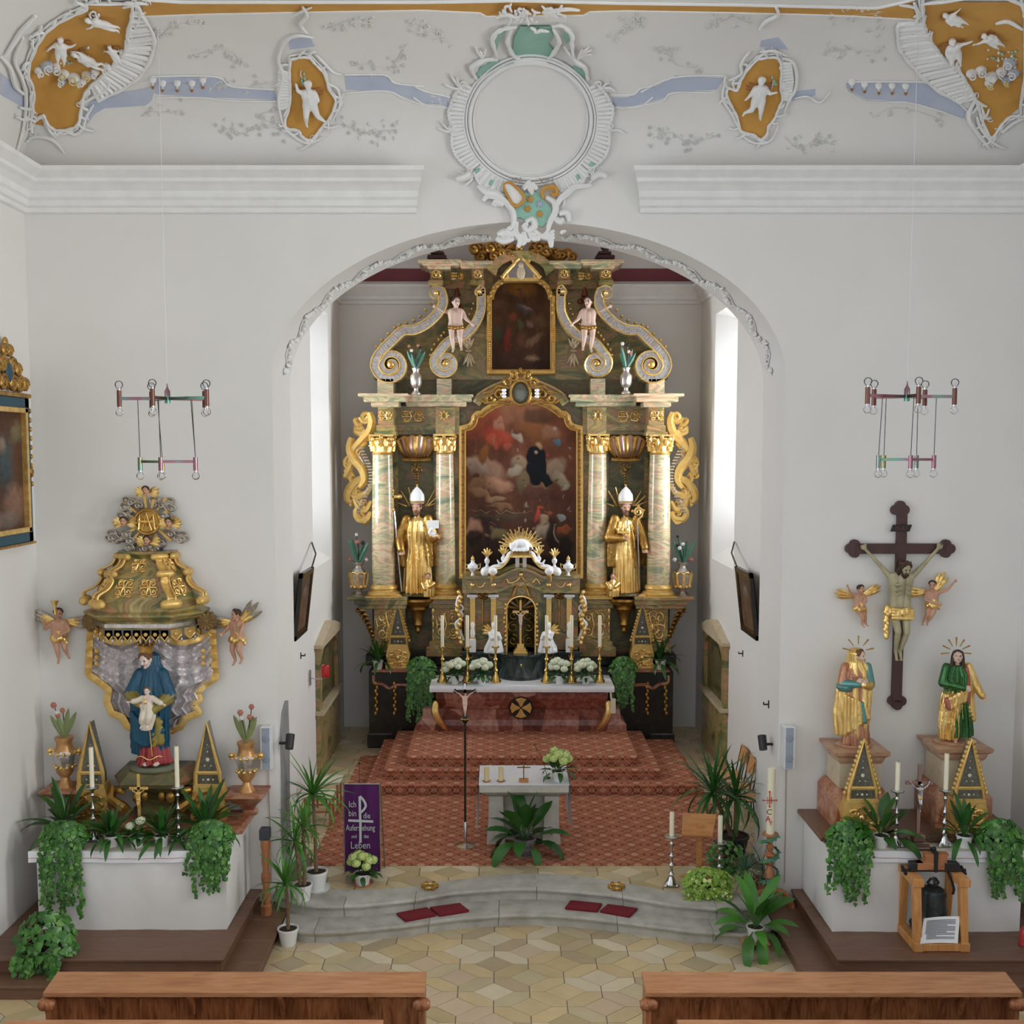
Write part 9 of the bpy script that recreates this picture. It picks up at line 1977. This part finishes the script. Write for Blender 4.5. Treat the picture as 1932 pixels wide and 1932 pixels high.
corner('ochre corner cartouche with three white putti on the crucifix side of the vault',pr2,C([(1450,100),(1490,200),(1560,290),(1640,380),(1690,470)]),C([(1320,110),(1330,220),(1400,320),(1500,420),(1620,490)]),
       [(C([(1400,0),(1420,60),(1400,110)]),4),(C([(1700,560),(1720,620),(1780,690),(1840,720)]),4),(C([(1820,640),(1880,590),(1930,570)]),4),(C([(1590,410),(1640,420),(1650,470),(1610,480),(1600,440)]),4),(C([(1690,480),(1660,560),(1700,640),(1760,720)]),5),(C([(1720,500),(1740,560),(1760,520)]),3),(C([(1800,100),(1860,90),(1930,130)]),4),(C([(1330,10),(1400,20),(1440,60)]),3)],
       [(1800,88,74,-.5,dict(elR=(.3,-.02,.72),wrR=(.44,-.03,.74),knL=(-.1,-.06,.24))),(1806,24,58,-1.1,dict(elR=(.3,-.02,.72),wrR=(.44,-.03,.74))),(1876,64,58,-1.0,dict(elL=(-.3,-.02,.78),wrL=(-.42,-.03,.9)),)],
       [(1870,140,14),(1832,134,11),(1850,128,11),(1890,130,12),(1908,112,13),(1916,132,12),(1866,152,10),(1898,146,10)],None)
# oval cartouches
def oval(lab,poly,putto,extra,sh_in,sh_out):
    T=thing('oval_cartouche',lab,'stucco cartouche',tuple(hp(cxm(poly),cym(poly))));patch('ochre_field',poly,ochre,T,off=.012,step=5);b=MB();rocaille(b,poly,2.6,rg)
    for e_ in extra:relief(b,e_[0],e_[1],.03)
    b.obj('rocaille_frame',stucco,T);b=MB()
    for i in range(13):t=i/12;a=edge(sh_in,t);e_=edge(sh_out,t);relief(b,[a,((a[0]+e_[0])/2,(a[1]+e_[1])/2),e_],3.6,.02,taper=False)
    b.obj('stucco_shell',stucco,T);stucco_putto(T,*putto)
    b=MB();x,y=putto[0],putto[1]
    for i in range(6):b.ell(hp(extra[-1][0][0][0]+rg.uniform(-5,5),extra[-1][0][0][1]+rg.uniform(-12,10),.03),(PXM*2,.01,PXM*4),5,4)
    b.obj('green_sprig',mint,T)
ol=A([(1325,260),(1400,250),(1440,285),(1480,330),(1500,400),(1530,450),(1510,520),(1480,560),(1450,600),(1420,635),(1380,620),(1360,590),(1310,580),(1300,550),(1320,480),(1325,400),(1320,330)])
oval('small ochre cartouche with a white putto, nearer the painting',ol,(586,188,88,.05,dict(elL=(-.22,-.03,.78),wrL=(-.24,-.04,.94),elR=(.18,-.03,.6),wrR=(.1,-.06,.5),knL=(-.1,-.05,.22),anL=(-.12,.02,.03),knR=(.14,-.03,.24),anR=(.26,.0,.12),toR=(.32,-.04,.1))),
     [(A([(1300,180),(1270,260),(1290,340),(1270,450),(1290,560)]),3.5),(A([(1440,240),(1480,280),(1520,320),(1560,330)]),3),(A([(1490,370),(1540,400),(1550,470),(1520,540)]),3),(A([(1300,180),(1350,150),(1430,160)]),3),(A([(1380,20),(1400,60),(1370,100),(1400,140)]),4),(A([(1330,60),(1370,40),(1420,20)]),2.5),(A([(1290,560),(1320,600),(1400,650),(1480,620)]),3),(A([(1380,350),(1370,330),(1375,310)]),1)],A([(1322,330),(1322,400),(1318,480)]),A([(1270,310),(1265,400),(1280,490)]))
orr=C([(640,275),(740,270),(755,340),(750,420),(760,470),(740,520),(720,570),(690,610),(685,650),(650,672),(620,650),(560,630),(540,560),(510,500),(490,450),(500,420),(540,430),(560,380),(590,330)])
oval('small ochre cartouche with a white putto, nearer the large cross',orr,(1430,178,84,-.05,dict(elL=(-.2,-.03,.6),wrL=(-.3,-.04,.5),elR=(.22,-.03,.62),wrR=(.36,-.05,.66),knL=(-.12,-.05,.26),anL=(-.26,.02,.16),toL=(-.3,-.04,.12),knR=(.08,-.05,.22),anR=(.1,.0,.03)),False),
     [(C([(600,240),(560,300),(560,350),(500,380)]),3.5),(C([(480,400),(470,470),(510,540),(560,640)]),3),(C([(760,270),(810,290),(830,360),(820,430),(790,480),(770,540)]),3.5),(C([(650,240),(720,235),(780,260)]),3),(C([(730,20),(740,60),(680,90),(650,130)]),4),(C([(560,650),(620,690),(700,680),(740,600)]),3),(C([(820,470),(880,460),(940,490),(990,440)]),2.5),(C([(715,380),(710,410),(705,430)]),1)],C([(755,300),(752,400),(757,470)]),C([(805,300),(815,390),(800,480)]))
# medallion
T=thing('round_medallion','round white stucco medallion with rocaille frame and arms above the arch','medallion',tuple(hp(1001,225)));mx_,my_=1001,225
b=MB();rings=[]
for r in(0,40,80,108):rings.append([tuple(hp(mx_+max(r,.5)*cos(a),my_+max(r,.5)*sin(a),.012))for a in[2*PI*i/48 for i in range(48)]])
b.loft([r[::-1]for r in rings],closed=True,cap=False);b.obj('blank_disc',plaster,T)
b=MB()
for r,w,o in((108,2.5,.02),(114,4,.05),(121,2.5,.04),(126,2.5,.03)):b.tube([hp(mx_+r*cos(a),my_+r*sin(a),o)for a in[2*PI*i/72 for i in range(72)]],PXM*w,6,closed=True)
b.obj('ring_moulding',stucco,T)
# shell work round the ring
b=MB();b2=MB()
for seg0,seg1 in((-28,5),(8,40),(44,68),(112,136),(140,172),(175,208)):
    n=10;R1=[]
    for i in range(n+1):
        t=i/n;a=math.radians(seg0+(seg1-seg0)*t);ro=148+9*sin(PI*t);R1.append((mx_+ro*cos(a),my_+ro*sin(a)));relief(b,[(mx_+127*cos(a),my_+127*sin(a)),(mx_+138*cos(a),my_+138*sin(a)),R1[-1]],4.6,.015+.012*(i%2),taper=False)
    relief(b,R1,3.2,.04,taper=False,wob=.3);scroll(b2,*R1[0],7,rg.uniform(0,6),1.3,2.6);scroll(b2,*R1[-1],7,rg.uniform(0,6),-1.3,2.6)
b.parts('shell_frame',stucco,T)
for a in(8,42,70,110,138,172,205,232,-25,-52):
    ar=math.radians(a);px,py=mx_+150*cos(ar),my_+150*sin(ar)
    for k in range(4):
        d=ar+rg.uniform(-.7,.7);l=rg.uniform(14,30);relief(b2,[(px,py),(px+l*.5*cos(d)+3,py+l*.5*sin(d)),(px+l*cos(d+.3),py+l*sin(d+.3))],2.6,.03)
for e_ in(B([(480,590),(440,500),(540,440),(640,440)]),B([(1360,600),(1340,500),(1260,440),(1180,340)]),B([(640,420),(610,320),(640,230),(720,190),(800,180)]),B([(1250,430),(1240,320),(1220,230),(1150,170),(1080,180)]),B([(760,200),(720,300),(770,400),(830,430)]),B([(1090,200),(1140,300),(1080,400),(1040,430)]),B([(780,460),(900,445),(1040,465)])):relief(b2,e_,4.5,.04,wob=.2)
for _ in range(46):
    x=rg.uniform(690,1160);y=60+rg.uniform(-40,80)*(1-abs(x-930)/400);x0,y0=B([(x,y)])[0];d=rg.uniform(0,6.28);l=rg.uniform(6,16);relief(b2,[(x0,y0),(x0+l*.5*cos(d),y0+l*.5*sin(d)-2),(x0+l*cos(d+.5),y0+l*sin(d+.5))],2.6,.05)
for e_ in(B([(640,100),(720,70),(800,90),(880,60)]),B([(1000,60),(1100,40),(1200,30),(1290,40)]),B([(900,180),(960,210),(1000,200),(1060,210)])):relief(b2,e_,4,.05)
b2.parts('leafy_scroll',stucco,T)
patch('mint_field',B([(830,190),(1060,190),(1085,260),(1050,330),(1090,380),(1040,450),(810,450),(770,370),(780,280)]),mint,T,off=.02,step=4)
for q in(B([(640,250),(700,200),(730,210),(660,310),(640,380),(622,330)]),B([(1170,215),(1215,250),(1222,300),(1190,330),(1168,270)]),B([(470,590),(520,510),(640,455),(680,475),(580,540),(510,600)]),B([(1090,450),(1160,470),(1160,510),(1090,480)]),B([(1240,500),(1330,540),(1360,600),(1310,600),(1250,550)])):patch('mint_field',q,mint,T,off=.02,step=3,seg=8)
for q in((498,1328,.4),(605,1425,1.1),(1380,1280,-.5),(1275,1380,-1.1)):
    x,y=B([(q[0],q[1])])[0];b=MB();b.tube([hp(x-5*cos(q[2]),y+5*sin(q[2]),.04),hp(x+5*cos(q[2]),y-5*sin(q[2]),.04)],PXM*4,6);b.obj('mint_inset',mint,T)
# coat of arms at the arch crown
W_=lambda x,y,o=.02:U(*B([(x,y)])[0],-o)
def wtube(b,pts,w,o=.05,m=0,k=4):
    q=smoothpath(pts,k);n=len(q);b.tube([W_(x,y,o)for x,y in q],[w*(.4+.6*sin(PI*(.1+.85*i/(n-1))))for i in range(n)],6,m)
b=MB();sh_=[(860,1500),(960,1490),(1010,1560),(1070,1620),(1060,1700),(1000,1760),(900,1740),(830,1690),(790,1690),(790,1600),(850,1560)];b.prism([(W_(x,y).x,W_(x,y).z)for x,y in sh_],-.05,.01);b.obj('mint_shield',mint,T)
for x,y,m_ in((905,1545,ochre),(885,1620,ochre),(980,1580,bluewash),(980,1660,ochre)):
    b=MB();c=W_(x,y,.06)
    for i in range(6):a=i*PI/3;b.tube([c,c+Vector((.045*cos(a),0,.045*sin(a)))],[.018,.006],5)
    b.obj('shield_star',m_,T)
b=MB();mt=[(710,1420),(760,1420),(850,1510),(850,1560),(800,1600),(760,1570),(700,1450)];b.prism([(W_(x,y).x,W_(x,y).z)for x,y in mt],-.09,-.03);o=b.obj('mitre',stucco,T);b=MB();wtube(b,mt+[mt[0]],.02,.1,k=2);b.obj('mitre_trim',ochre,o)
b=MB();wtube(b,[(1010,1540),(1000,1480),(1050,1450),(1100,1460),(1110,1500),(1080,1510),(1060,1480)],.03,.08);b.obj('crosier_head',ochre,T)
b=MB()
for e_ in([(540,1560),(580,1520),(680,1540),(760,1620),(780,1720),(740,1800)],[(620,1600),(640,1570),(700,1590)],[(1030,1530),(1090,1570),(1100,1640),(1060,1720),(1040,1800)],[(1110,1600),(1140,1540),(1190,1500),(1250,1450),(1380,1440)],[(1130,1660),(1190,1650),(1210,1720)],[(890,1400),(910,1480),(900,1500)],[(850,1470),(880,1440),(930,1440),(960,1470)],[(870,1720),(920,1700),(940,1750),(890,1790),(860,1750),(890,1735)],[(500,1440),(560,1490),(640,1500),(700,1530)],[(330,1390),(400,1370),(440,1340)],[(1380,1390),(1440,1350),(1500,1370)],[(800,1720),(790,1800),(830,1860),(810,1920)],[(850,1800),(860,1860),(840,1900)],[(1020,1800),(1060,1850),(1070,1920)],[(650,1820),(720,1800),(800,1830)],[(640,1850),(700,1870),(780,1850)],[(1090,1810),(1040,1840),(980,1830)],[(900,1820),(940,1850),(990,1830)],[(1090,1690),(1140,1720),(1160,1690)]):wtube(b,e_,.042,.06)
for _ in range(24):x=850+rg.gauss(0,130);y=1820+rg.uniform(-25,35);d=rg.uniform(0,6);wtube(b,[(x,y),(x+20*cos(d),y+20*sin(d)),(x+45*cos(d+.6),y+40*sin(d+.6))],.025,.07)
b.obj('arms_scrollwork',stucco,T)
for s_,x,y in(('MA',805,1422),('XIM',1030,1428)):q=W_(x,y,.1);text('lettering',s_,mk('grey_letters',(.3,.29,.27),.8),T,q,(PI/2,0,0),.1)
# flower sprays
def spray(pts,n,seed):
    r2=random.Random(seed);b=MB();relief(b,pts,1.0,.006,taper=False)
    for i in range(n):
        x,y=edge(smoothpath(pts,3),r2.random());x+=r2.gauss(0,9);y+=r2.gauss(0,8)
        if r2.random()>.45:
            for k in range(5):a=k*1.257;b.ell(hp(x+2.6*cos(a),y+2.6*sin(a),.008),(PXM*1.9,.012,PXM*1.9),5,4)
            b.ell(hp(x,y,.015),PXM*1.3,5,4)
        else:d=r2.uniform(0,6);relief(b,[(x,y),(x+4*cos(d),y+4*sin(d)),(x+8*cos(d+.4),y+8*sin(d+.4))],1.6,.008,k=2)
    o=b.obj('flower_spray',mk('stucco_grey_tint',(.7,.69,.66),.9)if 'stucco_grey_tint' not in MATS else MATS['stucco_grey_tint'],CEIL);o['kind']='stuff'
for i,(q,n)in enumerate(((A([(1010,570),(1100,610),(1200,570),(1290,600)]),34),(A([(1540,540),(1620,590),(1700,600),(1800,590)]),34),(A([(1500,130),(1600,90),(1700,110)]),20),(A([(860,260),(960,230),(1060,230),(1100,300)]),20),(A([(730,170),(800,110),(920,120)]),16),(A([(1600,300),(1700,290),(1780,310),(1840,220)]),20),(A([(650,490),(720,510),(830,500)]),12),(A([(950,420),(1000,370),(1080,400),(1240,370)]),14),
           (C([(130,670),(220,640),(300,690),(440,660)]),34),(C([(770,660),(840,720),(920,680),(1000,700)]),30),(C([(400,120),(500,80),(600,110)]),20),(C([(950,270),(1060,240),(1230,250)]),18),(C([(160,260),(210,230),(240,310),(380,330)]),18),(C([(980,90),(1100,70),(1230,60)]),14),(C([(1200,570),(1300,520),(1450,550),(1540,590)]),14),(C([(1160,150),(1220,130)]),8),(B([(30,250),(160,260),(280,330)]),16),(B([(1540,320),(1640,200),(1780,170)]),16),(A([(1850,100),(1932,130)]),8),(C([(0,110),(70,90)]),8),(A([(1180,520),(1260,500)]),8))):spray(q,n,100+i)
# relief garland along the arch soffit
for side_ in(0,1):
    b=MB();r2=random.Random(60+side_)
    def ap(t,yy,o=.015):a=PI*t;X=am-(aw-o)*cos(a);Z=zs+(zk-zs-o)*sin(a);return Vector((X,yy,Z))
    for i in range(44):
        t=(.03+.42*i/43);t=t if side_==0 else 1-t;yy=.62+.14*sin(i*.9)
        for k in range(3):
            d=r2.uniform(0,6);l=r2.uniform(.05,.12);b.tube([ap(t,yy),ap(t+.004*cos(d),yy+l*.5*sin(d),.04),ap(t+.008*cos(d),yy+l*sin(d),.02)],[.012,.026,.008],5)
        if i%3==0:
            for k in range(6):b.ell(ap(t+.004*cos(k),yy+.035*sin(k),.02),.02,5,4)
    b.tube([ap((.02+.43*i/40)if side_==0 else 1-(.02+.43*i/40),.62+.14*sin(i),.012)for i in range(41)],.012,5);o=b.obj('soffit_garland',stucco,WALL);o['kind']='stuff'
print('objects',len(bpy.data.objects),'tris',sum(len(m.loops)-2*len(m.polygons)for m in bpy.data.meshes))
